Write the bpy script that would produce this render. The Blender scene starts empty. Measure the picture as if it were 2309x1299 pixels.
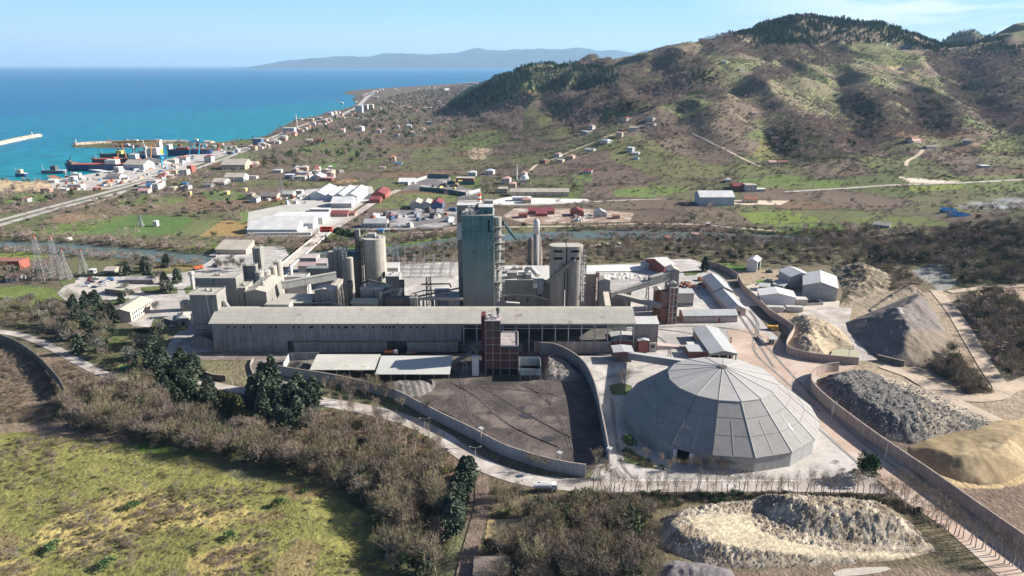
import bpy, math, random
import numpy as np
from mathutils import Vector, Matrix
random.seed(7); RNG = np.random.default_rng(7)
SC = bpy.context.scene; COL = SC.collection
F = 1620.0; CX, CY = 1154.5, 649.5; H = 150.0
PITCH = math.atan((CY-146.0)/F); CP, SP = math.cos(PITCH), math.sin(PITCH)
SUN_EL = math.radians(28); SUN_AZ = math.radians(80)      # clockwise from +Y
SUN = Vector((math.sin(SUN_AZ)*math.cos(SUN_EL), math.cos(SUN_AZ)*math.cos(SUN_EL), math.sin(SUN_EL)))

# ---------- photograph pixel (2309 x 1299) <-> world
def ray(px, py):
    u = (px-CX)/F; v = (CY-py)/F
    return Vector((u, CP + v*SP, -SP + v*CP))
def P(px, py, z=0.0):
    d = ray(px, py); t = (z-H)/d.z
    return Vector((d.x*t, d.y*t, z))
def PY(px, py, Y):
    d = ray(px, py); t = Y/d.y
    return Vector((d.x*t, Y, H+d.z*t))
def HZ(Y, py):                       # height at depth Y that shows at image row py
    d = ray(CX, py); return H + d.z*Y/d.y
def YZ(z, py):                       # depth at which height z shows at row py
    d = ray(CX, py); return (z-H)/d.z*d.y
def XAT(px, Y, z):
    return (px-CX)/F*(Y*CP-(z-H)*SP)
def proj(x, y, z):
    zc = y*CP-(z-H)*SP; yc = y*SP+(z-H)*CP
    return CX+F*x/zc, CY-F*yc/zc

# ---------- objects
def link(o, parent=None):
    COL.objects.link(o)
    if parent is not None: o.parent = parent
    return o
def tag(o, label=None, cat=None, group=None, kind=None):
    if label: o['label'] = label
    if cat: o['category'] = cat
    if group: o['group'] = group
    if kind: o['kind'] = kind
    return o
def thing(name, label, cat, loc=(0,0,0), rz=0.0, group=None):
    o = bpy.data.objects.new(name, None); o.empty_display_size = 1.0
    o.location = loc; o.rotation_euler = (0,0,rz); link(o)
    return tag(o, label, cat, group)
class MB:
    def __init__(s): s.v = []; s.f = []; s.m = []; s.cur = 0
    def add(s, vs, fs):
        b = len(s.v); s.v.extend([tuple(q) for q in vs])
        for f in fs: s.f.append(tuple(b+i for i in f)); s.m.append(s.cur)
        return s
    def box(s, x0, x1, y0, y1, z0, z1):
        vs = [(x0,y0,z0),(x1,y0,z0),(x1,y1,z0),(x0,y1,z0),(x0,y0,z1),(x1,y0,z1),(x1,y1,z1),(x0,y1,z1)]
        return s.add(vs, [(3,2,1,0),(4,5,6,7),(0,1,5,4),(1,2,6,5),(2,3,7,6),(3,0,4,7)])
    def prism(s, pts, z0, z1):
        n = len(pts)
        a = sum(pts[i][0]*pts[(i+1)%n][1]-pts[(i+1)%n][0]*pts[i][1] for i in range(n))
        if a < 0: pts = pts[::-1]
        g = lambda z, p: z(p) if callable(z) else z
        vs = [(p[0],p[1],g(z0,p)) for p in pts]+[(p[0],p[1],g(z1,p)) for p in pts]
        fs = [tuple(range(n-1,-1,-1)), tuple(range(n,2*n))]+[(i,(i+1)%n,n+(i+1)%n,n+i) for i in range(n)]
        return s.add(vs, fs)
    def sweep(s, prof, x0, x1, ax='x'):      # closed profile (a,z) swept along x or y
        n = len(prof)
        if ax == 'x':
            vs = [(x0,a,z) for a,z in prof]+[(x1,a,z) for a,z in prof]
            fs = [tuple(range(n-1,-1,-1)), tuple(range(n,2*n))]+[(i,(i+1)%n,n+(i+1)%n,n+i) for i in range(n)]
        else:
            vs = [(a,x0,z) for a,z in prof]+[(a,x1,z) for a,z in prof]
            fs = [tuple(range(n)), tuple(range(2*n-1,n-1,-1))]+[((i+1)%n,i,n+i,n+(i+1)%n) for i in range(n)]
        return s.add(vs, fs)
    def rings(s, rings, caps=True):          # rings: lists of equal length
        n = len(rings[0]); b = len(s.v)
        for r in rings: s.v.extend([tuple(q) for q in r])
        for k in range(len(rings)-1):
            for i in range(n):
                j = (i+1)%n; s.f.append((b+k*n+i,b+k*n+j,b+(k+1)*n+j,b+(k+1)*n+i)); s.m.append(s.cur)
        if caps:
            s.f.append(tuple(b+i for i in range(n-1,-1,-1))); s.m.append(s.cur)
            s.f.append(tuple(b+(len(rings)-1)*n+i for i in range(n))); s.m.append(s.cur)
        return s
    def lathe(s, cx, cy, prof, n=24, a0=0.0):   # prof: (r,z) from bottom to top
        return s.rings([[(cx+r*math.cos(a0+2*math.pi*i/n), cy+r*math.sin(a0+2*math.pi*i/n), z) for i in range(n)] for r,z in prof])
    def tube(s, p0, p1, r0, r1=None, n=5, caps=True):
        p0, p1 = Vector(p0), Vector(p1); r1 = r0 if r1 is None else r1
        d = (p1-p0).normalized(); a = d.orthogonal().normalized(); b = d.cross(a)
        R = lambda p, r: [p+(a*math.cos(2*math.pi*i/n)+b*math.sin(2*math.pi*i/n))*r for i in range(n)]
        return s.rings([R(p0,r0), R(p1,r1)], caps)
    def path(s, pts, r, n=6):
        for a,b in zip(pts[:-1], pts[1:]): s.tube(a,b,r,r,n)
        return s
    def beam(s, p0, p1, w, h):               # rectangular bar, h along the vertical-ish axis, p0-p1 centre line of its bottom
        p0, p1 = Vector(p0), Vector(p1); d = (p1-p0).normalized()
        side = d.cross(Vector((0,0,1)))
        side = side.normalized() if side.length > 1e-4 else Vector((1,0,0))
        up = side.cross(d).normalized()
        q = []
        for p in (p0,p1): q += [p-side*w/2, p+side*w/2, p+side*w/2+up*h, p-side*w/2+up*h]
        return s.add(q, [(0,1,2,3),(7,6,5,4),(1,0,4,5),(2,1,5,6),(3,2,6,7),(0,3,7,4)])
    def build(s, name, mat, parent=None, loc=None, smooth=False):
        me = bpy.data.meshes.new(name); me.from_pydata(s.v, [], s.f)
        for m in ([] if mat is None else mat if isinstance(mat,(list,tuple)) else [mat]): me.materials.append(m)
        if any(s.m): me.polygons.foreach_set('material_index', s.m)
        if smooth: me.polygons.foreach_set('use_smooth', [True]*len(me.polygons))
        me.update(); o = bpy.data.objects.new(name, me)
        if loc is not None: o.location = loc
        return link(o, parent)
def np_mesh(name, verts, faces, mat, col=None, smooth=False, parent=None):   # faces: (n,4) or (n,3) ints
    me = bpy.data.meshes.new(name); k = faces.shape[1]
    me.vertices.add(len(verts)); me.vertices.foreach_set('co', np.ascontiguousarray(verts, np.float32).ravel())
    me.loops.add(faces.size); me.loops.foreach_set('vertex_index', np.ascontiguousarray(faces, np.int32).ravel())
    me.polygons.add(len(faces)); me.polygons.foreach_set('loop_start', np.arange(0, faces.size, k, dtype=np.int32))
    if smooth: me.polygons.foreach_set('use_smooth', np.ones(len(faces), bool))
    me.update(calc_edges=True)
    if col is not None:
        a = me.color_attributes.new('Cover', 'FLOAT_COLOR', 'POINT')
        c4 = np.ones((len(verts),4), np.float32); c4[:,:3] = col; a.data.foreach_set('color', c4.ravel())
    if mat: me.materials.append(mat)
    o = bpy.data.objects.new(name, me); return link(o, parent)

# ---------- numpy noise
def _h(i, j, s):
    with np.errstate(over='ignore'):
        n = (i.astype(np.int64)*374761393 + j.astype(np.int64)*668265263 + s*974634777) & 0xffffffff
        n = ((n ^ (n >> 13))*1274126177) & 0xffffffff
        n = (n ^ (n >> 16)) & 0xffffffff
    return n/4294967295.0
def vnoise(x, y, s=0):
    i, j = np.floor(x), np.floor(y); u, v = x-i, y-j
    u = u*u*(3-2*u); v = v*v*(3-2*v)
    return (_h(i,j,s)*(1-u)+_h(i+1,j,s)*u)*(1-v)+(_h(i,j+1,s)*(1-u)+_h(i+1,j+1,s)*u)*v
def fbm(x, y, s=0, o=4, g=.5):
    r = 0; a = 1; t = 0
    for k in range(o): r = r+a*vnoise(x*2**k+17.3*k, y*2**k-9.1*k, s+k); t += a; a *= g
    return r/t
def sm(a, b, x):
    t = np.clip((x-a)/(b-a), 0, 1); return t*t*(3-2*t)
def pip(px, py, poly):
    ins = np.zeros(px.shape, bool); n = len(poly)
    xs = [p[0] for p in poly]; ys = [p[1] for p in poly]
    bb = (px >= min(xs)) & (px <= max(xs)) & (py >= min(ys)) & (py <= max(ys))
    if not bb.any(): return ins
    X, Y = px[bb], py[bb]; r = np.zeros(X.shape, bool)
    for i in range(n):
        x1, y1 = poly[i]; x2, y2 = poly[(i+1)%n]
        if y1 == y2: continue
        c = (y1 > Y) != (y2 > Y)
        r ^= c & (X < (x2-x1)*(Y-y1)/(y2-y1)+x1)
    ins[bb] = r; return ins
def dline(x, y, pts):                        # distance to a world polyline
    d = np.full(x.shape, 1e9)
    for (x1,y1),(x2,y2) in zip(pts[:-1], pts[1:]):
        dx, dy = x2-x1, y2-y1; L = dx*dx+dy*dy+1e-9
        t = np.clip(((x-x1)*dx+(y-y1)*dy)/L, 0, 1)
        d = np.minimum(d, np.hypot(x-x1-t*dx, y-y1-t*dy))
    return d

# ---------- materials
def M(name, col, rough=.85, var=.16, scale=.15, streak=0.0, lines=None, dust=None, spec=.25, metal=0.0, attr=False, bump=0.0, bscale=1.0):
    m = bpy.data.materials.new(name); m.use_nodes = True; T = m.node_tree; N = T.nodes; L = T.links
    b = N['Principled BSDF']; b.inputs['Roughness'].default_value = rough
    b.inputs['Specular IOR Level'].default_value = spec; b.inputs['Metallic'].default_value = metal
    tc = N.new('ShaderNodeTexCoord'); co = tc.outputs['Object']
    def mult(a, fac_socket, lo, hi):
        mr = N.new('ShaderNodeMapRange'); mr.inputs[1].default_value = .3; mr.inputs[2].default_value = .7
        mr.inputs[3].default_value = lo; mr.inputs[4].default_value = hi; L.new(fac_socket, mr.inputs[0])
        x = N.new('ShaderNodeVectorMath'); x.operation = 'SCALE'; L.new(a, x.inputs[0]); L.new(mr.outputs[0], x.inputs['Scale'])
        return x.outputs[0]
    if attr:
        at = N.new('ShaderNodeVertexColor'); at.layer_name = 'Cover'; c = at.outputs[0]
    else:
        rgb = N.new('ShaderNodeRGB'); rgb.outputs[0].default_value = (*col, 1); c = rgb.outputs[0]
    def noise(sc, det=4, vec=None, rg=.55):
        n = N.new('ShaderNodeTexNoise'); n.inputs['Scale'].default_value = sc; n.inputs['Detail'].default_value = det
        n.inputs['Roughness'].default_value = rg; L.new(vec or co, n.inputs['Vector']); return n.outputs['Fac']
    if var:
        c = mult(c, noise(scale), 1-var, 1+var)
        c = mult(c, noise(scale*9, 3), 1-var*.7, 1+var*.7)
    if streak:
        mp = N.new('ShaderNodeMapping'); mp.inputs['Scale'].default_value = (1,1,.06); L.new(co, mp.inputs[0])
        c = mult(c, noise(.9, 5, mp.outputs[0]), 1-streak, 1+streak*.5)
    if dust:                                  # patches of a second colour: (colour, scale, lo, hi)
        mr = N.new('ShaderNodeMapRange'); mr.inputs[1].default_value = dust[2]; mr.inputs[2].default_value = dust[3]
        L.new(noise(dust[1], 6, None, .65), mr.inputs[0])
        mx = N.new('ShaderNodeMix'); mx.data_type = 'RGBA'; L.new(mr.outputs[0], mx.inputs[0]); L.new(c, mx.inputs[6])
        mx.inputs[7].default_value = (*dust[0], 1); c = mx.outputs[2]
    if lines:                                 # seams: list of (axis, period, width share, factor)
        sx = N.new('ShaderNodeSeparateXYZ'); L.new(co, sx.inputs[0])
        for ax, per, wd, fac in lines:
            d = N.new('ShaderNodeMath'); d.operation = 'DIVIDE'; L.new(sx.outputs['xyz'.index(ax)], d.inputs[0]); d.inputs[1].default_value = per
            fr = N.new('ShaderNodeMath'); fr.operation = 'FRACT'; L.new(d.outputs[0], fr.inputs[0])
            lt = N.new('ShaderNodeMath'); lt.operation = 'LESS_THAN'; L.new(fr.outputs[0], lt.inputs[0]); lt.inputs[1].default_value = wd
            k = N.new('ShaderNodeMapRange'); L.new(lt.outputs[0], k.inputs[0]); k.inputs[3].default_value = 1; k.inputs[4].default_value = fac
            x = N.new('ShaderNodeVectorMath'); x.operation = 'SCALE'; L.new(c, x.inputs[0]); L.new(k.outputs[0], x.inputs['Scale']); c = x.outputs[0]
    L.new(c, b.inputs['Base Color'])
    if bump:
        bp = N.new('ShaderNodeBump'); bp.inputs['Strength'].default_value = bump; bp.inputs['Distance'].default_value = bscale
        L.new(noise(1.2/bscale, 5), bp.inputs['Height']); L.new(bp.outputs[0], b.inputs['Normal'])
    return m

# ---------- camera, sun, sky
cam = bpy.data.cameras.new('Camera'); camo = bpy.data.objects.new('Camera', cam); COL.objects.link(camo)
cam.sensor_width = 36; cam.lens = F/2309*36; cam.clip_start = 5; cam.clip_end = 400000
camo.location = (0,0,H); camo.rotation_euler = (math.pi/2-PITCH, 0, 0); SC.camera = camo
sl = bpy.data.lights.new('Sun', 'SUN'); sl.energy = 4.8; sl.angle = math.radians(.53); sl.color = (1,.95,.87)
so = bpy.data.objects.new('Sun', sl); COL.objects.link(so); so.rotation_euler = (-SUN).to_track_quat('-Z','Y').to_euler(); so.location = (0,0,400)
W = bpy.data.worlds.new('World'); SC.world = W; W.use_nodes = True
T = W.node_tree; bg = T.nodes['Background']
sky = T.nodes.new('ShaderNodeTexSky'); sky.sky_type = 'NISHITA'; sky.sun_disc = False
sky.sun_elevation = SUN_EL; sky.sun_rotation = SUN_AZ; sky.altitude = 0; sky.air_density = 1.0; sky.dust_density = .6; sky.ozone_density = 1.5
bg.inputs[1].default_value = .05
# thin cirrus: streaked noise in sky direction
tc = T.nodes.new('ShaderNodeTexCoord'); mp = T.nodes.new('ShaderNodeMapping'); mp.inputs['Scale'].default_value = (2.2,2.2,16); mp.inputs['Rotation'].default_value = (.12,.10,0)
T.links.new(tc.outputs['Generated'], mp.inputs[0])
nz = T.nodes.new('ShaderNodeTexNoise'); nz.inputs['Scale'].default_value = 1.6; nz.inputs['Detail'].default_value = 7; nz.inputs['Roughness'].default_value = .62
T.links.new(mp.outputs[0], nz.inputs['Vector'])
mr = T.nodes.new('ShaderNodeMapRange'); mr.inputs[1].default_value = .47; mr.inputs[2].default_value = .60; T.links.new(nz.outputs['Fac'], mr.inputs[0])
sx = T.nodes.new('ShaderNodeSeparateXYZ'); T.links.new(tc.outputs['Generated'], sx.inputs[0])
mz = T.nodes.new('ShaderNodeMapRange'); mz.inputs[1].default_value = .22; mz.inputs[2].default_value = .52; T.links.new(sx.outputs[0], mz.inputs[0])
mm = T.nodes.new('ShaderNodeMath'); mm.operation = 'MULTIPLY'; T.links.new(mr.outputs[0], mm.inputs[0]); T.links.new(mz.outputs[0], mm.inputs[1])
# low sky: pale at the horizon, clear blue above, deeper overhead
def _vm(lo, hi, a, b):
    n = T.nodes.new('ShaderNodeMapRange'); n.interpolation_type = 'SMOOTHSTEP'
    for k, v in zip((1,2,3,4), (lo,hi,a,b)): n.inputs[k].default_value = v
    T.links.new(sx.outputs[2], n.inputs[0]); return n.outputs[0]
def _mix(f, a, b):
    n = T.nodes.new('ShaderNodeMix'); n.data_type = 'RGBA'
    if hasattr(f,'is_output'): T.links.new(f, n.inputs[0])
    else: n.inputs[0].default_value = f
    for k, v in ((6,a),(7,b)):
        if isinstance(v, tuple): n.inputs[k].default_value = (*v,1)
        else: T.links.new(v, n.inputs[k])
    return n
low = _mix(_vm(-.01,.085,0,1), (6.2,7.1,7.7), (3.1,5.9,8.0)).outputs[2]
dn = T.nodes.new('ShaderNodeVectorMath'); dn.operation = 'MULTIPLY'; dn.inputs[1].default_value = (.38,.54,.88); T.links.new(sky.outputs[0], dn.inputs[0])
col = _mix(_vm(.10,.26,0,1), low, dn.outputs[0]).outputs[2]
cl = _mix(mm.outputs[0], col, (9.4,9.3,9.2)).outputs[2]
T.links.new(cl, bg.inputs[0])
SC.view_settings.view_transform = 'Standard'; SC.view_settings.look = 'None'; SC.view_settings.exposure = 1.38; SC.view_settings.gamma = 1
SC.cycles.max_bounces = 5; SC.cycles.diffuse_bounces = 3; SC.cycles.volume_bounces = 0; SC.cycles.transparent_max_bounces = 6
# ================= TERRAIN =================
NT, NY = 940, 640
ts = np.linspace(-1.08, 1.08, NT); ys = 105*np.exp(np.linspace(0, math.log(7600/105), NY))
TT, YY = np.meshgrid(ts, ys); XX = TT*YY                      # (NY,NT)
PX0, PY0 = proj(XX, YY, 0*XX)                                  # where the flat plain shows
def flatY(py): return YZ(0.0, py)
LV = {  # image row : {column : depth}
 440: {}, 
 400: {1000:None,1100:1000,1200:980,1300:970,1400:960,1500:950,1600:945,1700:935,1850:930,2000:925,2150:930,2300:940},
 350: {1000:None,1100:1240,1200:1180,1300:1130,1400:1100,1500:1075,1600:1060,1700:1040,1850:1020,2000:1030,2150:1040,2300:1050},
 300: {1000:1690,1100:1580,1200:1430,1300:1320,1400:1230,1500:1200,1600:1180,1700:1150,1850:1150,2000:1170,2150:1190,2300:1200},
 250: {1000:2480,1100:2050,1200:1750,1300:1520,1400:1380,1500:1330,1600:1300,1700:1290,1850:1330,2000:1350,2150:1400,2300:1400},
 200: {1070:2350,1100:2250,1200:2050,1300:1850,1400:1650,1500:1540,1600:1500,1700:1500,1850:1560,2000:1590,2150:1640,2300:1600},
 150: {1160:2370,1200:2320,1300:2120,1400:1950,1500:1800,1600:1700,1700:1730,1850:1800,2000:1850,2150:1900,2300:1800},
 100: {1500:2000,1590:1900,1700:1980,1850:2060,2000:2080,2100:2250,2200:2150,2300:2020},
}
SKY = [(1000,246,2600),(1030,232,2550),(1060,213,2480),(1110,188,2400),(1160,160,2380),(1200,150,2380),(1255,154,2350),(1290,151,2320),(1340,147,2250),
 (1400,139,2100),(1470,114,2000),(1500,103,2000),(1590,90,2000),(1640,81,2050),(1690,57,2200),(1761,41,2250),(1854,37,2300),(1931,45,2300),(2008,55,2300),
 (2054,72,2300),(2100,95,2300),(2150,95,2300),(2217,84,2250),(2254,64,2250),(2309,47,2250),(2500,34,2250),(2750,60,2250)]
S3 = [(PY(a,b,c), b) for a,b,c in SKY]; st = np.array([p.x/p.y for p,_ in S3])
sY = np.interp(ts, st, [p.y for p,_ in S3]); sZ = np.interp(ts, st, [p.z for p,_ in S3]); sR = np.interp(ts, st, [r for _,r in S3])
keysY, keysZ, ok = [], [], []
for r in (440,400,350,300,250,200,150,100):
    tab = LV[r]; fy = flatY(r)
    if not tab: keysY.append(np.full(NT, fy)); keysZ.append(np.zeros(NT)); ok.append(np.ones(NT,bool)); continue
    pts = [PY(c, r, (fy if d is None else d)) for c,d in tab.items()]; tt = [p.x/p.y for p in pts]
    keysY.append(np.interp(ts, tt, [p.y for p in pts])); keysZ.append(np.maximum(0,np.interp(ts, tt, [p.z for p in pts])))
    ok.append((sR < r-10) & (ts > tt[0]-.01))
ZH = np.zeros_like(XX)
for i in range(NT):
    ky = [0.]; kz = [0.]
    for a,b,c in zip(keysY, keysZ, ok):
        if c[i] and a[i] > ky[-1]+10 and a[i] < sY[i]-25: ky.append(a[i]); kz.append(b[i])
    ky += [sY[i], sY[i]+260, sY[i]+900, sY[i]+2600, 9000]; kz += [sZ[i], sZ[i]-18, sZ[i]*.55, 0, 0]
    ZH[:,i] = np.interp(ys, ky, np.maximum(kz, 0))
t0 = (965-CX)/F; t1 = (1040-CX)/F
ZH *= sm(t0*.965, t1*.965, TT)
def blur(a, s, ax):
    r = int(3*s); k = np.exp(-.5*(np.arange(-r,r+1)/s)**2); k /= k.sum()
    pad = [(0,0),(0,0)]; pad[ax] = (r,r); b = np.pad(a, pad, mode='edge')
    return sum(k[j]*np.take(b, range(j, j+a.shape[ax]), axis=ax) for j in range(2*r+1))
ZH = blur(blur(ZH, 7, 1), 4, 0)
def bump(px, py, Y, sx, sy, top=None):
    p = PY(px, py, Y); return (top or p.z)*np.exp(-.5*(((XX-p.x)/sx)**2+((YY-p.y)/sy)**2))
ZH = np.maximum(ZH, bump(1328,126,3050,75,160)); ZH = np.maximum(ZH, bump(2185,76,3300,150,250)); ZH = np.maximum(ZH, bump(1410,122,3300,120,200)*.9)
# gullies and spurs on the hillside (image columns/rows with depth)
for pts, wd, dp in [([(1655,190,1540),(1700,250,1330),(1735,310,1160),(1760,370,1020)],42,26),
                    ([(1880,150,1800),(1890,220,1500),(1935,290,1220),(1985,345,1060)],42,30),
                    ([(2010,150,1850),(2060,220,1510),(2105,290,1220),(2150,330,1110)],40,26),
                    ([(2160,140,1920),(2200,210,1560),(2260,280,1280),(2300,340,1090)],50,30),
                    ([(1480,130,1900),(1500,200,1540),(1530,260,1300),(1560,320,1130)],45,20),
                    ([(1690,100,1980),(1730,140,1800),(1790,165,1720),(1850,180,1660)],50,22),
                    ([(1250,190,2000),(1290,250,1600),(1330,300,1330)],50,16),
                    ([(1100,250,2050),(1160,290,1600),(1200,330,1250)],45,8)]:
    w = [PY(*q) for q in pts]; d = dline(XX, YY, [(q.x,q.y) for q in w])
    ZH -= .6*dp*np.exp(-(d/wd)**2)*sm(5,50,ZH)
k = sm(8,90,ZH)
ZH += k*(26*(fbm(XX/300,YY/330,3,2)-.5)+20*(.5-np.abs(fbm(XX/95,YY/170,11,2)-.5)*3.2)+9*(fbm(XX/35,YY/45,21,3)-.5))
ZH = np.maximum(ZH, 0)
# wooded rise beside the quarry
cx, cy = 475, 565
sx_ = np.where(XX < cx, 78, 260); sy_ = np.where(YY < cy, 52, 95)
ZQ = 33*np.exp(-.5*(((XX-cx)/sx_)**2+((YY-cy)/sy_)**2)); ZQ = np.where(ZQ < 1.5, ZQ*ZQ/1.5*.6, ZQ)
ZQ *= sm(.05,1,fbm(XX/60,YY/60,31,3)+.55)
ZG = np.maximum(ZH, ZQ)
# gentle unevenness of the meadows and thickets in front
near = [(-600,965),(170,985),(300,1005),(470,1045),(690,1085),(760,1130),(960,1090),(1000,1120),(1030,1240),(1030,1420),(-600,1420)]
mN = blur(blur(pip(PX0,PY0,near).astype(float),6,1),6,0)
ZG += mN*(3.0*(fbm(XX/28,YY/28,41,3)-.55))
mW = blur(blur(pip(PX0,PY0,[(-600,800),(0,800),(120,850),(260,900),(420,960),(620,985),(720,960),(850,1010),(980,1100),(1000,1299),(820,1299),(690,1085),(470,1045),(300,1005),(0,965),(-600,960)]).astype(float),5,1),5,0)
ZG -= mW*2.5
# sea bed, harbour and river
COAST = [(-900,403),(0,403),(60,407),(112,405),(122,399),(160,398),(205,391),(240,387),(262,382),(300,377),(335,369),(365,361),(400,352),(440,345),(466,338),(440,326),
 (270,331),(165,330),(162,326),(270,319),(480,320),(560,312),(606,303),(625,291),(652,277),(668,268),(714,262),(740,252),(771,249),(800,237),(805,229),(797,226),(794,220),(809,220),
 (800,214),(782,211),(773,209),(783,205),(837,200),(900,196),(1000,190),(1080,184),(1200,176),(1300,170)]
SEA = COAST+[(1300,151),(-900,151)]
inS = pip(PX0, PY0, SEA) | (PY0 < 166)
cw = [(q.x,q.y) for q in (P(a,b) for a,b in COAST)]
dC = dline(XX, YY, cw); tolC = 6+YY*.004
ZG = np.where(inS & (ZH < 6), -2.6-4*sm(0,1,dC/tolC), ZG-1.2*(1-sm(0,3,dC/tolC)))
RIVER = [(-300,553),(0,552),(150,560),(300,571),(420,583),(560,587),(680,580),(800,572),(930,560),(1000,549),(1060,541),(1130,536),(1250,531),(1400,528),(1550,531),(1700,536),(1830,541)]
rw = [(q.x,q.y) for q in (P(a,b,-1.2) for a,b in RIVER)]
RW = 13.0
dR = dline(XX, YY, rw)
ZG = np.where(dR < 40, np.minimum(ZG, -3.2+3.2*sm(RW-4, RW+7, dR)), ZG)
PXA, PYA = proj(XX, YY, ZG)
_lt = math.log(7600/105)/(NY-1); _dt = (ts[1]-ts[0])
def gz(x, y):                                   # terrain height at world x, y (scalars or arrays)
    x = np.asarray(x, float); y = np.asarray(y, float)
    a = np.clip((x/y-ts[0])/_dt, 0, NT-1.001); b = np.clip(np.log(np.maximum(y,105.1)/105)/_lt, 0, NY-1.001)
    i, j = a.astype(int), b.astype(int); u, v = a-i, b-j
    r = (ZG[j,i]*(1-u)+ZG[j,i+1]*u)*(1-v)+(ZG[j+1,i]*(1-u)+ZG[j+1,i+1]*u)*v
    return float(r) if r.ndim == 0 else r
def G(px, py):                                  # where the pixel's ray meets the terrain
    d = ray(px, py); prev = None
    Y = 120.0
    while Y < 7000:
        z = H+d.z*Y/d.y; x = d.x*Y/d.y; e = z-gz(x, Y)
        if e <= 0:
            if prev is None: break
            lo, hi = prev, Y
            for _ in range(14):
                m = (lo+hi)/2
                if H+d.z*m/d.y-gz(d.x*m/d.y, m) <= 0: hi = m
                else: lo = m
            Y = hi; x = d.x*Y/d.y; return Vector((x, Y, gz(x, Y)))
        prev = Y; Y *= 1.006
    return P(px, py)
# ---- land cover
def c3(*a): return np.array(a)
n1 = fbm(XX/90,YY/90,51,4); n2 = fbm(XX/22,YY/22,61,4); n3 = fbm(XX/400,YY/400,71,3); n4 = fbm(XX/6,YY/6,81,3)
def mix(a, b, t): return a*(1-t[...,None])+b*t[...,None]
SCRUB, OLIVE, GREEN, DARK, STRAW, SOIL = c3(.140,.106,.080), c3(.122,.124,.060), c3(.100,.130,.042), c3(.070,.064,.045), c3(.33,.25,.105), c3(.235,.150,.090)
cov = mix(np.broadcast_to(SCRUB, XX.shape+(3,)).copy(), np.broadcast_to(OLIVE, XX.shape+(3,)), sm(.42,.62,n1*.6+n2*.4))
# field parcels: warped jittered cells on the plain and the lower slopes
pxw, pyw = XX+18*(n2-.5)+.35*YY*0, YY+18*(n1-.5)
cs = 95.0; gi, gj = np.floor(pxw/cs), np.floor(pyw/(cs*.8)); best = np.full(XX.shape,1e9); sec = best.copy(); idv = np.zeros(XX.shape)
for a in (-1,0,1):
    for b in (-1,0,1):
        ii, jj = gi+a, gj+b
        qx = (ii+.15+.7*_h(ii,jj,5))*cs; qy = (jj+.15+.7*_h(ii,jj,6))*cs*.8
        dd = np.hypot(pxw-qx, pyw-qy); m = dd < best
        sec = np.where(m, best, np.minimum(sec, dd)); idv = np.where(m, _h(ii,jj,7), idv); best = np.where(m, dd, best)
edge = sec-best
plain = sm(560,640,YY)*(1-sm(85,150,ZG))*(1-sm(2600,3600,YY))
pc = np.where((idv<.30)[...,None], SCRUB, np.where((idv<.55)[...,None], OLIVE*.95, np.where((idv<.72)[...,None], (OLIVE+GREEN)/2, np.where((idv<.80)[...,None], GREEN*.9, np.where((idv<.9)[...,None], SCRUB*.8, SOIL*.7)))))
cov = mix(cov, pc*(.75+.5*n2[...,None]), plain*.75)
cov = mix(cov, np.broadcast_to(DARK*.9, cov.shape), plain*(edge<5)*.6)
# contour rows of the hazel orchards on the slopes
hz = sm(6,25,ZG)*(1-sm(130,190,ZG))
cov = mix(cov, cov*.62, hz*.55*(np.sin(ZG*1.9+5*n2)>.25))
cov = mix(cov, np.broadcast_to(OLIVE*1.05, cov.shape), hz*sm(.52,.68,n3*.5+n1*.5)*.7)
cov = mix(cov, np.broadcast_to(c3(.115,.088,.075), cov.shape), sm(2300,3400,YY)*.5*(1-sm(100,140,ZG)))
cov = cov*(1+.42*sm(5,40,ZH))[...,None]
wx = (n2-.5)*2; wy = (fbm(XX/15,YY/15,91,3)-.5)*2
pxs = F/np.maximum(YY*CP-(ZG-H)*SP,50)
def wide(q): return [(a+260 if a >= 2300 else a-220 if a <= 0 else a, b) for a,b in q]     # carry on past the picture's sides
def paint(poly, col, amt=1.0, warp=4.0, mod=.35):
    global cov
    qx = PXA+wx*warp*pxs; qy = PYA+wy*warp*pxs*.35
    m = pip(qx, qy, wide(poly))
    if m.any():
        f = (1-mod)+2*mod*n4[m]*.6+2*mod*.4*n2[m]
        cov[m] = cov[m]*(1-amt)+np.array(col)*amt*f[:,None]
MEADOW = (.178,.172,.056)
paint([(-500,900),(0,770),(150,800),(290,870),(420,960),(300,1000),(180,985),(0,965),(-500,965)], (.20,.150,.105), 1, 4)
paint([(-500,965),(0,968),(180,985),(300,1010),(480,1050),(545,1085),(700,1085),(760,1110),(850,1170),(890,1299),(900,1500),(-500,1500)], MEADOW, 1, 5, .45)
for q in ([(80,1215),(160,1150),(270,1105),(345,1100),(400,1120),(500,1150),(440,1185),(300,1205),(180,1235)],[(150,1230),(230,1205),(240,1235),(160,1260)],[(0,1290),(60,1255),(110,1265),(60,1310),(0,1330)],[(400,1260),(560,1215),(590,1240),(500,1299),(400,1310)],[(420,1175),(560,1140),(560,1160),(470,1200)]):
    paint(q, (.33,.26,.10), .8, 5, .4)
for q in ([(520,1180),(620,1145),(640,1165),(560,1190)],[(400,1150),(435,1147),(435,1155),(402,1158)],[(600,1290),(690,1215),(740,1230),(720,1310),(600,1320)],[(620,1100),(760,1080),(780,1110),(660,1125)],[(0,1240),(30,1200),(60,1210),(20,1260)],[(460,1245),(540,1230),(520,1270),(450,1275)]):
    paint(q, (.19,.12,.075), .55, 4, .4)
paint([(255,1010),(320,1000),(420,1015),(480,1020),(470,1032),(300,1022)], (.10,.17,.03), .9, 3)
paint([(700,920),(880,945),(1000,1010),(1060,1050),(1000,1110),(900,1080),(760,1090),(560,1010),(640,980)], (.150,.100,.070), .9, 4)
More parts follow.
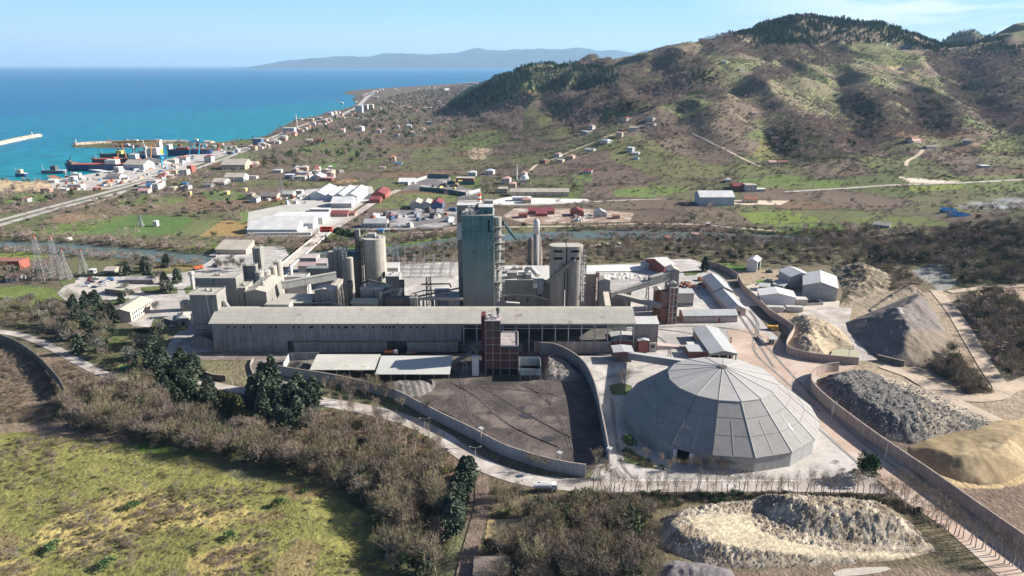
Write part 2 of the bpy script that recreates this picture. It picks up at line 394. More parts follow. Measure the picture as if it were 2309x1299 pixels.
paint([(1090,1080),(1200,1110),(1480,1118),(1990,1120),(2130,1160),(2309,1290),(2309,1420),(1080,1420)], (.125,.105,.062), .9, 4)
paint([(1480,1290),(1700,1290),(1950,1270),(2230,1290),(2309,1320),(2309,1420),(1480,1420)], (.20,.145,.11), .7, 4)
paint([(1050,1100),(1095,1075),(1100,1130),(1085,1200),(1080,1299),(1070,1420),(1030,1420),(1045,1299),(1060,1200)], (.17,.125,.095), 1, 1.5)
paint([(0,640),(130,640),(150,690),(260,730),(420,730),(420,760),(380,800),(400,860),(560,890),(560,960),(420,960),(290,870),(150,800),(0,770)], (.115,.105,.065), .9, 4)
paint([(0,650),(60,645),(120,650),(140,680),(100,690),(0,690)], (.13,.17,.045), .9, 3)
paint([(245,765),(330,745),(378,755),(380,800),(330,835),(250,835),(205,810)], (.12,.135,.05), .9, 2)
paint([(430,815),(480,815),(560,810),(575,840),(565,870),(500,858),(440,838)], (.165,.145,.085), .9, 2)
paint([(181,529),(297,483),(420,490),(441,494),(390,529)], (.098,.150,.048), 1, 1.5, .25)
paint([(390,530),(446,494),(505,497),(470,530)], (.135,.150,.065), 1, 1.5, .25)
paint([(450,532),(505,497),(548,500),(565,512),(555,532)], (.27,.185,.075), 1, 1.5, .2)
paint([(46,527),(144,504),(251,490),(290,484),(181,529)], (.125,.165,.05), 1, 2, .3)
paint([(97,499),(144,478),(223,490),(150,504)], (.22,.15,.09), 1, 2, .3)
paint([(267,452),(313,438),(423,445),(410,460),(256,470)], (.115,.150,.050), .9, 2)
paint([(160,478),(300,460),(420,462),(440,480),(300,480),(220,488)], (.17,.135,.08), .9, 2)
paint([(0,460),(26,450),(50,438),(120,438),(108,452),(50,460)], (.12,.185,.05), .95, 2)
paint([(-300,402),(0,403),(60,407),(112,405),(118,420),(100,432),(0,432),(-300,440)], (.48,.36,.22), .95, 1.5)
paint([(520,482),(600,472),(610,480),(598,500),(540,502)], (.12,.185,.05), .95, 1.5)
paint([(450,430),(520,428),(560,440),(560,450),(470,452)], (.115,.165,.055), .95, 1.5)
paint([(470,350),(520,348),(590,352),(580,365),(480,366)], (.115,.160,.06), .9, 2)
paint([(673,335),(729,323),(735,351),(673,357)], (.135,.17,.055), .85, 3)
paint([(735,350),(740,318),(790,312),(840,320),(810,352)], (.13,.16,.055), .8, 3)
paint([(640,385),(720,372),(800,368),(806,374),(740,382)], (.11,.17,.055), .95, 1.5)
paint([(750,408),(800,402),(806,410),(755,414)], (.33,.20,.10), .95, 1.5)
paint([(840,470),(880,440),(920,436),(1030,440),(1030,455),(930,470)], (.135,.155,.06), .9, 2)
paint([(1000,312),(1080,298),(1140,292),(1145,320),(1080,335),(1010,330)], (.14,.19,.05), .85, 4)
paint([(1055,340),(1070,333),(1108,335),(1112,345),(1090,360),(1060,358)], (.42,.32,.22), .9, 2)
paint([(1180,240),(1250,245),(1300,290),(1280,310),(1200,290),(1175,260)], (.15,.15,.06), .8, 4)
paint([(1285,395),(1335,392),(1330,412),(1300,418)], (.115,.17,.055), .9, 2)
paint([(1380,428),(1480,420),(1560,425),(1480,445),(1390,445)], (.125,.18,.05), .85, 3)
paint([(1360,312),(1440,305),(1520,345),(1600,372),(1690,372),(1760,385),(1700,400),(1480,400),(1380,360)], (.150,.160,.062), .75, 5)
paint([(1700,350),(1725,300),(1745,340),(1770,365),(1740,372)], (.17,.165,.06), .8, 3)
paint([(1650,408),(1760,395),(1900,410),(1890,425),(1700,425)], (.130,.185,.05), .7, 4)
paint([(1660,480),(1780,475),(1830,490),(1850,500),(1700,505)], (.155,.20,.045), .9, 3)
paint([(1745,508),(1880,500),(1910,515),(1890,525),(1750,522)], (.125,.185,.05), .95, 2)
paint([(1900,495),(2000,485),(2100,490),(2150,510),(1960,518)], (.155,.18,.06), .8, 3)
paint([(2045,421),(2170,415),(2172,425),(2060,433)], (.17,.205,.05), 1, 1)
paint([(2025,398),(2060,403),(2165,407),(2165,413),(2060,414)], (.62,.52,.40), 1, .8)
paint([(2130,400),(2309,380),(2309,440),(2180,430)], (.14,.175,.055), .6, 4)
paint([(2250,300),(2309,290),(2309,370),(2200,340)], (.14,.165,.055), .8, 5)
paint([(2060,150),(2100,195),(2140,250),(2115,240),(2080,200)], (.17,.16,.06), .8, 4)
paint([(1995,150),(2030,150),(2080,180),(2070,183)], (.42,.32,.19), .9, 3)
paint([(1850,100),(2000,95),(2070,130),(2090,150),(1990,150),(1900,140)], (.14,.15,.06), .75, 4)
paint([(1430,625),(1700,600),(1960,590),(1990,640),(2050,660),(2309,660),(2309,1110),(1850,880),(1700,640)], (.30,.235,.165), 1, 2, .3)
paint([(1730,600),(1960,575),(2050,600),(2110,650),(2010,700),(1900,690),(1850,640)], (.155,.125,.085), .95, 3)
paint([(1900,690),(2000,650),(2060,655),(2100,680),(2000,690)], (.24,.195,.14), .9, 2)
paint([(2060,610),(2120,590),(2160,640),(2120,660)], (.30,.29,.27), .7, 3)
paint([(2200,650),(2309,640),(2309,720),(2250,740),(2230,690)], (.42,.31,.22), .9, 3)
paint([(2140,690),(2230,660),(2309,760),(2309,880),(2260,860)], (.10,.085,.055), .9, 3)
paint([(2040,960),(2309,930),(2309,1100),(2100,1110)], (.42,.31,.17), .95, 2)
paint([(2120,1105),(2190,1100),(2309,1075),(2309,1330),(2250,1210)], (.17,.12,.09), .95, 3)
paint([(1330,560),(1560,560),(1700,575),(1960,540),(2000,590),(1700,610),(1560,600),(1330,600)], (.125,.112,.066), .9, 4)
paint([(1590,588),(1680,600),(1690,612),(1640,612)], (.11,.19,.04), .95, 2)
paint([(1705,632),(1735,628),(1738,640),(1710,640)], (.10,.21,.03), 1, 1)
paint([(740,560),(900,548),(1030,535),(1030,548),(900,575),(760,580)], (.115,.20,.04), .9, 2)
paint([(370,560),(420,552),(520,548),(560,560),(420,572)], (.14,.185,.05), .8, 2)
paint([(340,590),(440,570),(470,580),(440,610),(350,612)], (.20,.16,.07), .9, 2)
paint([(0,575),(70,568),(110,580),(30,592),(0,600)], (.15,.20,.045), .9, 2)
paint([(880,600),(1030,590),(1030,640),(900,640)], (.28,.23,.16), .8, 2)
vb = np.stack([XX,YY,ZG],-1).reshape(-1,3)
ii = np.arange(NY*NT).reshape(NY,NT)
fq = np.stack([ii[:-1,:-1],ii[:-1,1:],ii[1:,1:],ii[1:,:-1]],-1).reshape(-1,4)
MG = M('ground', None, .95, .30, .35, attr=True, spec=.08, bump=.55, bscale=1.6)
ground = np_mesh('ground', vb, fq, MG, cov.reshape(-1,3), True); tag(ground, kind='structure')

# ---- sea, river, far mountains, haze
def sea_mat():
    m = M('sea_water', (.004,.115,.215), .35, 0, spec=.06); T = m.node_tree; N = T.nodes; L = T.links; b = N['Principled BSDF']
    tc = N['Texture Coordinate']
    def nz(sc, mscale, det=5):
        mp = N.new('ShaderNodeMapping'); mp.inputs['Scale'].default_value = mscale; mp.inputs['Rotation'].default_value = (0,0,.25); L.new(tc.outputs['Object'], mp.inputs[0])
        n = N.new('ShaderNodeTexNoise'); n.inputs['Scale'].default_value = sc; n.inputs['Detail'].default_value = det; L.new(mp.outputs[0], n.inputs['Vector']); return n
    a = nz(.0016, (1,.25,1)); c = nz(.05,(1,.5,1),4)
    # paler turquoise over the shallows along the shore
    g = N.new('ShaderNodeNewGeometry'); sp = N.new('ShaderNodeSeparateXYZ'); L.new(g.outputs['Position'], sp.inputs[0])
    q = N.new('ShaderNodeMath'); q.operation = 'MULTIPLY_ADD'; L.new(sp.outputs[0], q.inputs[0]); q.inputs[1].default_value = -2.6; L.new(sp.outputs[1], q.inputs[2])
    sh = N.new('ShaderNodeMapRange'); sh.inputs[1].default_value = 2600; sh.inputs[2].default_value = 6800; sh.inputs[3].default_value = 1; sh.inputs[4].default_value = 0; L.new(q.outputs[0], sh.inputs[0])
    s2 = N.new('ShaderNodeMath'); s2.operation = 'MULTIPLY_ADD'; L.new(a.outputs['Fac'], s2.inputs[0]); s2.inputs[1].default_value = 2.2; s2.inputs[2].default_value = -1.15
    s3 = N.new('ShaderNodeMath'); s3.operation = 'ADD'; s3.use_clamp = True; L.new(sh.outputs[0], s3.inputs[0]); L.new(s2.outputs[0], s3.inputs[1])
    mx = N.new('ShaderNodeMix'); mx.data_type = 'RGBA'; L.new(s3.outputs[0], mx.inputs[0]); mx.inputs[6].default_value = (.000,.100,.220,1); mx.inputs[7].default_value = (.000,.168,.208,1)
    k = N.new('ShaderNodeMapRange'); k.inputs[1].default_value = .3; k.inputs[2].default_value = .7; k.inputs[3].default_value = .74; k.inputs[4].default_value = 1.3; L.new(c.outputs['Fac'], k.inputs[0])
    x = N.new('ShaderNodeVectorMath'); x.operation = 'SCALE'; L.new(mx.outputs[2], x.inputs[0]); L.new(k.outputs[0], x.inputs['Scale']); L.new(x.outputs[0], b.inputs['Base Color'])
    bp = N.new('ShaderNodeBump'); bp.inputs['Strength'].default_value = .35; bp.inputs['Distance'].default_value = 1.2; L.new(c.outputs['Fac'], bp.inputs['Height']); L.new(bp.outputs[0], b.inputs['Normal'])
    return m
MSEA = sea_mat()
mb = MB(); xs = [-90000,-20000,-5000,-1500,0,1500,5000,20000,90000]; yy = [900,1500,3000,6000,12000,30000,60000,120000]
mb.add([(x,y,-2.5) for y in yy for x in xs], [(j*9+i,j*9+i+1,j*9+i+10,j*9+i+9) for j in range(7) for i in range(8)])
tag(mb.build('sea', MSEA), kind='structure')
MRIV = M('river_water', (.085,.115,.095), .3, .12, .05, spec=.4)
def strip(pts, w, z=None, off=0.0, drape=False):            # ribbon along world points
    mb = MB(); L = []; R = []
    for i,p in enumerate(pts):
        a = pts[max(0,i-1)]; b = pts[min(len(pts)-1,i+1)]; d = Vector((b[0]-a[0],b[1]-a[1],0)).normalized(); s = Vector((-d.y,d.x,0))*(w/2 if not callable(w) else w(i)/2)
        zz = (z if z is not None else p[2])+off
        hz2 = (lambda x,y: gz(x,y)+.25+off) if drape else (lambda x,y: zz)
        L.append((p[0]+s.x,p[1]+s.y,hz2(p[0]+s.x,p[1]+s.y))); R.append((p[0]-s.x,p[1]-s.y,hz2(p[0]-s.x,p[1]-s.y)))
    n = len(pts); mb.add(L+R, [(i,n+i,n+i+1,i+1) for i in range(n-1)]); return mb
def dens(pts, k=6):                             # Catmull-Rom through 2-D points
    out = []; n = len(pts)
    for i in range(n-1):
        p0,p1,p2,p3 = pts[max(0,i-1)],pts[i],pts[i+1],pts[min(n-1,i+2)]
        for j in range(k):
            t = j/k; out.append(tuple(.5*((2*b)+(-a+c)*t+(2*a-5*b+4*c-d)*t*t+(-a+3*b-3*c+d)*t**3) for a,b,c,d in zip(p0,p1,p2,p3)))
    out.append(tuple(pts[-1])); return out
tag(strip([(a,b,-1.2) for a,b in dens(rw,4)], 2*RW+8).build('river', MRIV), kind='structure')
def mountains(name, pts, Y, depth, seed, col):
    xs = np.linspace(pts[0][0], pts[-1][0], 420); pr = np.interp(xs, [p[0] for p in pts], [p[1] for p in pts])
    rows = 26; V = []
    for r in range(rows+1):
        f = r/rows; yv = Y+depth*(f-.55)
        prof = math.sin(min(1,f/.62)*math.pi/2)**1.1 if f < .62 else math.cos((f-.62)/.38*math.pi/2)
        for x, p in zip(xs, pr):
            z0 = max(0, HZ(Y, p)); X = (x-CX)/F*Y*CP
            nzv = float(fbm(np.array(X/1700+seed), np.array(yv/1300), seed, 4))
            z = z0*prof*(1+1.0*(nzv-.5)*(1.6-prof)) if z0 > 0 else -30
            V.append((X, yv, z-6))
    n = len(xs); V = np.array(V); i2 = np.arange(len(V)).reshape(rows+1, n)
    fq = np.stack([i2[:-1,:-1],i2[:-1,1:],i2[1:,1:],i2[1:,:-1]],-1).reshape(-1,4)
    m = M(name+'_cover', col, .95, .3, .0012, spec=.05)
    return tag(np_mesh(name, V, fq, m, None, True), kind='structure')
mountains('far_hills', [(590,153),(610,147),(640,139),(664,137),(700,132),(740,128),(780,126),(800,126),(840,126),(874,121),(920,122),(960,122),(1000,119),(1040,119),(1073,115),(1100,117),(1132,115),(1189,109),(1240,112),(1272,112),(1328,113),(1371,117),(1408,121),(1440,116),(1470,110),(1510,112),(1600,125),(1700,140)], 36000, 9000, 3, (.035,.05,.06))
# ================= ROADS, YARDS, WALLS, HEAPS =================
YARD  = M('yard_concrete', (.34,.315,.285), .95, .20, .05, dust=((.50,.465,.425), .06, .50, .66), spec=.1)
APRON = M('apron_concrete', (.40,.37,.335), .95, .15, .05, dust=((.29,.265,.24), .08, .52, .72), lines=[('x',6.2,.02,.8),('y',6.2,.02,.8)], spec=.1)
HAUL  = M('haul_road_dust', (.40,.295,.23), .95, .12, .05, dust=((.47,.40,.34), .05, .50, .70), spec=.1)
ROADM = M('dusty_road', (.34,.295,.255), .95, .14, .06, dust=((.48,.44,.40), .09, .50, .64), spec=.1)
TARM  = M('tarmac', (.24,.225,.205), .9, .12, .08, spec=.15)
TRACK = M('dirt_track', (.46,.37,.27), .95, .2, .1, spec=.08)
COALG = M('coal_ground', (.078,.065,.058), .9, .38, .06, dust=((.155,.128,.108), .055, .50, .62), spec=.12, bump=.35, bscale=1.0)
GRASS = M('lawn_grass', (.092,.122,.045), .95, .35, .2, dust=((.14,.125,.065), .12, .46, .66), spec=.05)
WATER = M('puddle_water', (.045,.04,.038), .25, 0, spec=.4)
def sheet(name, px, z, mat, kind='structure'):
    mb = MB(); mb.add([P(a,b,z) for a,b in px], [tuple(range(len(px)))])
    o = mb.build(name, mat); n = o.data.polygons[0].normal
    if n.z < 0: o.data.flip_normals()
    return tag(o, kind=kind)
def road(name, px, w, mat, z=.1, k=5, drape=False):
    z = 0 if drape and z >= .3 else z
    pts = [P(a,b) for a,b in px]
    if drape: pts = [G(a,b) for a,b in px]
    q = dens([(p.x,p.y) for p in pts], k)
    return tag(strip([(a,b,z) for a,b in q], w, None, (z if drape else 0), drape).build(name, mat), kind='structure')
sheet('plant_yard', [(128,662),(150,640),(200,627),(262,622),(330,625),(430,612),(470,590),(520,556),(640,556),(660,590),(740,596),(880,598),(1030,590),(1130,600),(1330,598),(1480,592),(1500,585),(1560,584),(1600,600),(1645,640),(1690,690),(1735,745),(1768,772),(1800,815),(1850,838),(1840,880),(1900,960),(1985,1085),(1400,1088),(1330,1086),(1357,1010),(1345,900),(1330,850),(1300,815),(1215,786),(480,797),(412,800),(388,812),(384,790),(412,752),(425,735),(340,738),(300,735),(262,712),(275,690),(240,675),(165,690)], .05, YARD)
sheet('dome_apron', [(1375,985),(1395,905),(1405,890),(1480,840),(1700,860),(1760,900),(1850,950),(1925,1040),(1955,1080),(1390,1080)], .09, APRON)
sheet('car_park', [(150,648),(165,632),(205,624),(268,624),(262,640),(225,668),(185,668)], .09, M('car_park_paving',(.42,.375,.33),.95,.12,.1,spec=.1))
sheet('coal_yard', [(615,838),(650,812),(700,797),(1015,797),(1180,793),(1218,789),(1262,803),(1300,820),(1330,855),(1345,900),(1358,960),(1368,1025),(1320,1073),(1240,1058),(1130,1023),(1060,985),(960,935),(890,900),(740,864),(640,850)], .10, COALG)
sheet('loading_yard', [(425,795),(500,792),(640,793),(1010,790),(1385,795),(1375,803),(1220,800),(1215,789),(1000,797),(700,797),(655,800),(640,818),(620,838),(690,862),(600,872),(560,845),(565,812),(430,812)], .085, M('dark_apron',(.165,.140,.122),.95,.25,.08,dust=((.34,.30,.27),.09,.52,.68),spec=.1))
sheet('haul_road', [(1640,745),(1700,740),(1765,770),(1775,800),(1935,822),(1885,845),(1835,845),(1815,862),(1850,905),(2080,1080),(2309,1241),(2420,1320),(2420,1400),(2250,1299),(2130,1190),(2040,1130),(1950,1060),(1850,960),(1760,880),(1690,830),(1650,790)], .13, HAUL)
def rpath(name, px, w, mat, z, **k): return road(name, px, w, mat, z, **k)
rpath('lower_road', [(700,903),(735,908),(800,919),(880,937),(950,962),(1010,997),(1060,1033),(1110,1058),(1180,1080),(1260,1091),(1330,1095),(1420,1096),(1600,1095),(1800,1095),(1990,1100)], 8.5, ROADM, .17)
rpath('gate_road', [(-60,742),(0,748),(60,760),(120,785),(170,812),(220,838),(265,853),(300,856)], 5.5, ROADM, .16)
rpath('plant_road', [(420,742),(398,768),(388,795),(400,822),(430,850),(480,868),(540,880),(600,889),(700,903)], 6.0, ROADM, .15)
rpath('haul_kerb_strip', [(1690,832),(1760,890),(1850,970),(1950,1058)], 1.2, TARM, .20)
rpath('median_strip', [(2065,1105),(2150,1170),(2309,1285),(2400,1350)], 1.6, TARM, .20)
MARK = M('road_marking', (.72,.70,.66), .9, .1, spec=.1)
rpath('white_edge_line', [(1400,1083),(1600,1084),(1800,1084)], .5, MARK, .19)
rpath('dirt_track', [(1082,1075),(1088,1130),(1072,1200),(1055,1260),(1040,1340)], 5.2, M('muddy_track',(.165,.122,.095),.95,.35,.2,bump=.6,spec=.1), .06, drape=True)
sheet('gravel_pad', [(1100,1172),(1168,1170),(1165,1225),(1092,1228)], .12, M('tan_pad',(.40,.29,.155),.95,.22,.15,spec=.05))
HW = M('highway_tarmac', (.36,.33,.30), .9, .12, .02, spec=.15)
for i,px in enumerate([[(-300,580),(-80,520),(0,497),(125,464),(250,431),(330,408),(410,382),(470,362),(525,343),(570,327),(618,308),(660,291),(700,276)],
                      [(-300,598),(-80,532),(0,508),(140,468),(260,437),(345,413),(420,388),(478,368),(532,348),(578,331),(630,309),(668,295),(705,279)]]):
    rpath('highway', px, 9.5, HW, .16)
rpath('highway_median', [(-300,589),(0,502.5),(255,434),(337,410),(415,385)], 5.0, GRASS, .10)
rpath('coast_road', [(705,278),(760,262),(805,243),(820,228),(835,214),(852,204)], 22, HW, .2)
rpath('service_track', [(160,472),(200,462),(256,444),(280,433)], 4, TRACK, .12)
rpath('works_road', [(735,527),(775,500),(810,478),(850,452),(884,435),(900,428)], 9, ROADM, .14)
rpath('riverside_track', [(860,520),(950,524),(1030,520),(1150,512),(1300,510),(1420,505),(1560,506),(1650,513),(1760,522)], 4.5, TRACK, .12)
rpath('foot_road', [(1020,470),(1080,462),(1200,462),(1300,457),(1400,452),(1500,448),(1570,444)], 5, ROADM, .14)
rpath('valley_road', [(1770,433),(1850,428),(1920,424),(1990,419),(2060,416),(2160,413),(2220,410),(2309,405)], 5, ROADM, .3, drape=True)
rpath('village_road', [(1195,386),(1210,372),(1240,362),(1290,340),(1330,325),(1370,308),(1410,298),(1440,287),(1470,284),(1478,276)], 5, TRACK, .3, drape=True)
rpath('hill_track', [(2042,374),(2048,362),(2070,350),(2082,337)], 5, TRACK, .3, drape=True)
rpath('spur_track', [(1560,300),(1600,320),(1650,345),(1690,365),(1715,376)], 4, TRACK, .3, drape=True)
rpath('cut_track', [(1100,250),(1110,240),(1135,233)], 5, TRACK, .3, drape=True)
rpath('hillside_lane', [(1310,310),(1322,300),(1336,294)], 4, TRACK, .3, drape=True)
rpath('far_bank_track', [(1300,560),(1350,552),(1400,548)], 4.5, TRACK, .12)
for i,(px,w) in enumerate([([(2110,655),(2150,705),(2190,770),(2230,835),(2260,880),(2240,895),(2160,895),(2060,850),(1990,825)],8),([(2260,885),(2340,850)],8),([(2060,850),(2150,905),(2260,960),(2330,1010)],9),([(2140,660),(2220,650),(2330,645)],6)]):
    rpath('quarry_track', px, w, M('quarry_track_dust' if i==0 else 'quarry_track_dust_b',(.42,.335,.25),.95,.2,.08,spec=.05), .05+.07*i, drape=True)
sheet('quarry_floor', [(1790,745),(1800,706),(1860,692),(1920,695),(1915,735),(1945,780),(1975,812),(1930,815),(1925,780),(1890,740),(1850,722)], .12, M('grey_mud',(.36,.32,.28),.95,.25,.08,dust=((.50,.46,.40),.08,.5,.66),spec=.1))
sheet('shed_forecourt', [(1640,655),(1700,640),(1760,650),(1895,680),(1890,697),(1800,700),(1720,690),(1690,690)], .08, M('forecourt',(.46,.40,.33),.95,.15,.08,spec=.1))
sheet('depot_forecourt', [(555,533),(560,478),(640,462),(690,428),(800,418),(838,420),(848,440),(800,472),(745,520),(735,532)], .07, M('depot_paving',(.40,.38,.34),.95,.12,.05,spec=.1))
sheet('scrap_yard_ground', [(800,515),(870,475),(1030,470),(1030,505),(950,520),(860,522)], .07, M('scrap_ground',(.17,.155,.15),.95,.4,.05,dust=((.33,.31,.29),.05,.5,.6),spec=.1))
sheet('workshop_ground', [(1130,490),(1160,470),(1320,470),(1430,480),(1420,500),(1200,506)], .07, M('workshop_dirt',(.28,.20,.15),.95,.3,.06,dust=((.42,.38,.34),.06,.5,.62),spec=.1))
sheet('depot_coal_ground', [(905,430),(940,405),(1000,395),(1080,405),(1085,425),(1060,440),(960,425)], .07, M('depot_ground',(.16,.145,.14),.95,.35,.03,dust=((.36,.33,.30),.03,.52,.6),spec=.1))
sheet('school_yard', [(1085,458),(1130,447),(1170,440),(1310,443),(1330,452),(1300,458),(1130,461)], .07, M('pale_concrete',(.58,.55,.50),.95,.1,.03,spec=.1))
sheet('warehouse_yard', [(1640,448),(1700,436),(1770,434),(1782,452),(1760,462),(1680,462),(1640,458)], .07, M('pale_dirt_yard',(.52,.42,.32),.95,.12,.03,spec=.1))
sheet('shipyard_quay', [(110,406),(160,399),(205,392),(262,383),(335,370),(400,353),(440,346),(500,338),(520,344),(420,378),(330,404),(250,426),(170,430),(118,424)], .06, M('quay_concrete',(.42,.385,.35),.95,.25,.03,dust=((.25,.22,.20),.03,.5,.6),spec=.1))
for i,q in enumerate([[(1210,650),(1180,648)],]): pass
for nm,q in [('lawn',[(340,745),(345,722),(372,715),(385,730),(368,750)]),('lawn',[(300,742),(330,738),(350,745),(330,752),(305,750)]),('lawn',[(245,740),(330,742),(360,750),(380,760),(300,765),(250,770)]),
             ('lawn',[(250,676),(290,672),(305,680),(285,686),(248,684)]),('lawn',[(310,648),(345,645),(400,648),(400,662),(330,662)]),('lawn',[(415,650),(440,640),(452,650),(420,664)]),
             ('lawn',[(1450,712),(1530,712),(1525,726),(1490,730),(1450,726)]),('lawn',[(1372,869),(1400,862),(1425,870),(1425,890),(1380,890)]),('lawn',[(1405,1040),(1420,1010),(1470,1050),(1490,1058),(1455,1055)]),
             ('lawn',[(130,630),(170,628),(170,638),(140,644)]),('lawn',[(1540,612),(1580,610),(1570,620),(1545,622)])]:
    sheet(nm, q, .16, GRASS)
for q in [[(1212,986),(1250,984),(1256,994),(1222,998)],[(1165,935),(1195,930),(1205,940),(1180,945)],[(1170,918),(1182,915),(1186,921),(1174,924)]]:
    cxp = sum(p[0] for p in q)/len(q); cyp = sum(p[1] for p in q)/len(q); ra = (max(p[0] for p in q)-min(p[0] for p in q))/2; rb = (max(p[1] for p in q)-min(p[1] for p in q))/2
    ph = RNG.random()*6; sheet('puddle', [(cxp+ra*math.cos(t)*(.85+.12*math.sin(2*t+ph)+.08*math.sin(3*t+ph*2)), cyp+rb*math.sin(t)*(.85+.12*math.sin(2*t+ph)+.08*math.sin(3*t+ph*2))) for t in np.linspace(0,6.2,26)], .17, WATER)
TRK = M('tyre_mark',(.235,.215,.195),.95,.3,.3,spec=.05); TRC = M('coal_tyre_mark',(.098,.083,.075),.95,.4,.4,spec=.05)
for q in [[(1450,740),(1530,748),(1600,765),(1640,800)],[(1400,742),(1480,757),(1510,790),(1500,812),(1440,830)],[(1480,738),(1560,736),(1650,742),(1720,760)],[(1690,700),(1710,735),(1700,790),(1760,850),(1850,930)],[(1640,680),(1690,720),(1720,770),(1790,850),(1900,960),(2050,1080)],[(1380,900),(1385,960),(1400,1040),(1430,1080)],[(1345,860),(1372,850),(1400,845),(1450,838)],[(1660,700),(1700,760),(1745,830)],[(430,760),(405,780),(395,805),(430,840)]]:
    for off in (-4,4):
        road('tyre_track', [(a+off*.6,b+off*.25) for a,b in q], .55, TRK, .21)
for q in [[(900,900),(1000,930),(1100,985),(1230,1040)],[(1010,860),(1080,900),(1150,960),(1260,1010)],[(1180,870),(1230,900),(1270,960),(1290,1020)],[(960,880),(1060,870),(1170,880),(1250,890)],[(1230,850),(1240,900),(1190,960),(1130,1000)],[(1040,850),(1060,940),(1140,1010)],[(1100,880),(1180,930),(1290,990)]]:
    for off in (-5,5): road('tyre_track', [(a+off*.7,b+off*.3) for a,b in q], .7, TRC, .19)
tag(sheet('pond', [(1873,800),(1878,790),(1900,786),(1930,790),(1938,800),(1925,812),(1895,812)], .9, M('pond_water',(.36,.34,.20),.3,.05,spec=.3)))

# ---- walls
CONCW = M('wall_concrete', (.30,.25,.215), .95, .2, .2, streak=.25, spec=.1)
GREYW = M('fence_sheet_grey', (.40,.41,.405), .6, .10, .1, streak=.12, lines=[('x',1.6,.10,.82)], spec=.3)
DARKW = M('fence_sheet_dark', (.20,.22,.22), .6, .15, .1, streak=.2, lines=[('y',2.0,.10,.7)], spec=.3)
PINKW = M('wall_render_pink', (.40,.31,.265), .95, .15, .2, streak=.22, lines=[('y',5.0,.03,.7)], spec=.1)
OLDW  = M('wall_old_stone', (.13,.115,.095), .95, .35, .4, streak=.2, spec=.1)
def wall(name, label, cat, px, h, t, mat, cap=None, k=4, z=None, drape=False):
    pts = [G(a,b) if drape else P(a,b) for a,b in px]; q = dens([(p.x,p.y) for p in pts], k) if k > 1 else [(p.x,p.y) for p in pts]
    o0 = q[0]; r = thing(name, label, cat, (o0[0],o0[1],0))
    def rib(w, z0, z1):
        R = []; n = len(q)
        for i in range(n):
            a = q[max(0,i-1)]; b = q[min(n-1,i+1)]; d = Vector((b[0]-a[0],b[1]-a[1],0)).normalized(); s = Vector((-d.y,d.x,0))*w/2
            g = (gz(*q[i]) if drape else 0)
            c = Vector((q[i][0]-o0[0], q[i][1]-o0[1], g))
            R.append([c+s+Vector((0,0,z0)), c-s+Vector((0,0,z0)), c-s+Vector((0,0,z1)), c+s+Vector((0,0,z1))])
        return MB().rings(R)
    rib(t, -.4, h).build('panel', mat, r)
    if cap: rib(t+.25, h, h+.22).build('coping', cap, r)
    return r
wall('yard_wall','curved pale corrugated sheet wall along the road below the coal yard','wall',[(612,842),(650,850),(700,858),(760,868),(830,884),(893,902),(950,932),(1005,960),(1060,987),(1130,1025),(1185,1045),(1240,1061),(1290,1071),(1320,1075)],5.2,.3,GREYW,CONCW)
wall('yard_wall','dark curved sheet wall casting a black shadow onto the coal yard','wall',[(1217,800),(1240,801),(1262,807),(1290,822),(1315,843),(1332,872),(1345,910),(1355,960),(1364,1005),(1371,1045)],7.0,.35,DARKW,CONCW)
wall('yard_wall','short pale panel wall joining the sheds to the coal yard corner','wall',[(640,838),(652,815)],4.2,.3,GREYW,None,1)
wall('yard_wall','low grey panel wall behind the two open coal sheds','wall',[(652,812),(700,811),(720,810)],4.0,.3,DARKW,None,1)
wall('retaining_wall','low brown curved retaining wall around the grass corner by the mill','wall',[(411,803),(420,822),(445,843),(480,857),(510,860)],3.2,.4,OLDW,CONCW)
wall('retaining_wall','small pale kerb wall beside the ramp into the coal yard','wall',[(571,812),(565,828),(572,850),(580,862)],1.4,.5,CONCW,None)
wall('boundary_wall','pink rendered wall between the haul road and the yellow mound','wall',[(1690,668),(1715,692),(1735,712),(1755,725),(1785,745),(1790,752),(1778,772),(1772,790),(1782,800),(1830,812),(1890,819),(1935,823)],4.0,.4,PINKW,CONCW,3)
wall('boundary_wall','long pink wall curving around the dark rock heap down the haul road','wall',[(1890,838),(1860,842),(1836,852),(1828,866),(1830,882),(1850,905),(1885,935),(1950,985),(2020,1035),(2090,1083),(2180,1148),(2260,1205),(2340,1262),(2450,1340)],5.0,.4,PINKW,CONCW,4)
wall('boundary_wall','grey concrete wall behind the long workshop at the plant edge','wall',[(1592,600),(1622,608),(1645,618),(1662,630)],4.5,.4,CONCW,None,2)
wall('boundary_wall','grey concrete wall stretch beside the white shed in the corner yard','wall',[(1664,633),(1672,650),(1682,662),(1690,668)],4.5,.4,CONCW,None,2)
wall('boundary_wall','dark low wall below the grey ridge heap by the utility pole','wall',[(1978,812),(2010,820),(2038,827)],3.0,.5,OLDW,CONCW,2)
wall('field_wall','long dark mossy wall winding down the brown slope left of the gate road','wall',[(-60,742),(0,768),(40,784),(85,815),(115,845),(135,868),(147,890)],4.2,.6,OLDW,None,4)
for o,lab in [((1440,885),'')]: pass
TEALW = M('fence_teal', (.02,.085,.10), .5, .15, .1, spec=.4)
wall('depot_fence','teal sheet fence along the front of the coal depot yard','fence',[(946,430),(985,433),(1020,438),(1050,443)],5,.3,TEALW,None,1)
wall('depot_fence','pale sheet fence closing the right end of the coal depot','fence',[(1051,443),(1083,434)],5,.3,GREYW,None,1)
wall('depot_fence','teal sheet fence at the back of the coal depot yard','fence',[(965,402),(1012,403)],6,.3,TEALW,None,1)
wall('depot_fence','teal sheet fence below the tan roofed depot shed','fence',[(1008,417),(1070,417)],5,.3,TEALW,None,1)
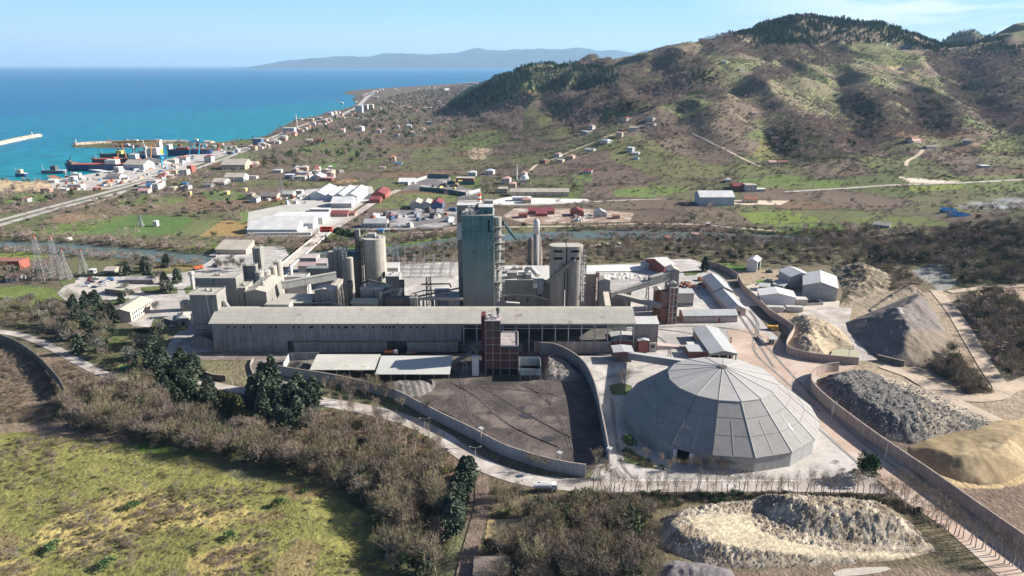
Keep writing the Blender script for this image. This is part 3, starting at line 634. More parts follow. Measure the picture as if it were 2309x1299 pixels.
wall('depot_fence','white wall from the long shed to the depot rear corner','fence',[(920,418),(945,408),(964,402)],4,.3,GREYW,None,1)
wall('scrap_fence','long white wall in front of the scrap yard by the river','wall',[(800,524),(900,524),(1000,520),(1032,516)],2.5,.3,CONCW,None,1)

# ---- heaps
def pile(name, label, cat, poly, slopes, top, mat, col, step=1.2, rough=.3, rs=2.2, cvar=.35, base=0.0, extra=None, gul=0.0, flat=()):
    w = [P(a,b,base) for a,b in poly]; pl = [(p.x,p.y) for p in w]
    xs = np.arange(min(p[0] for p in pl)-step, max(p[0] for p in pl)+2*step, step); yv = np.arange(min(p[1] for p in pl)-step, max(p[1] for p in pl)+2*step, step)
    X, Y = np.meshgrid(xs, yv); ins = pip(X, Y, pl); n = len(pl)
    Z = np.full(X.shape, 1e9)
    for i in range(n):
        d = dline(X, Y, [pl[i], pl[(i+1)%n]]); s = slopes[i%len(slopes)] if isinstance(slopes,(list,tuple)) else slopes
        g = 1
        if gul: g = 1-gul*(fbm(X/4.5+i, Y/4.5, 77, 3)-.3)
        Z = np.minimum(Z, d*math.tan(math.radians(s))*g)
    tp = top(*proj(X, Y, 0*X+3)) if callable(top) else top
    Z = np.minimum(Z, tp) if gul == 0 else np.where(Z > tp-1.2, tp-1.2*np.exp(-np.maximum(0,(Z-tp+1.2))/1.2), Z)
    if extra is not None: Z = np.maximum(Z, extra(X, Y, Z))
    amp = np.clip(Z/2.5, 0, 1)
    fm = np.zeros(Z.shape, bool); fx, fy = proj(X, Y, Z)
    for q in flat: fm |= pip(fx, fy, q)
    amp = amp*np.where(fm, .12, 1)
    Z = Z+rough*amp*((RNG.random(Z.shape)-.5)*2.0+1.7*(fbm(X/rs,Y/rs,13,3)-.5))
    g0 = gz(X, Y); Z = np.where(ins, np.maximum(Z,.02), -.6)+g0+.05
    ox, oy = w[0].x, w[0].y
    V = np.stack([X-ox, Y-oy, Z], -1).reshape(-1,3); idx = np.arange(X.size).reshape(X.shape)
    keep = ins[:-1,:-1]|ins[1:,:-1]|ins[:-1,1:]|ins[1:,1:]
    fq = np.stack([idx[:-1,:-1],idx[:-1,1:],idx[1:,1:],idx[1:,:-1]],-1)[keep]
    used = np.unique(fq); mp = np.zeros(X.size, int); mp[used] = np.arange(len(used))
    pX, pY = proj(X, Y, Z); c = col(pX, pY, Z, X, Y) if callable(col) else np.broadcast_to(np.array(col), X.shape+(3,))
    c = c*(1-cvar+2*cvar*RNG.random(X.shape)[...,None])*(.75+.5*fbm(X/7,Y/7,5,3)[...,None])
    o = np_mesh(name, V[used], mp[fq], mat, c.reshape(-1,3)[used], False); o.location = (ox,oy,0)
    HV.setdefault(name, []).append(np.stack([X,Y,Z],-1)[(Z-g0>.5)&~fm&ins]); return tag(o, label, cat)
HV = {}
HEAP = M('heap_material', None, .95, .18, .6, attr=True, spec=.08)
def stone_col(px, py, Z, X, Y):
    base = np.broadcast_to(c3(.37,.315,.24), X.shape+(3,)).copy()
    t = sm(.35,.65,fbm(X/2.5,Y/2.5,3,3)); return base*(1-.45*t[...,None]*c3(.9,1,1.1))
pile('stockpile','long pale stony stockpile with a ramp in the foreground','stockpile',[(1476,1200),(1492,1168),(1540,1148),(1640,1136),(1700,1130),(1770,1128),(1900,1134),(1990,1142),(2050,1175),(2090,1215),(2112,1244),(2030,1262),(1930,1272),(1800,1280),(1680,1284),(1590,1274),(1520,1250),(1480,1222)],
     38, lambda a,b: np.interp(a,[1450,1620,1800,2000,2100],[4.6,4.4,2.6,.8,.3]), HEAP, lambda px,py,Z,X,Y: np.where((pip(px,py,[(1535,1165),(1690,1158),(1705,1190),(1780,1222),(1900,1243),(2110,1250),(2090,1262),(1850,1258),(1700,1240),(1610,1220)]))[...,None], c3(.40,.335,.235), stone_col(px,py,Z,X,Y)), .62, .55, 2.0, .38, flat=[[(1535,1162),(1690,1155),(1705,1190),(1780,1222),(1900,1243),(2110,1250),(2090,1262),(1850,1258),(1700,1240),(1610,1220)]],
     extra=lambda X,Y,Z: (lambda pl: np.where(pip(X,Y,pl), np.minimum(dline(X,Y,pl+[pl[0]])*.78*(1-.5*(fbm(X/5,Y/5,9,3)-.5)), 6.6)+np.interp(proj(X,Y,0*X+3)[0],[1600,1800,2000,2100],[3.2,2.2,.5,.2]), 0))([(q.x,q.y) for q in (P(a,b) for a,b in [(1690,1165),(1700,1136),(1760,1133),(1900,1138),(1985,1146),(2045,1180),(2085,1222),(2095,1236),(2000,1240),(1900,1232),(1800,1216),(1720,1188)])]))
pile('rock_heap','dark grey rock heap piled against the long pink wall','rock heap',[(1842,856),(1900,842),(1950,836),(2000,850),(2060,865),(2150,905),(2240,945),(2270,965),(2240,978),(2150,985),(2080,1000),(2062,1003),(1985,990),(1930,960),(1870,915),(1840,885)],
     [38,38,30,12,10,10,10,14,34,36,36,38,38,38,38,38], lambda a,b: np.interp(a,[1840,1930,2050,2150,2260],[11,11,10,8,4]), HEAP,
     lambda px,py,Z,X,Y: np.where(pip(px,py,[(1955,815),(2010,830),(2160,885),(2290,950),(2250,960),(2150,930),(2080,895),(2000,860)])[...,None], c3(.29,.245,.19), np.where(((fbm(X/9,Y/9,4,3)>.50)&(px>2070))[...,None], c3(.215,.185,.15), c3(.120,.113,.105))), .8, .6, 2.4, .45, gul=.5)  # rock is dark; left and front coloured darker still for shade, plateau paler
pile('ridge_heap','tall grey ridge of tailings with a flat pale top','tailings heap',[(1905,728),(1912,748),(1946,784),(1976,808),(2013,824),(2066,829),(2120,822),(2150,800),(2140,760),(2118,720),(2100,690),(2070,668),(2030,676),(1960,705)],
     [31,31,31,31,33,33,33,30,40,40,45,40,30,31], 15.0, HEAP, lambda px,py,Z,X,Y: np.where((Z>14.2)[...,None], c3(.36,.33,.295), np.where((px>2040)[...,None]&(py>745)[...,None], c3(.175,.142,.108), c3(.150,.130,.118))*(.8+.4*fbm(X/1.6+Y*.2,Y/9,3,2)[...,None])), 1.0, .22, 3, .10, gul=.28)  # left face and lower right carry their shade in the colour, top left pale
pile('sand_heap','smooth golden sand heap beside the long pink wall','sand heap',[(2046,1008),(2047,1022),(2075,1045),(2114,1069),(2166,1087),(2219,1096),(2266,1090),(2297,1075),(2330,1060),(2345,960),(2250,945),(2170,958),(2090,985)],
     [31,31,31,31,31,31,31,31,30,14,13,14,24], lambda a,b: np.interp(a,[2040,2135,2200,2320],[9.8,9.8,8.5,5.5]), HEAP, lambda px,py,Z,X,Y: np.where((fbm(X/8,Y/8,2,3)>.56)[...,None]&(px>2150)[...,None], c3(.32,.245,.145), c3(.245,.182,.105)), .9, .10, 3, .08, gul=.3)
pile('clay_mound','rough tan clay mound behind the pink wall by the pond','mound',[(1768,728),(1790,714),(1850,722),(1890,738),(1916,764),(1925,782),(1890,782),(1870,792),(1866,806),(1820,802),(1778,790),(1772,776),(1784,755)],
     [32,30,28,26,22,20,30,34,30,32,32,32,32], 6.0, HEAP, (.33,.265,.185), .8, .55, 3, .22, gul=.7)
pile('coal_heap','ribbed grey coal heap in front of the open sheds','coal heap',[(855,866),(905,856),(985,858),(978,880),(950,895),(900,895),(862,885)], 22, 2.6, HEAP, lambda px,py,Z,X,Y: c3(.15,.135,.125)*(.7+.6*(np.sin(X*1.9+.6*Y)>.2))[...,None], .6, .25, 1.2, .15)
pile('coal_heap','coarse pale-topped coal heap in the corner of the coal yard','coal heap',[(1225,806),(1252,808),(1285,822),(1318,852),(1285,862),(1228,858)], [45,40,35,35,42,45], 2.5, HEAP, (.17,.15,.135), .8, .6, 2.0, .4)
pile('coal_heap','dark coal slope under the shed beside the ramp','coal heap',[(655,818),(715,814),(725,835),(700,850),(660,850),(640,842)], 24, 3.0, HEAP, (.10,.088,.08), .7, .4, 1.6, .25)
pile('coal_heap','low grey coal bank behind the roadside trees','coal heap',[(730,866),(850,848),(870,880),(820,882),(760,872)], 16, 1.6, HEAP, (.125,.11,.105), .8, .4, 1.6, .2)
pile('spoil_heap','blue-grey slag heap at the bottom edge of the picture','spoil heap',[(1485,1275),(1520,1263),(1590,1270),(1650,1285),(1665,1310),(1590,1330),(1480,1320)], 30, 3.5, HEAP, (.16,.145,.145), .6, .35, 1.5, .2, gul=.5)
pile('spoil_bank','brown eroded bank behind the ridge heap','bank',[(1955,700),(2000,668),(2040,645),(2075,655),(2090,668),(2030,676),(1965,706)], 34, 9.0, HEAP, (.20,.165,.125), 1.1, .8, 4, .25, gul=.6)
pile('spoil_bank','scrub-covered dark bank right of the big shed','bank',[(1890,690),(1900,660),(1890,630),(1870,605),(1940,595),(2010,620),(2020,650),(1960,672)], 24, 8, HEAP, lambda px,py,Z,X,Y: np.where((fbm(X/6,Y/6,8,3)>.5)[...,None], c3(.235,.19,.135), c3(.115,.10,.07)), 1.2, .8, 4, .3, gul=.6)
pile('rubble_heap','small pale rubble heap on the stockpile ramp','rubble heap',[(1612,1178),(1640,1170),(1650,1185),(1630,1192)], 35, 5.6, HEAP, (.36,.31,.25), .5, .5, 1.5, .4, base=3.5, extra=lambda X,Y,Z: Z+4.3) if False else None
tag(sheet('slip_slab', [(1878,1291),(1900,1283),(1950,1279),(2000,1278),(2010,1283),(1985,1291),(1940,1297),(1895,1300),(1880,1297)], .15, M('pale_slab',(.40,.355,.30),.95,.15,.2,spec=.05)))
# ================= BUILDING KIT =================
GLASS = M('window_glass', (.035,.045,.055), .15, .1, .5, spec=.5)
DARKM = M('dark_opening', (.012,.012,.013), .9, .1, .3, spec=.05)
FRAMEM = M('window_frame', (.55,.54,.52), .6, .1, .3)
_wm = {}
def windows(root, spec, w, d, mat=GLASS, name='window'):
    # spec: (side, n, u0, u1, z0, width, height): n openings evenly along the side
    for side, n, u0, u1, z0, ww, hh in spec:
        key = (round(ww,2), round(hh,2), mat.name, name)
        if key not in _wm:
            mb = MB(); mb.box(-ww/2,ww/2,-.07,.05,0,hh)
            if name == 'window':
                mb.cur = 1; t = .12
                mb.box(-ww/2-t,ww/2+t,-.12,.02,-t,-.005); mb.box(-ww/2-t,ww/2+t,-.12,.02,hh+.005,hh+t)
            o = mb.build(name, [mat, FRAMEM]); _wm[key] = o.data; COL.objects.unlink(o); bpy.data.objects.remove(o)
        L = w if side in 'fb' else d
        for i in range(n):
            u = L*(u0+(u1-u0)*((i+.5)/n))
            o = bpy.data.objects.new(name, _wm[key]); link(o, root)
            o.location, rz = {'f':((u,0,z0),0), 'b':((u,d,z0),math.pi), 'l':((0,u,z0),-math.pi/2), 'r':((w,u,z0),math.pi/2)}[side]
            o.rotation_euler = (0,0,rz)
def core(name, label, cat, x, y, rz, w, d, h, roof, rise, wm, rm, z=0.0, over=.5, th=.35, win=(), doors=(), group=None, open_sides='', door_mat=None):
    r = thing(name, label, cat, (x,y,z), rz, group); B = -1.0
    if roof == 'flat':
        MB().box(0,w,0,d,B,h).build('wall', wm, r)
        m = MB().box(-over*.4,w+over*.4,-over*.4,d+over*.4,h+.01,h+th); m.build('roof', rm, r)
    elif roof == 'parapet':
        MB().box(0,w,0,d,B,h-.6).build('wall', wm, r)
        m = MB().box(.3,w-.3,.3,d-.3,h-.59,h-.3); m.build('roof', rm, r)
        m = MB(); t = .3; m.box(0,w,0,t,h-.6,h+.25); m.box(0,w,d-t,d,h-.6,h+.25); m.box(0,t,t,d-t,h-.6,h+.25); m.box(w-t,w,t,d-t,h-.6,h+.25); m.build('parapet', wm, r)
    elif roof in ('gu','gv'):
        c = d if roof == 'gu' else w; L = w if roof == 'gu' else d; ax = 'x' if roof == 'gu' else 'y'
        MB().sweep([(0,B),(c,B),(c,h),(c/2,h+rise),(0,h)], 0, L, ax).build('wall', wm, r)
        s = rise/(c/2); o = over; e = .03
        prof = [(-o,h-o*s+e),(c/2,h+rise+e),(c+o,h-o*s+e),(c+o,h-o*s+th),(c/2,h+rise+th),(-o,h-o*s+th)]
        MB().sweep(prof, -o, L+o, ax).build('roof', rm, r)
    elif roof == 'hip':
        MB().box(0,w,0,d,B,h).build('wall', wm, r); o = over; k = min(w,d)/2
        a = (-o,-o,h+.02),(w+o,-o,h+.02),(w+o,d+o,h+.02),(-o,d+o,h+.02)
        t = ((k,d/2,h+rise),(w-k,d/2,h+rise)) if w >= d else ((w/2,k,h+rise),(w/2,d-k,h+rise))
        m = MB(); V = list(a)+list(t)
        F_ = [(3,2,1,0),(0,1,5,4),(1,2,5),(2,3,4,5),(3,0,4)] if w >= d else [(3,2,1,0),(0,1,4),(1,2,5,4),(2,3,5),(3,0,4,5)]
        m.add(V, F_); m.build('roof', rm, r)
    elif roof in ('mono','monob','monol','monor'):         # high side: back / front / right / left
        hi = {'mono':(0,0,1,1),'monob':(1,1,0,0),'monol':(0,1,1,0),'monor':(1,0,0,1)}[roof]
        cs = [(0,0),(w,0),(w,d),(0,d)]
        V = [(a,b,B) for a,b in cs]+[(a,b,h+rise*q) for (a,b),q in zip(cs,hi)]
        FF = [(3,2,1,0),(4,5,6,7),(0,1,5,4),(1,2,6,5),(2,3,7,6),(3,0,4,7)]
        MB().add(V, FF).build('wall', wm, r)
        c2 = [(-over,-over),(w+over,-over),(w+over,d+over),(-over,d+over)]
        V = [(a,b,h+rise*q+.03) for (a,b),q in zip(c2,hi)]+[(a,b,h+rise*q+th) for (a,b),q in zip(c2,hi)]
        MB().add(V, FF).build('roof', rm, r)
    windows(r, win, w, d)
    if doors: windows(r, doors, w, d, door_mat or DARKM, 'door')
    if roof == 'flat' and wm.name in ('cement_dusted_sheet','cement_dusted_wall') and w > 4 and d > 3: deco(r, w, d, h+th, over*.4)
    return r
def deco(r, w, d, h, o):                     # handrail, roof fans, pipes and a caged ladder on the dusty blocks
    m = MB(); C = [(-o,-o),(w+o,-o),(w+o,d+o),(-o,d+o),(-o,-o)]
    for (a,b),(c,e) in zip(C[:-1],C[1:]):
        L = math.hypot(c-a,e-b); n = max(1,int(L/2.2))
        for z in (.55,1.1): m.tube((a,b,h+z),(c,e,h+z),.05,.05,3)
        for i in range(n): m.tube((a+(c-a)*i/n,b+(e-b)*i/n,h),(a+(c-a)*i/n,b+(e-b)*i/n,h+1.1),.05,.05,3)
    m.build('railing', STEEL, r); q = random.Random(int(w*100+d*10))
    for k in range(2):
        x, y = w*q.uniform(.2,.8), d*q.uniform(.25,.75); s = q.uniform(.5,.95); MB().lathe(x,y,[(s,h),(s,h+s*1.1),(s*.6,h+s*1.3),(s*.6,h+s*1.9)],10).build('roof_fan', STEEL, r)
    x = w*q.uniform(.15,.85); m = MB(); m.tube((x,-.35,.5),(x,-.35,h-.8),.22,.22,6); m.tube((x,-.35,h-.8),(x+1.2,-.35,h-.2),.22,.22,6); m.build('wall_pipe', DKSTEEL, r)
    x = w*q.uniform(.15,.85); m = MB()
    for s in (-.3,.3): m.tube((x+s,-.25,0),(x+s,-.25,h+1),.05,.05,3)
    for i in range(int(h/.9)): m.tube((x-.3,-.25,i*.9+.4),(x+.3,-.25,i*.9+.4),.035,.035,3)
    m.build('ladder', STEEL, r)
def wb(name, label, cat, x0, x1, y0, y1, h, roof, rise, wm, rm, **k): return core(name, label, cat, x0, y0, 0, x1-x0, y1-y0, h, roof, rise, wm, rm, **k)
def pb(name, label, cat, pl, pr, pt, Y, pback, roof, rise, wm, rm, **k):     # front face at depth Y, its top edge on row pt, top back edge on row pback
    z = HZ(Y, pt); y1 = YZ(z+(rise if roof == 'mono' else 0), pback) if pback else Y+k.pop('depth')
    return wb(name, label, cat, XAT(pl,Y,z), XAT(pr,Y,z), Y, max(y1, Y+2), z, roof, rise, wm, rm, **k)
def house(name, label, cat, A, B, d, h, roof, rise, wm, rm, drape=False, **k):
    a, b = (G(*A), G(*B)) if drape else (P(*A), P(*B)); v = b-a; w = math.hypot(v.x, v.y)
    return core(name, label, cat, a.x, a.y, math.atan2(v.y, v.x), w, d, h, roof, rise, wm, rm, z=(min(a.z,b.z) if drape else 0), **k)
def copy_tree(o, parent=None):
    c = o.copy(); COL.objects.link(c); c.parent = parent
    for ch in o.children: copy_tree(ch, c)
    return c
def lattice(mb, p0, p1, w0, w1, n, r=.12, cross=True):     # square lattice mast from p0 to p1
    p0, p1 = Vector(p0), Vector(p1); C = [(-1,-1),(1,-1),(1,1),(-1,1)]
    def ring(t):
        p = p0.lerp(p1,t); w = (w0+(w1-w0)*t)/2; return [p+Vector((a*w,b*w,0)) for a,b in C]
    R = [ring(i/n) for i in range(n+1)]
    for i in range(4): mb.tube(R[0][i], R[n][i], r, r, 4)
    for k in range(n):
        for i in range(4):
            j = (i+1)%4; mb.tube(R[k+1][i], R[k+1][j], r*.7, r*.7, 3, False)
            if cross: mb.tube(R[k][i], R[k+1][j], r*.7, r*.7, 3, False); mb.tube(R[k][j], R[k+1][i], r*.7, r*.7, 3, False)
    return mb
# ---- plant materials: everything wears grey cement dust
CEM  = M('cement_dusted_sheet', (.235,.225,.205), .9, .12, .06, streak=.22, lines=[('x',1.0,.12,.9),('z',9.0,.012,.75)], spec=.12)
CEM2 = M('cement_dusted_wall', (.285,.27,.245), .9, .14, .08, streak=.25, spec=.12)
def zdust(m, col, z0, z1, amt):            # settled dust thickening towards the foot
    T = m.node_tree; N = T.nodes; L = T.links; b = N['Principled BSDF']; src = b.inputs['Base Color'].links[0].from_socket
    sp = N.new('ShaderNodeSeparateXYZ'); L.new(N['Texture Coordinate'].outputs['Object'], sp.inputs[0]); mr = N.new('ShaderNodeMapRange')
    for k, v in zip((1,2,3,4), (z0,z1,amt,0)): mr.inputs[k].default_value = v
    L.new(sp.outputs[2], mr.inputs[0]); mx = N.new('ShaderNodeMix'); mx.data_type = 'RGBA'; L.new(mr.outputs[0], mx.inputs[0]); L.new(src, mx.inputs[6]); mx.inputs[7].default_value = (*col,1); L.new(mx.outputs[2], b.inputs['Base Color'])
CROOF = M('dusty_sheet_roof', (.37,.345,.295), .9, .12, .05, dust=((.34,.31,.26),.10,.54,.68), lines=[('x',2.4,.05,.86),('y',3.1,.04,.86)], spec=.12)
HROOF = M('hall_sheet_roof', (.36,.335,.285), .9, .10, .03, dust=((.24,.21,.17),.14,.60,.68), lines=[('x',6.1,.022,.72),('y',2.6,.06,.78)], spec=.12)
CONC = M('raw_concrete', (.33,.305,.265), .9, .12, .06, streak=.30, lines=[('z',3.2,.02,.9)], spec=.12)
TEAL = M('teal_tower_sheet', (.064,.136,.142), .8, .16, .05, streak=.30, dust=((.20,.195,.175),.07,.52,.76), lines=[('z',11.6,.022,.5),('x',3.0,.22,1.22),('x',1.2,.10,.9)], spec=.15)
zdust(TEAL, (.21,.20,.18), 12, 58, .9)
STEEL = M('dusty_steel', (.30,.285,.26), .7, .2, .3, streak=.2, spec=.2)
DKSTEEL = M('dark_steel', (.10,.095,.088), .7, .25, .3, streak=.2, spec=.2)
MAROON = M('maroon_render', (.125,.048,.045), .85, .18, .15, streak=.25, spec=.15)
BRICK = M('brick_infill', (.235,.105,.075), .9, .2, .3, streak=.2, lines=[('z',1.2,.06,.8)], spec=.1)
PALEB = M('pale_beam', (.40,.385,.36), .9, .12, .3, streak=.15, spec=.1)
GREYR = M('grey_sheet_roof', (.34,.345,.34), .75, .08, .08, lines=[('x',1.1,.10,.93),('y',5.0,.012,.85)], spec=.2)
LIGHTR = M('pale_sheet_roof', (.46,.44,.41), .8, .08, .06, lines=[('x',1.2,.08,.93)], spec=.15)
PINKR = M('pink_dust_wall', (.42,.335,.30), .9, .12, .15, streak=.18, spec=.1)
BROWNW = M('brown_dusted_wall', (.275,.205,.175), .9, .14, .1, streak=.25, lines=[('z',4.0,.02,.8)], spec=.1)
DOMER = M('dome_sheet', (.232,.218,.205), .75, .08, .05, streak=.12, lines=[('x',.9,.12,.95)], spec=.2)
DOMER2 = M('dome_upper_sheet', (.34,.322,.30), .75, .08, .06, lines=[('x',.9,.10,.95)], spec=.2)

# ================= THE PLANT =================
def main_hall():
    y0, y1, zr = 365.0, 391.0, 20.9; ze = HZ(y0, 729)
    x0, x1, xm = XAT(474,y0,ze), XAT(1432,y0,ze), XAT(1040,y0,ze); ym = (y0+y1)/2
    r = thing('storage_hall','very long storage hall with pale dusty roof and half open front','hall',(x0,y0,0)); w = x1-x0; m = xm-x0; d = y1-y0
    z1 = HZ(y0, 769)
    MB().box(0,m,0,.35,z1,ze-.1).build('upper_wall', M('hall_front_sheet',(.235,.235,.225),.85,.14,.04,streak=.30,lines=[('x',3.05,.03,.8),('z',2.3,.03,.92)],spec=.15), r)
    MB().box(0,m*.30,-.15,.3,-1,z1-.02).build('lower_wall', M('hall_lower_wall',(.25,.235,.21),.9,.2,.08,streak=.35,spec=.1), r)
    MB().box(m*.325,m*.70,-.7,.2,-1,z1-.5).build('lower_wall', CEM2, r)
    MB().box(m*.78,m*.985,-.7,.2,-1,z1-.5).build('lower_wall', CEM2, r)
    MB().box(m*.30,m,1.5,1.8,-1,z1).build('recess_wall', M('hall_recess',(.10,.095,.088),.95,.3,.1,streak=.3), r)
    for a,b in ((.325,.70),(.78,.985)): MB().box(m*a-.1,m*b+.1,-.95,-.71,z1-.5,z1-.15).build('yellow_rail', M('rail_ochre',(.36,.27,.17),.8,.2,.3), r)
    MB().sweep([(0,-1),(d,-1),(d,ze-.1),(d/2,zr-.2),(0,ze-.1)], 0, .4).build('gable_wall', CEM2, r)
    MB().box(0,w,d-.4,d,-1,ze-.1).build('back_wall', CEM2, r)
    prof = []; n = 10
    prof = [(-.8,ze-.25),(d*.40,zr-.25),(d*.46,zr),(d*.54,zr),(d*.60,zr-.25),(d+.8,ze-.25)]
    MB().sweep(prof+[(a,z+.3) for a,z in prof[::-1]], -.8, w+.5).build('roof', HROOF, r)
    xs = np.linspace(m+1.2, w-.3, 14)
    for i,x in enumerate(xs): MB().box(x-.3,x+.3,0,.6,-1,ze-.2).build('column', PALEB, r)
    for z in (HZ(y0,741), ze-.9): MB().box(m,w,.1,.4,z-.2,z+.2).build('girt', PALEB, r)
    a = XAT(1204,y0,8)-x0; b = XAT(1379,y0,8)-x0
    MB().box(a,b,-.9,-.3,-1,HZ(y0,769)).build('bunker_wall', CONCW, r)
    MB().box(m,XAT(1180,y0,8)-x0,-.5,-.2,-1,HZ(y0,769)-1).build('bunker_wall', M('bunker_dark',(.13,.12,.11),.95,.3,.2,streak=.3), r)
    MB().prism([(m+2,5),(w-4,5),(w-10,d-2),(m+2,d-2)],-.5,5).build('stored_clinker', M('stored_clinker_dust',(.10,.092,.085),.95,.3,.2), r)
    for px in (610,622,662,674,700,704,730,750,764,778,782,797,820,842,863,871,880,888,909,926,941,955,565,550,530,515):
        x = XAT(px,y0,14)-x0; MB().box(x-.45,x+.45,-.06,.02,ze-2.9,ze-1.7).build('vent_opening', DARKM, r)
    ri = MB(); ri.box(XAT(595,ym,zr)-x0, XAT(650,ym,zr)-x0, d*.55, d*.85, zr-1.5, zr+1.6); ri.build('roof_monitor', CROOF, r)
    return r
main_hall()
pb('canopy_bay','low pale canopy bay at the right end of the long hall','canopy',1432.8,1485,731,366,715,'mono',1.2,M('bay_wall',(.22,.19,.175),.9,.2,.2,streak=.2),LIGHTR)
wb_ = lambda *a, **k: wb(*a, **k)
r = pb('mill_building','tall flat-topped grey mill block at the left end of the hall','mill',427,487.5,666,374,650,'flat',0,CEM,CROOF,win=[('f',3,.1,.9,12.5,2.6,.9),('f',2,.1,.6,9,3.0,.9)])
MB().tube((XAT(470,374,20)-XAT(427,374,30.7),-.25,31),(XAT(476,374,17)-XAT(427,374,30.7),-.25,13),.22,.22,5).build('downpipe', FRAMEM, r)
mb = MB(); mb.tube((15.3,7,24),(21,4.5,16.5),1.3,1.3,8); mb.build('duct', CEM2, r)
house('mill_annex','small gabled lean-to at the foot of the left mill block','annex',(430,784),(480,787),9,5.2,'gv',2.4,CEM2,M('annex_roof',(.14,.13,.12),.9,.2,.1))
r = pb('mill_building','wide grey mill block behind the tall left block','mill',439,531,628,399,617,'flat',0,CEM,CROOF,doors=[('r',1,.3,.6,22,1.6,4)])
pb('mill_extension','low grey extension stepping down from the wide mill block','mill',531.5,553,650,400,636,'flat',0,CEM2,CROOF)
r = pb('packing_house','grey gabled packing house with a sunlit right wall','building',552.6,600,659,398,None,'gv',1.5,CEM,CROOF,depth=30)
MB().lathe(7.5,9,[(1.6,25),(1.9,25.4),(1.1,26.4),(.5,27.6),(.5,29.2)],10).build('roof_vent', STEEL, r)
r = pb('elevator_tower','dark narrow elevator tower above the four round tanks','tower',568,585.5,561,441,556,'flat',0,CEM,CROOF)
pb('elevator_house','dark grey block below the narrow elevator tower','tower',546.5,576,600,428,596,'flat',0,CEM,CROOF)
for px,Y,pt,rr in ((584,430,613,2.9),(599,434,612,3.0),(614.5,447,602,2.6),(626,460,590,2.9)):
    z = HZ(Y,pt); t = thing('storage_tank',{584:'short dusty storage tank nearest the dark elevator block',599:'dusty round storage tank second from the elevator block',614.5:'slim dusty storage tank between two wider tanks',626:'rearmost and tallest of the four dusty round tanks'}[px],'tank',(XAT(px,Y,z),Y,0),0,'round dusty storage tanks')
    MB().lathe(0,0,[(rr,-1),(rr,z)],20).build('shell', M('tank_shell',(.40,.375,.32),.85,.15,.2,streak=.3,lines=[('z',3.0,.03,.8)],spec=.15), t, smooth=False)
    MB().lathe(0,0,[(rr+.15,z),(rr+.15,z+.25),(.4,z+1.1)],20).build('roof', CROOF, t)
    mb = MB(); q = [(rr*math.cos(a)*.95,rr*math.sin(a)*.95,z+.2) for a in np.linspace(0,2*math.pi,13)]
    for a in q: mb.tube(a,(a[0],a[1],z+1.4),.06,.06,3)
    mb.path([(a[0],a[1],z+1.4) for a in q],.06,3); mb.build('railing', FRAMEM, t)
def gallery(name, label, p0, p1, w=3.0, h=3.0, wm=None, rm=None, legs=(), leg_mat=None):
    p0, p1 = Vector(p0), Vector(p1); r = thing(name, label, 'conveyor', (p0.x,p0.y,0)); o = Vector((p0.x,p0.y,0))
    MB().beam(p0-o,p1-o,w,h).build('enclosure', wm or CEM2, r)
    up = Vector((0,0,h+.02)); MB().beam(p0-o+up,p1-o+up,w+.5,.22).build('roof', rm or CROOF, r)
    for f in legs:
        q = p0.lerp(p1,f)-o; m = MB()
        if q.z < 1: continue
        s = 1.2
        m.tube((q.x-s,q.y-.9,-.5),(q.x-.5,q.y-.6,q.z+.3),.22,.18,4); m.tube((q.x+s,q.y-.9,-.5),(q.x+.5,q.y-.6,q.z+.3),.22,.18,4)
        m.tube((q.x-s,q.y+.9,-.5),(q.x-.5,q.y+.6,q.z+.3),.22,.18,4); m.tube((q.x+s,q.y+.9,-.5),(q.x+.5,q.y+.6,q.z+.3),.22,.18,4)
        n = max(2,int(q.z/3))
        for i in range(n):
            a, b = i/n*q.z, (i+1)/n*q.z; f0, f1 = s-(s-.5)*i/n, s-(s-.5)*(i+1)/n
            m.tube((q.x-f0,q.y-.9,a),(q.x+f1,q.y-.8,b),.1,.1,3); m.tube((q.x+f0,q.y-.9,a),(q.x-f1,q.y-.8,b),.1,.1,3)
        m.build('trestle', leg_mat or STEEL, r)
    return r
gallery('conveyor_gallery','pale inclined conveyor gallery from the packing house to the silos',PY(637,651,416),PY(759,629,428),3.2,4.2,M('pale_gallery',(.42,.40,.35),.9,.12,.2,streak=.2),CROOF,(.45,.95))
# round silo and its neighbours
Y = 455; z = HZ(Y,537); r = thing('cement_silo','tallest round concrete silo, sunlit on its right side','silo',(XAT(843,Y,z),Y,0))
MB().lathe(0,0,[(7.25,-1),(7.25,z)],40).build('shell', CONC, r, smooth=False); MB().lathe(0,0,[(7.45,z),(7.45,z+.5)],40).build('roof', CROOF, r)
m = MB(); m.box(-4,1,-1,4,z+.5,z+3); m.box(2,4,-3,0,z+.5,z+2); m.build('roof_house', STEEL, r)
m = MB(); m.path([(7.3*math.cos(a),7.3*math.sin(a),z+1.5) for a in np.linspace(0,2*math.pi,20)],.07,3); m.build('railing', FRAMEM, r)
MB().box(5.9,6.9,-4.9,-4.1,17,21).build('hatch', DARKM, r)
Y = 451; z = HZ(Y,517); t = thing('bucket_elevator','dark lattice bucket elevator on the left of the tallest silo','elevator',(XAT(806.5,Y,z),Y,0))
lattice(MB(),(0,0,-.5),(0,0,z-5),3.6,3.6,14,.2).build('lattice_frame', DKSTEEL, t); MB().box(-.7,.7,-.7,.7,0,z-4).build('casing', DKSTEEL, t)
MB().box(-1.5,1.2,-1.5,1.5,z-7,z).build('head_house', CEM, t); m = MB(); m.beam((1,0,z-7),(7,3,z-9.5),1.6,1.6); m.build('chute', STEEL, t)
pb('silo_block','grey silo block left of the lattice stair tower','silo',738,750,571,450,567,'flat',0,CEM,CROOF)
pb('silo_block','taller grey silo block with a pale roof edge','silo',750.5,777.5,564.5,447,560,'flat',0,CEM,LIGHTR)
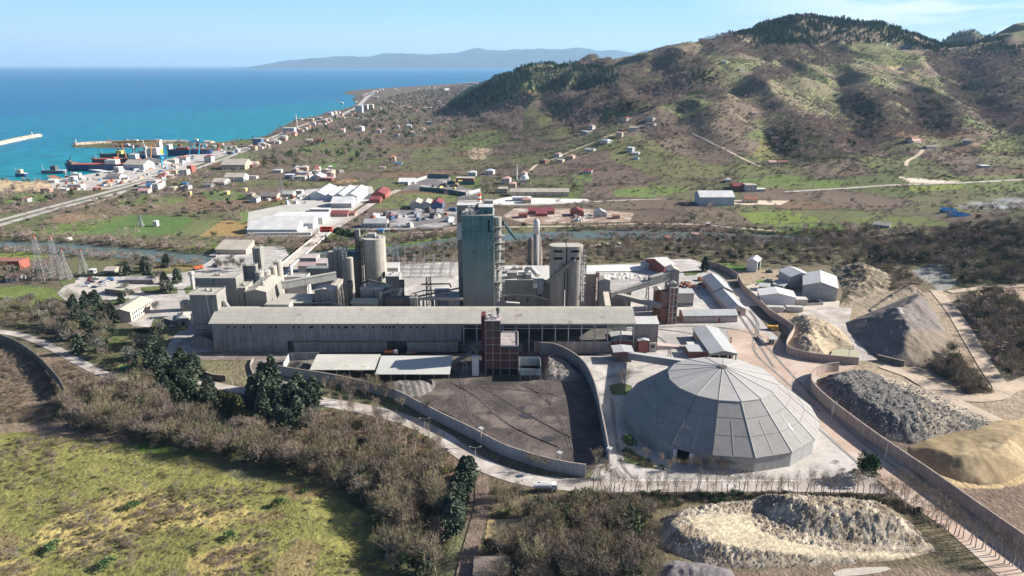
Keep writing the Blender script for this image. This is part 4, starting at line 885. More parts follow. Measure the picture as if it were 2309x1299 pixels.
r = pb('filter_house','grey filter house with a blue upper band','filter',779,807.5,567,452,563,'flat',0,CEM,LIGHTR)
zz = HZ(452,567); MB().box(-.15,XAT(807.5,452,zz)-XAT(779,452,zz)+.15,-.15,3,zz-4.2,zz-.05).build('blue_band', M('blue_sheet',(.02,.11,.17),.6,.2,.2,spec=.3), r)
Y = 440; z = HZ(Y,582); t = thing('slim_silo','slim round silo standing before the blue banded filter house','silo',(XAT(788,Y,z),Y,0))
MB().lathe(0,0,[(2.1,-1),(2.1,z)],20).build('shell', CONC, t); MB().lathe(0,0,[(2.2,z),(2.2,z+.3),(.3,z+.8)],20).build('roof', CROOF, t)
Y = 440; z = HZ(Y,568); t = thing('stair_tower','open lattice stair tower between the silo blocks','tower',(XAT(776,Y,z),Y,0))
lattice(MB(),(0,0,-.5),(0,0,z),2.6,2.6,18,.13).build('lattice_frame', STEEL, t)
m = MB(); [m.beam((-1.2 if i%2 else 1.2,-.6,i*1.9),(1.2 if i%2 else -1.2,-.6,i*1.9+1.9),.8,.15) for i in range(int(z/1.9)-1)]; m.build('stair_flights', FRAMEM, t)
pb('plant_store','white-roofed store beside the tallest silo','building',868,897,600,466,593,'monob',-1.5,M('store_wall',(.45,.43,.40),.9,.1,.2,streak=.1),LIGHTR)
pb('plant_store','lower dusty store in front of the white-roofed store','building',869,900,624,440,614,'flat',0,CEM2,LIGHTR)
r = pb('crusher_house','small grey crusher house at the low end of twin conveyors','building',709,748,656,402,None,'gv',1.2,CEM,CROOF,depth=9)
gallery('conveyor_gallery','left one of two parallel dusty conveyor galleries behind the crusher house',PY(741,662,412),PY(762,636,436),2.2,2.2,CEM2,CROOF,(.9,))
gallery('conveyor_gallery','right one of two parallel dusty conveyor galleries behind the crusher house',PY(750,663,412),PY(770,637,436),2.2,2.2,CEM2,CROOF,(.35,.65,.95))
def stack(name, label, px, Y, pt, pbm, r0, prof, mat, n=16, extra=None):
    z = HZ(Y, pt); t = thing(name, label, 'stack', (XAT(px,Y,z),Y,0))
    MB().lathe(0,0,[(r0*a, -1+(z+1)*b) for a,b in prof], n).build('shaft', mat, t, smooth=True)
    MB().lathe(0,0,[(r0*prof[-1][0]*.8,z+.02),(r0*prof[-1][0]*.8,z+.05)], n).build('mouth', DARKM, t); return t
stack('vent_stack','dark vent stack with a flared rim behind the hall roof',788.5,405,634,690,1.55,[(1.0,0),(1.0,.5),(.85,.55),(.85,.80),(1.15,.88),(1.15,1)],DKSTEEL)
stack('vent_stack','slim grey vent stack between low process roofs',857,402,656,690,.9,[(1,0),(1,.86),(1.3,.9),(1.3,1)],STEEL)
stack('vent_stack','dark stubby chimney beside a leaning pale duct',905.5,410,632,690,1.4,[(1,0),(1,.85),(1.2,.88),(1.2,1)],DKSTEEL)
stack('vent_stack','small dusty standpipe in the plant courtyard',655,470,597,640,1.1,[(1,0),(1,1)],M('standpipe',(.5,.48,.44),.85,.15,.3,streak=.2))
t = thing('duct_elbow','leaning pale duct with a curved end','duct',P(905,690)); mb = MB()
o = P(905,690); q = [PY(906,650,406)-o, PY(901,664,404)-o, PY(899,676,402)-o, PY(893,684,401)-o]; mb.path(q,1.15,8); mb.build('pipe', M('ochre_duct',(.40,.34,.26),.8,.2,.3), t)
pb('process_building','grey process building with a thin canopy','building',831,880,648,412,643,'flat',0,CEM,CROOF)
pb('process_canopy','thin pale canopy slab in front of the process building','canopy',812,863,653,408,648,'flat',0,CEM2,LIGHTR)
pb('process_shed','low sunlit dusty roof just behind the hall','building',792,850,684,396,674,'mono',.8,CEM2,M('sunlit_dust_roof',(.36,.34,.25),.9,.15,.1))
pb('process_shed','low pale roof with a parapet near the roof monitor','building',622,700,684,398,664,'mono',2.2,CEM2,CROOF)
pb('process_shed','dark process block with round fans near the black chimney','building',868,930,674,398,668,'flat',0,DKSTEEL,DKSTEEL)
pb('process_shed','small cube building beside the pipe rack','building',924,941,672,396,668,'flat',0,CEM2,LIGHTR)
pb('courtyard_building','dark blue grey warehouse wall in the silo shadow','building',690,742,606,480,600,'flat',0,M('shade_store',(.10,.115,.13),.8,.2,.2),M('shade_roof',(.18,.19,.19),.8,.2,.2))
pb('courtyard_building','roofless yard building with white parapet walls','building',640,690,625,462,616,'parapet',0,M('white_parapet',(.50,.47,.43),.9,.15,.2),M('grey_slab',(.34,.32,.30),.9,.2,.2))
pb('courtyard_building','low workshop with a rust red awning behind the slim standpipe','building',672,708,600,500,592,'gu',1.6,M('yard_store_wall',(.33,.29,.27),.9,.15,.2),M('dusty_red_roof',(.34,.245,.235),.85,.12,.2))
pb('courtyard_building','pinkish gable roofed store by the bridge end','building',712,738,594,505,583,'gu',1.6,M('yard_store_wall_b',(.35,.31,.29),.9,.15,.2),M('pale_pink_roof',(.43,.36,.345),.85,.12,.2))
pb('courtyard_building','grey gable roofed store by the bridge end','building',676,712,582,520,573,'gu',1.6,M('yard_store_wall_c',(.30,.27,.25),.9,.15,.2),M('pale_rose_roof',(.42,.35,.33),.85,.12,.2))
for k,(q,rr,lab) in enumerate(([[(700,684,398),(745,682,398),(770,690,394)],.5,'thin grey pipe run low behind the hall ridge'],[[(815,640,430),(832,632,430),(870,640,430),(885,660,420)],.7,'dusty duct looping over the process building'],[[(860,662,404),(880,655,406),(902,652,408)],.6,'short duct between the grey stack and the black chimney'],[[(930,662,408),(955,655,408),(1000,656,408),(1040,660,408)],.35,'thin pipe line across the courtyard to the tower'],[[(1133,668,425),(1160,664,426),(1200,666,424),(1236,676,418)],.45,'pipe run along the front of the mill hall'],[[(800,560,448),(812,548,452),(826,545,455)],.4,'pipe bridging the filter house and the tallest silo'],[[(565,650,405),(590,640,420),(620,628,432)],.6,'duct over the gabled packing house roof'])):
    P0 = PY(*q[0]); t = thing('pipe_run',lab,'pipe',(P0.x,P0.y,0)); o = Vector((P0.x,P0.y,0)); m = MB(); pts = [PY(*a)-o for a in q]; m.path(pts,rr,7); m.build('pipe', DKSTEEL if k%2 else STEEL, t)
    m = MB(); [m.tube((a.x,a.y,-.5),a,.14,.14,4) for a in pts[1:-1]]; m.build('support', STEEL, t)
# pipe rack left of the tower
t = thing('pipe_rack','dark pipe rack with a lattice mast left of the teal tower','pipe rack',P(975,690)); o = P(975,690); m = MB()
q = [PY(a,b,c)-o for a,b,c in ((942,674,402),(1044,674,402))]; m.tube(q[0],q[1],.95,.95,8); m.build('main_pipe', M('rack_pipe',(.33,.29,.25),.8,.2,.2), t)
m = MB(); q = [PY(a,b,c)-o for a,b,c in ((935,670,404),(1044,648,408))]; m.tube(q[0],q[1],.6,.6,6); q = [PY(a,b,c)-o for a,b,c in ((950,641,406),(1014,640,406),(1017,648,406))]; m.path(q,.5,6); m.build('upper_pipe', DKSTEEL, t)
m = MB(); b0 = PY(968,690,404)-o; lattice(m,(b0.x,b0.y,-.5),(b0.x,b0.y,HZ(404,626)),3.4,2.6,9,.2); m.build('lattice_mast', DKSTEEL, t)
for px in (945,955,991,977): c = PY(px,690,402)-o; MB().box(c.x-.5,c.x+.5,c.y-.5,c.y+.5,-.5,HZ(402,674)).build('post', DKSTEEL, t)
pb('site_cabin','white roofed site cabin behind the pipe rack','cabin',980,1010,662,425,650,'gu',1.2,M('cabin_wall',(.5,.48,.45),.9,.1,.2),LIGHTR)
pb('site_cabin','white roofed site cabin beside the foot of the teal tower','cabin',1012,1036,672,415,660,'gu',1.2,M('cabin_wall_b',(.5,.48,.45),.9,.1,.2),LIGHTR)
# ---- preheater tower
def tower():
    Y = 405.0; z = HZ(Y,487); x0, x1 = XAT(1041,Y,z), XAT(1112.5,Y,z); w = x1-x0; d = 20
    r = thing('preheater_tower','tall teal preheater tower, the highest building of the plant','tower',(x0,Y,0))
    MB().box(0,w,0,d,-1,z).build('facade', TEAL, r)
    MB().box(-.2,w+.2,-.2,d+.2,z,z+.5).build('roof', CROOF, r)
    zb = HZ(419,464); xl = XAT(1030,419,zb)-x0
    MB().box(xl,10.5,d-5.9,d+9,-1,zb).build('rear_block', M('tower_rear',(.225,.205,.195),.85,.15,.06,streak=.3,lines=[('z',11.6,.01,.7)]), r)
    MB().box(xl-.2,10.7,d-6.1,d+9.2,zb,zb+.4).build('rear_roof', LIGHTR, r)
    za, zc = HZ(419,541), HZ(419,506); MB().box(xl-.06,xl+2.5,d-6.0,d-2,za,zc+1).build('white_panel', M('white_panel_sheet',(.50,.49,.47),.8,.1,.1), r)
    xa, xb = XAT(1079.5,407,z)-x0, XAT(1111,407,z)-x0; zp = HZ(407,468)
    MB().box(xa,xb,2,11,z+.5,zp).build('penthouse', TEAL, r); MB().box(xa-.2,xb+.2,1.8,11.2,zp,zp+.4).build('penthouse_roof', LIGHTR, r)
    xa, xb = XAT(1092,420,z)-x0, XAT(1112,420,z)-x0; zq = HZ(420,452)
    MB().box(xa,xb,13,20,z+.5,zq).build('rear_penthouse', CEM2, r)
    m = MB(); rr = random.Random(3)
    for i in range(12): a = rr.uniform(.8,8.5); b = rr.uniform(1,10); s = rr.uniform(.4,1.1); m.box(a-s,a+s,b-s,b+s,z+.5,z+.6+rr.uniform(1,3.6))
    m.build('roof_equipment', M('roof_kit',(.48,.45,.41),.8,.2,.4), r)
    m = MB(); zr = zb+.4; A = Vector((xl+.5,d+4,zr)); B = Vector((9.5,d+7,zr+3.2))
    for k in range(9):
        a = A.lerp(B,k/8); b = A.lerp(B,min(1,(k+1)/8)); u = Vector((0,0,2.6)); m.tube(a,a+u,.2,.2,3)
        if k < 8: m.tube(a,b,.2,.2,3); m.tube(a+u,b+u,.2,.2,3); m.tube(a,b+u,.15,.15,3); m.tube(a+u,b,.15,.15,3)
        m.tube((a.x,a.y,zr),a,.1,.1,3)
    m.build('roof_truss', M('white_truss',(.55,.53,.50),.7,.1,.3), r)
    sx = XAT(1080,424,zb)-x0; zs = HZ(424,441); h0 = zb; hs = (zs-h0)/4
    for i in range(4): MB().lathe(sx,d+5,[(1.05,h0+i*hs),(1.05,h0+(i+1)*hs)],14).build('chimney_band', M('orange_paint' if i%2 else 'white_paint', (.55,.10,.03) if i%2 else (.65,.62,.57),.6,.08,.5), r)
    for px,py,ww,hh in ((1102,500,.9,1.8),(1102,507,.9,1.8),(1102,514,.9,1.8),(1102,521,.9,1.8),(1067,568,.7,1.2),(1105,562,.5,.7),(1095,478,.7,1.6),(1069,672,.6,.8)):
        a = XAT(px,Y,z)-x0; b = HZ(Y if py>490 else 407,py+3); o = MB().box(a-ww/2,a+ww/2,(-.08 if py>490 else 1.92),.02 if py>490 else 2.05,b,b+hh); o.build('slot_window', DARKM, r)
    # duct tower on the right
    dx = XAT(1122,409,50)-x0; dy = 5.0
    def dz(py): return HZ(410,py)
    for a,b,ra,rb,mat in ((513,489,2.3,2.3,CEM2),(548,516,2.1,2.1,STEEL),(580,551,1.9,2.0,STEEL),(604,582,.9,1.9,STEEL),(632,606,1.0,.9,CEM2),(655,636,1.6,1.7,CEM2),(680,658,.9,1.5,STEEL)):
        MB().lathe(dx,dy,[(ra,dz(a)),(rb,dz(b))],16).build('cyclone', mat, r)
    m = MB(); lattice(m,(dx+1.0,dy,-.5),(dx+1.0,dy,dz(509)),5.6,5.6,15,.13); m.build('stair_frame', M('grey_frame',(.33,.32,.30),.7,.15,.3), r)
    for py in (511,531,546,562,590,606,634): MB().box(dx-2.2,dx+4.2,dy-3.1,dy+3.1,dz(py),dz(py)+.2).build('platform', STEEL, r)
    MB().beam((dx+3,dy,dz(503)),(dx+11,dy+20,dz(503)-15),1.5,1.5).build('chute', M('teal_chute',(.03,.06,.065),.7,.2,.2), r)
tower()
# ---- cooling stack, twin silos, mill hall
Y = 470; z = HZ(Y,493); t = thing('cooling_stack','slender concrete stack with a rounded pale tip','stack',(XAT(1210,Y,z),Y,0)); R = 6.9*(Y*CP+30)/F
MB().lathe(0,0,[(R,-1),(R,z*.80)],20).build('shaft', M('grey_stack',(.25,.235,.225),.85,.12,.1,streak=.25), t, smooth=True)
MB().lathe(0,0,[(R*1.01,z*.80),(R*1.01,z-2.4)]+[(R*1.01*math.cos(a),z-2.4+2.4*math.sin(a)) for a in np.linspace(.2,1.5,6)],20).build('tip', M('pale_tip',(.42,.41,.40),.8,.08,.1), t, smooth=True)
Y = 474; z = HZ(Y,535); t = thing('filter_tower','dark filter tower with an open stair left of the slender stack','tower',(XAT(1197,Y,z),Y,0))
MB().lathe(0,0,[(1.9,-1),(1.9,z-2),(1.2,z)],14).build('vessel', M('brown_vessel',(.17,.145,.13),.85,.2,.2,streak=.3), t); m = MB(); lattice(m,(-2.4,-.6,-.5),(-2.4,-.6,z-3),1.8,1.8,12,.12); m.build('stair_frame', DKSTEEL, t)
Y = 478; z = HZ(Y,533); t = thing('filter_tower','tan cone-topped vessel right of the slender stack','tower',(XAT(1217.5,Y,z),Y,0))
MB().lathe(0,0,[(1.7,-1),(1.7,z*.55),(1.9,z*.6),(.6,z)],14).build('vessel', M('tan_vessel',(.29,.235,.20),.85,.2,.2,streak=.3), t)
HEADC = M('head_house_concrete',(.245,.225,.20),.9,.12,.1,streak=.28)
def twin_silos():
    Y = 425.0; z = HZ(Y-3,556); zs = HZ(Y-5,596)
    t = thing('twin_silos','pair of round concrete silos sharing a windowed head house','silo',(XAT(1277,Y,z),Y,0))
    R = 5.0
    for s in (-1,1): MB().lathe(s*5.25,0,[(4.75,-1),(4.75,zs),(5.0,zs+.05),(5.0,zs+.5),(4.75,zs+.5)],36).build('shell', M('silo_concrete',(.27,.245,.215),.9,.12,.06,streak=.30,lines=[('z',2.6,.03,.9)]), t)
    pts = [(5.08+5.15*math.cos(a),5.15*math.sin(a)) for a in np.linspace(-math.pi/2,math.pi/2,14)]+[(-5.08-5.15*math.cos(a),5.15*math.sin(a)*-1) for a in np.linspace(-math.pi/2,math.pi/2,14)]
    MB().box(-1.6,1.6,-2.2,3,zs*.5,z-1.2).build('neck', DKSTEEL, t)
    for s in (-1,1):
        lob = [(s*5.25+s*(4.95*math.cos(a)),4.95*math.sin(a)) for a in np.linspace(-math.pi/2,math.pi/2,14)]+[(s*.35,4.95),(s*.35,-4.95)]
        MB().prism(lob, zs+.5, z).build('head_house', HEADC, t); MB().prism([(s*5.25+(a-s*5.25)*1.02,b*1.03) for a,b in lob], z, z+.35).build('roof', CROOF, t)
    if False: MB().prism(pts, zs, z).build('head_house', HEADC, t)
    for zz in (z-3.2, z-7.6):
        for c in (-5.1, 5.1):
            MB().box(c-2.6,c+2.6,-5.1,-4.7,zz,zz+1.3).build('window', DARKM, t)
    m = MB(); lattice(m,(11.4,-1.5,-.5),(11.4,-1.5,z-2),2.0,2.0,16,.13); m.build('stair_frame', STEEL, t)
    for i in range(9): MB().box(10.3,12.5,-2.6,-.4,(i+1)*z/10.5,(i+1)*z/10.5+.18).build('landing', FRAMEM, t)
    MB().box(-.3,.3,-3.2,-2.6,3,zs).build('downpipe', STEEL, t)
twin_silos()
gallery('conveyor_gallery','dusty inclined conveyor climbing across the twin silos',PY(1236,640,418.6),PY(1299,590,418.2),1.9,2.2,M('silo_gallery',(.17,.155,.14),.9,.15,.2),CROOF)
r = pb('mill_hall','wide dusty mill hall between the teal tower and the twin silos','mill hall',1132,1242,632,430,600,'flat',0,M('mill_hall_wall',(.225,.215,.205),.9,.12,.05,streak=.25,lines=[('x',6.5,.02,.85)]),LIGHTR)
zt = HZ(430,632); xo = XAT(1132,430,zt)
for a,b,c,dd,hh in ((1143,1166,2,8,4.0),(1168,1186,4,10,2.2),(1186,1198,1,6,3.0),(1140,1150,14,19,2),(1155,1164,20,26,2.4),(1170,1180,22,27,1.6)):
    MB().box(XAT(a,430,zt)-xo,XAT(b,430,zt)-xo,c,dd,zt+.35,zt+.35+hh).build('roof_unit', CEM2, r)
m = MB(); o = Vector((xo,430,0)); q = [PY(1184,612,438)-o,PY(1191,604,438)-o,PY(1198,604,438)-o,PY(1204,612,436)-o,PY(1213,622,432)-o]; m.path(q,1.5,10); m.build('roof_duct', M('white_duct',(.48,.46,.43),.8,.12,.3), r)
for px,py in ((1140,676),(1160,677),(1190,679),(1218,668)): a = XAT(px,430,10)-xo; zz=HZ(430,py); MB().box(a-.6,a+.6,-.1,.02,zz,zz+1.4).build('window', DARKM, r)
t = thing('filter_unit','white and grey filter unit on a steel frame before the twin silos','filter',P(1208,690)); o = P(1208,690)
for a,b,mat in ((650,640,M('cream_filter',(.50,.45,.38),.8,.1,.3)),(639.5,632,STEEL)):
    z0_, z1_ = HZ(424,a), HZ(424,b); MB().box(XAT(1202,424,z0_)-o.x,XAT(1212,424,z0_)-o.x,424-o.y,428-o.y,z0_,z1_).build('filter_box', mat, t)
z0_ = HZ(424,655); MB().lathe(XAT(1219,424,z0_)-o.x,426-o.y,[(1.0,z0_-3),(2.3,z0_),(2.3,HZ(424,632))],14).build('hopper', M('blue_grey_hopper',(.20,.225,.24),.7,.15,.3), t)
m = MB(); lattice(m,(XAT(1230,424,z0_)-o.x,426-o.y,-.5),(XAT(1230,424,z0_)-o.x,426-o.y,HZ(424,648)),3.2,3.2,6,.15); m.build('support_frame', STEEL, t)
gallery('conveyor_gallery','short pale conveyor rising out behind the hall ridge near the tower',PY(1141,686,402),PY(1172,688,402),1.4,1.2,CEM2,LIGHTR)
pb('raw_mill_building','brown dusted tall building right of the twin silos','building',1320.5,1345,619,428,613,'flat',0,BROWNW,LIGHTR,win=[('f',1,.5,.8,17,.8,1.0),('f',1,.5,.8,13.4,.8,1.0)])
r = pb('transfer_tower','grey transfer tower with a shallow gable at the conveyor foot','tower',1351,1376,633,425,None,'gv',1.0,CEM,CROOF,depth=7)
gallery('conveyor_gallery','sunlit tan chute sloping down in front of the grey transfer tower',PY(1371,696,401),PY(1366,664,420),2.9,1.6,M('tan_chute',(.46,.40,.32),.9,.1,.2),M('tan_chute_top',(.50,.44,.36),.9,.1,.2))
t = thing('lift_frame','rust red open lift frame beside the brown building','frame',P(1349,690)); m = MB(); z = HZ(426,615); xx = XAT(1348,426,z)-P(1349,690).x; yy_ = 427-P(1349,690).y
lattice(m,(xx,yy_,-.5),(xx,yy_,z),1.9,1.9,10,.14); m.build('lattice_frame', M('rusty_frame',(.30,.17,.13),.8,.2,.3), t); MB().box(xx-.9,xx+.9,yy_-.9,yy_+.9,z-3,z).build('head_box', BROWNW, t)
gallery('conveyor_gallery','long grey conveyor gallery climbing to the head tower',PY(1376,671,424),PY(1468,642,433),3.4,3.2,CEM,CROOF,(.38,.92))
gallery('conveyor_gallery','taller upper end of the long grey conveyor gallery',PY(1465,643,433),PY(1508,631,437),3.8,5.2,CEM,CROOF)
gallery('conveyor_gallery','lower grey conveyor gallery descending to the brick tower',PY(1380,668,427),PY(1490,695,410),3.0,2.6,CEM,CROOF,(.3,))
pb('head_tower','grey sheet head tower at the top of the long conveyor','tower',1508,1532,611,436,None,'gv',1.4,CEM,CROOF,depth=9)
def brick_tower():
    Y = 409.0; z = HZ(Y,650); x0, x1 = XAT(1512,Y,z), XAT(1529.5,Y,z); w = x1-x0
    r = thing('brick_tower','brick tower with a pale concrete frame and small grey top house','tower',(x0,Y,0))
    MB().box(0,w,0,9,-1,z).build('wall', BRICK, r)
    MB().box(-4.6,-.02,1.5,9,-1,z*.42).build('side_wing', BRICK, r); MB().box(-4.0,-.02,2.5,8,z*.42,z*.86).build('side_bay', M('brick_pale',(.27,.16,.125),.9,.2,.3,streak=.2), r)
    m = MB(); 
    for a in (0,w/2,w): m.box(a-.28,a+.28,-.14,.2,-1,z+.1)
    for i in range(6): m.box(-.2,w+.2,-.2,.15,(i+1)*z/6-.25,(i+1)*z/6+.1)
    m.build('concrete_frame', PALEB, r)
    MB().box(-.3,w+.3,-.3,9.3,z+.1,z+.45).build('roof', CROOF, r)
    zh = HZ(Y+1,638); MB().sweep([(.3,z+.45),(w-.3,z+.45),(w-.3,zh-.6),(w/2,zh),(.3,zh-.6)],1,6.5,'y').build('top_house', CEM, r)
    for i in range(4): MB().box(w*.58,w*.9,-.1,.05,2+i*z/6,3.4+i*z/6).build('window', GLASS, r)
brick_tower()
pb('kiln_cabin','small tan roofed cabin beside the brick tower','cabin',1479,1493,656,425,None,'gv',.8,BRICK,CROOF,depth=7,win=[('f',2,.1,.9,1.5,.9,1.0)])
house('repair_hall','white gable roofed hall with a red front behind the head tower','hall',(1497,620),(1523,616),24,6.5,'gu',3.0,M('red_front',(.22,.07,.06),.85,.2,.2),LIGHTR)
house('repair_shed','little white roofed shed beside the stone slabs','shed',(1452,607),(1468,606),7,3.2,'gv',1.4,M('shed_wall',(.5,.47,.44),.9,.1,.2),LIGHTR)
pb('flat_store','flat grey roofed store beneath the long conveyor','store',1378,1424,655,436,632,'mono',1.0,CEM2,M('grey_mottled_roof',(.33,.31,.285),.9,.15,.2))
pb('office_block','low office with a row of windows behind the brick tower','office',1529.5,1565,662,442,652,'mono',.6,M('office_wall',(.34,.32,.30),.9,.12,.2),GREYR,win=[('f',6,.02,.98,.9,1.2,1.7)])
pile('slab_stack','heap of pale broken concrete slabs behind a rail fence','rubble heap',[(1352,632),(1360,622),(1400,621),(1450,624),(1472,629),(1468,636),(1440,634),(1400,634)], 40, 1.8, HEAP, (.50,.47,.43), .8, 1.3, 1.5, .5)
sheet('white_slab', [(1321,612),(1321,599),(1440,597),(1462,604),(1440,611)], .5, M('white_paving',(.60,.57,.53),.95,.1,.1))
house('long_workshop','long low pink workshop with a row of clerestory slots','workshop',(1541,728),(1662,726.5),11,4.4,'gu',1.8,PINKR,GREYR,win=[('f',8,.02,.98,3.3,3.0,.5)],doors=[('f',1,.62,.70,.1,1.4,2.6)],door_mat=M('red_door',(.30,.07,.06),.7,.1,.3))
house('storage_barn','front grey gabled barn of the pair along the plant wall','barn',(1643,712),(1681,712),35,4.2,'gv',2.6,PINKR,GREYR,doors=[('f',1,.2,.8,.1,3,2.8)])
wb('storage_barn','rear grey gabled barn of the pair along the plant wall','barn',XAT(1613,458,5),XAT(1653,458,5),459.5,492,5.2,'gv',2.8,PINKR,GREYR)
def garage():
    Y = 350.5; h = 5.0; x0, x1 = XAT(1602,Y,h), XAT(1662,Y,h); w = x1-x0; d = 38
    r = thing('garage_hall','grey gabled garage hall with an open dark front','garage',(x0,Y,0))
    MB().box(.2,w-.2,5,d,-1,h).build('wall', PINKR, r)
    s = 1.5; MB().sweep([(-.5,h-.3),(w/2,h+s),(w+.5,h-.3),(w+.5,h+.1),(w/2,h+s+.35),(-.5,h+.1)],-.6,d+.5,'y').build('roof', GREYR, r)
    MB().sweep([(0,h-1.0),(w,h-1.0),(w,h-.32),(w/2,h+s-.1),(0,h-.32)],-.2,.1,'y').build('fascia', CEM, r)
    for a in (.3,w*.36,w*.68,w-.3): MB().box(a-.3,a+.3,.15,.75,-1,h-.9).build('column', PALEB, r)
    MB().box(-9.4,-.1,6,14.5,-1,3.6).build('wing_wall', BRICK, r); MB().box(-10.2,-.6,5.2,15.2,3.6,4.0).build('wing_roof', GREYR, r)
    MB().box(-7.5,-.1,15.5,21,-1,3.0).build('wing_wall', PINKR, r); MB().box(-7.8,-.6,15.3,21.2,3.0,3.3).build('wing_roof', LIGHTR, r)
    MB().box(w*.1,w*.9,4.8,4.98,0,3.6).build('door', DARKM, r)
    t = stack('garage_chimney','thin pale chimney standing right of the garage hall',1649,378,762,780,.55,[(1,0),(1,.9),(1.5,.93),(1.5,1)],M('pale_chimney',(.46,.41,.35),.9,.1,.3))
garage()
def redhouse(label, pl, pr, pt, Y, dep, zb, rise):
    z = HZ(Y,pt); x0, x1 = XAT(pl,Y,z), XAT(pr,Y,z); w = x1-x0
    r = thing('unloading_house', label, 'building', (x0,Y,0))
    MB().sweep([(0,zb),(w,zb),(w,z),(w/2,z+rise),(0,z)],0,dep,'y').build('wall', M('red_cladding',(.235,.085,.072),.85,.12,.2,streak=.2,lines=[('z',1.5,.10,1.5)]), r)
    MB().sweep([(-.5,z-.1),(w/2,z+rise+.05),(w+.5,z-.1),(w+.5,z+.25),(w/2,z+rise+.4),(-.5,z+.25)],-.6,dep+.5,'y').build('roof', GREYR, r)
    MB().box(.6,w-.6,.8,dep-.3,-1,zb).build('base_wall', M('dark_base',(.15,.12,.11),.9,.2,.2), r)
redhouse('red clad unloading house with a grey roof, upper of two',1382,1430,769,366,13,4,.6)
redhouse('red clad unloading house stepping down to the conveyor, lower of two',1385,1428,795,350,9,4.5,.4)
redhouse('narrow red clad cabin with a window beside a loading ramp',1440,1463,769,362,9,1.5,.6)
t = thing('loading_ramp','small pale loading ramp right of the red cabin','ramp',P(1470,790)); MB().prism([(0,0),(22,3),(22,5.5),(0,6)],-.5,lambda p: 3-2.6*p[0]/22).build('slab', PINKR, t); MB().box(-2,1.8,-2.4,3.5,-.5,5.2).build('control_booth', PALEB, t); MB().box(-1.2,.8,-2.5,-2.42,2.2,4.2).build('window', GLASS, t)
gallery('conveyor_gallery','grey enclosed conveyor running from the red house to the dome',PY(1423,810,350),PY(1546,830,306),3.4,3.6,M('grey_gallery',(.235,.235,.235),.75,.1,.1,lines=[('x',2.6,.06,.7)],spec=.2),LIGHTR,(.74,))
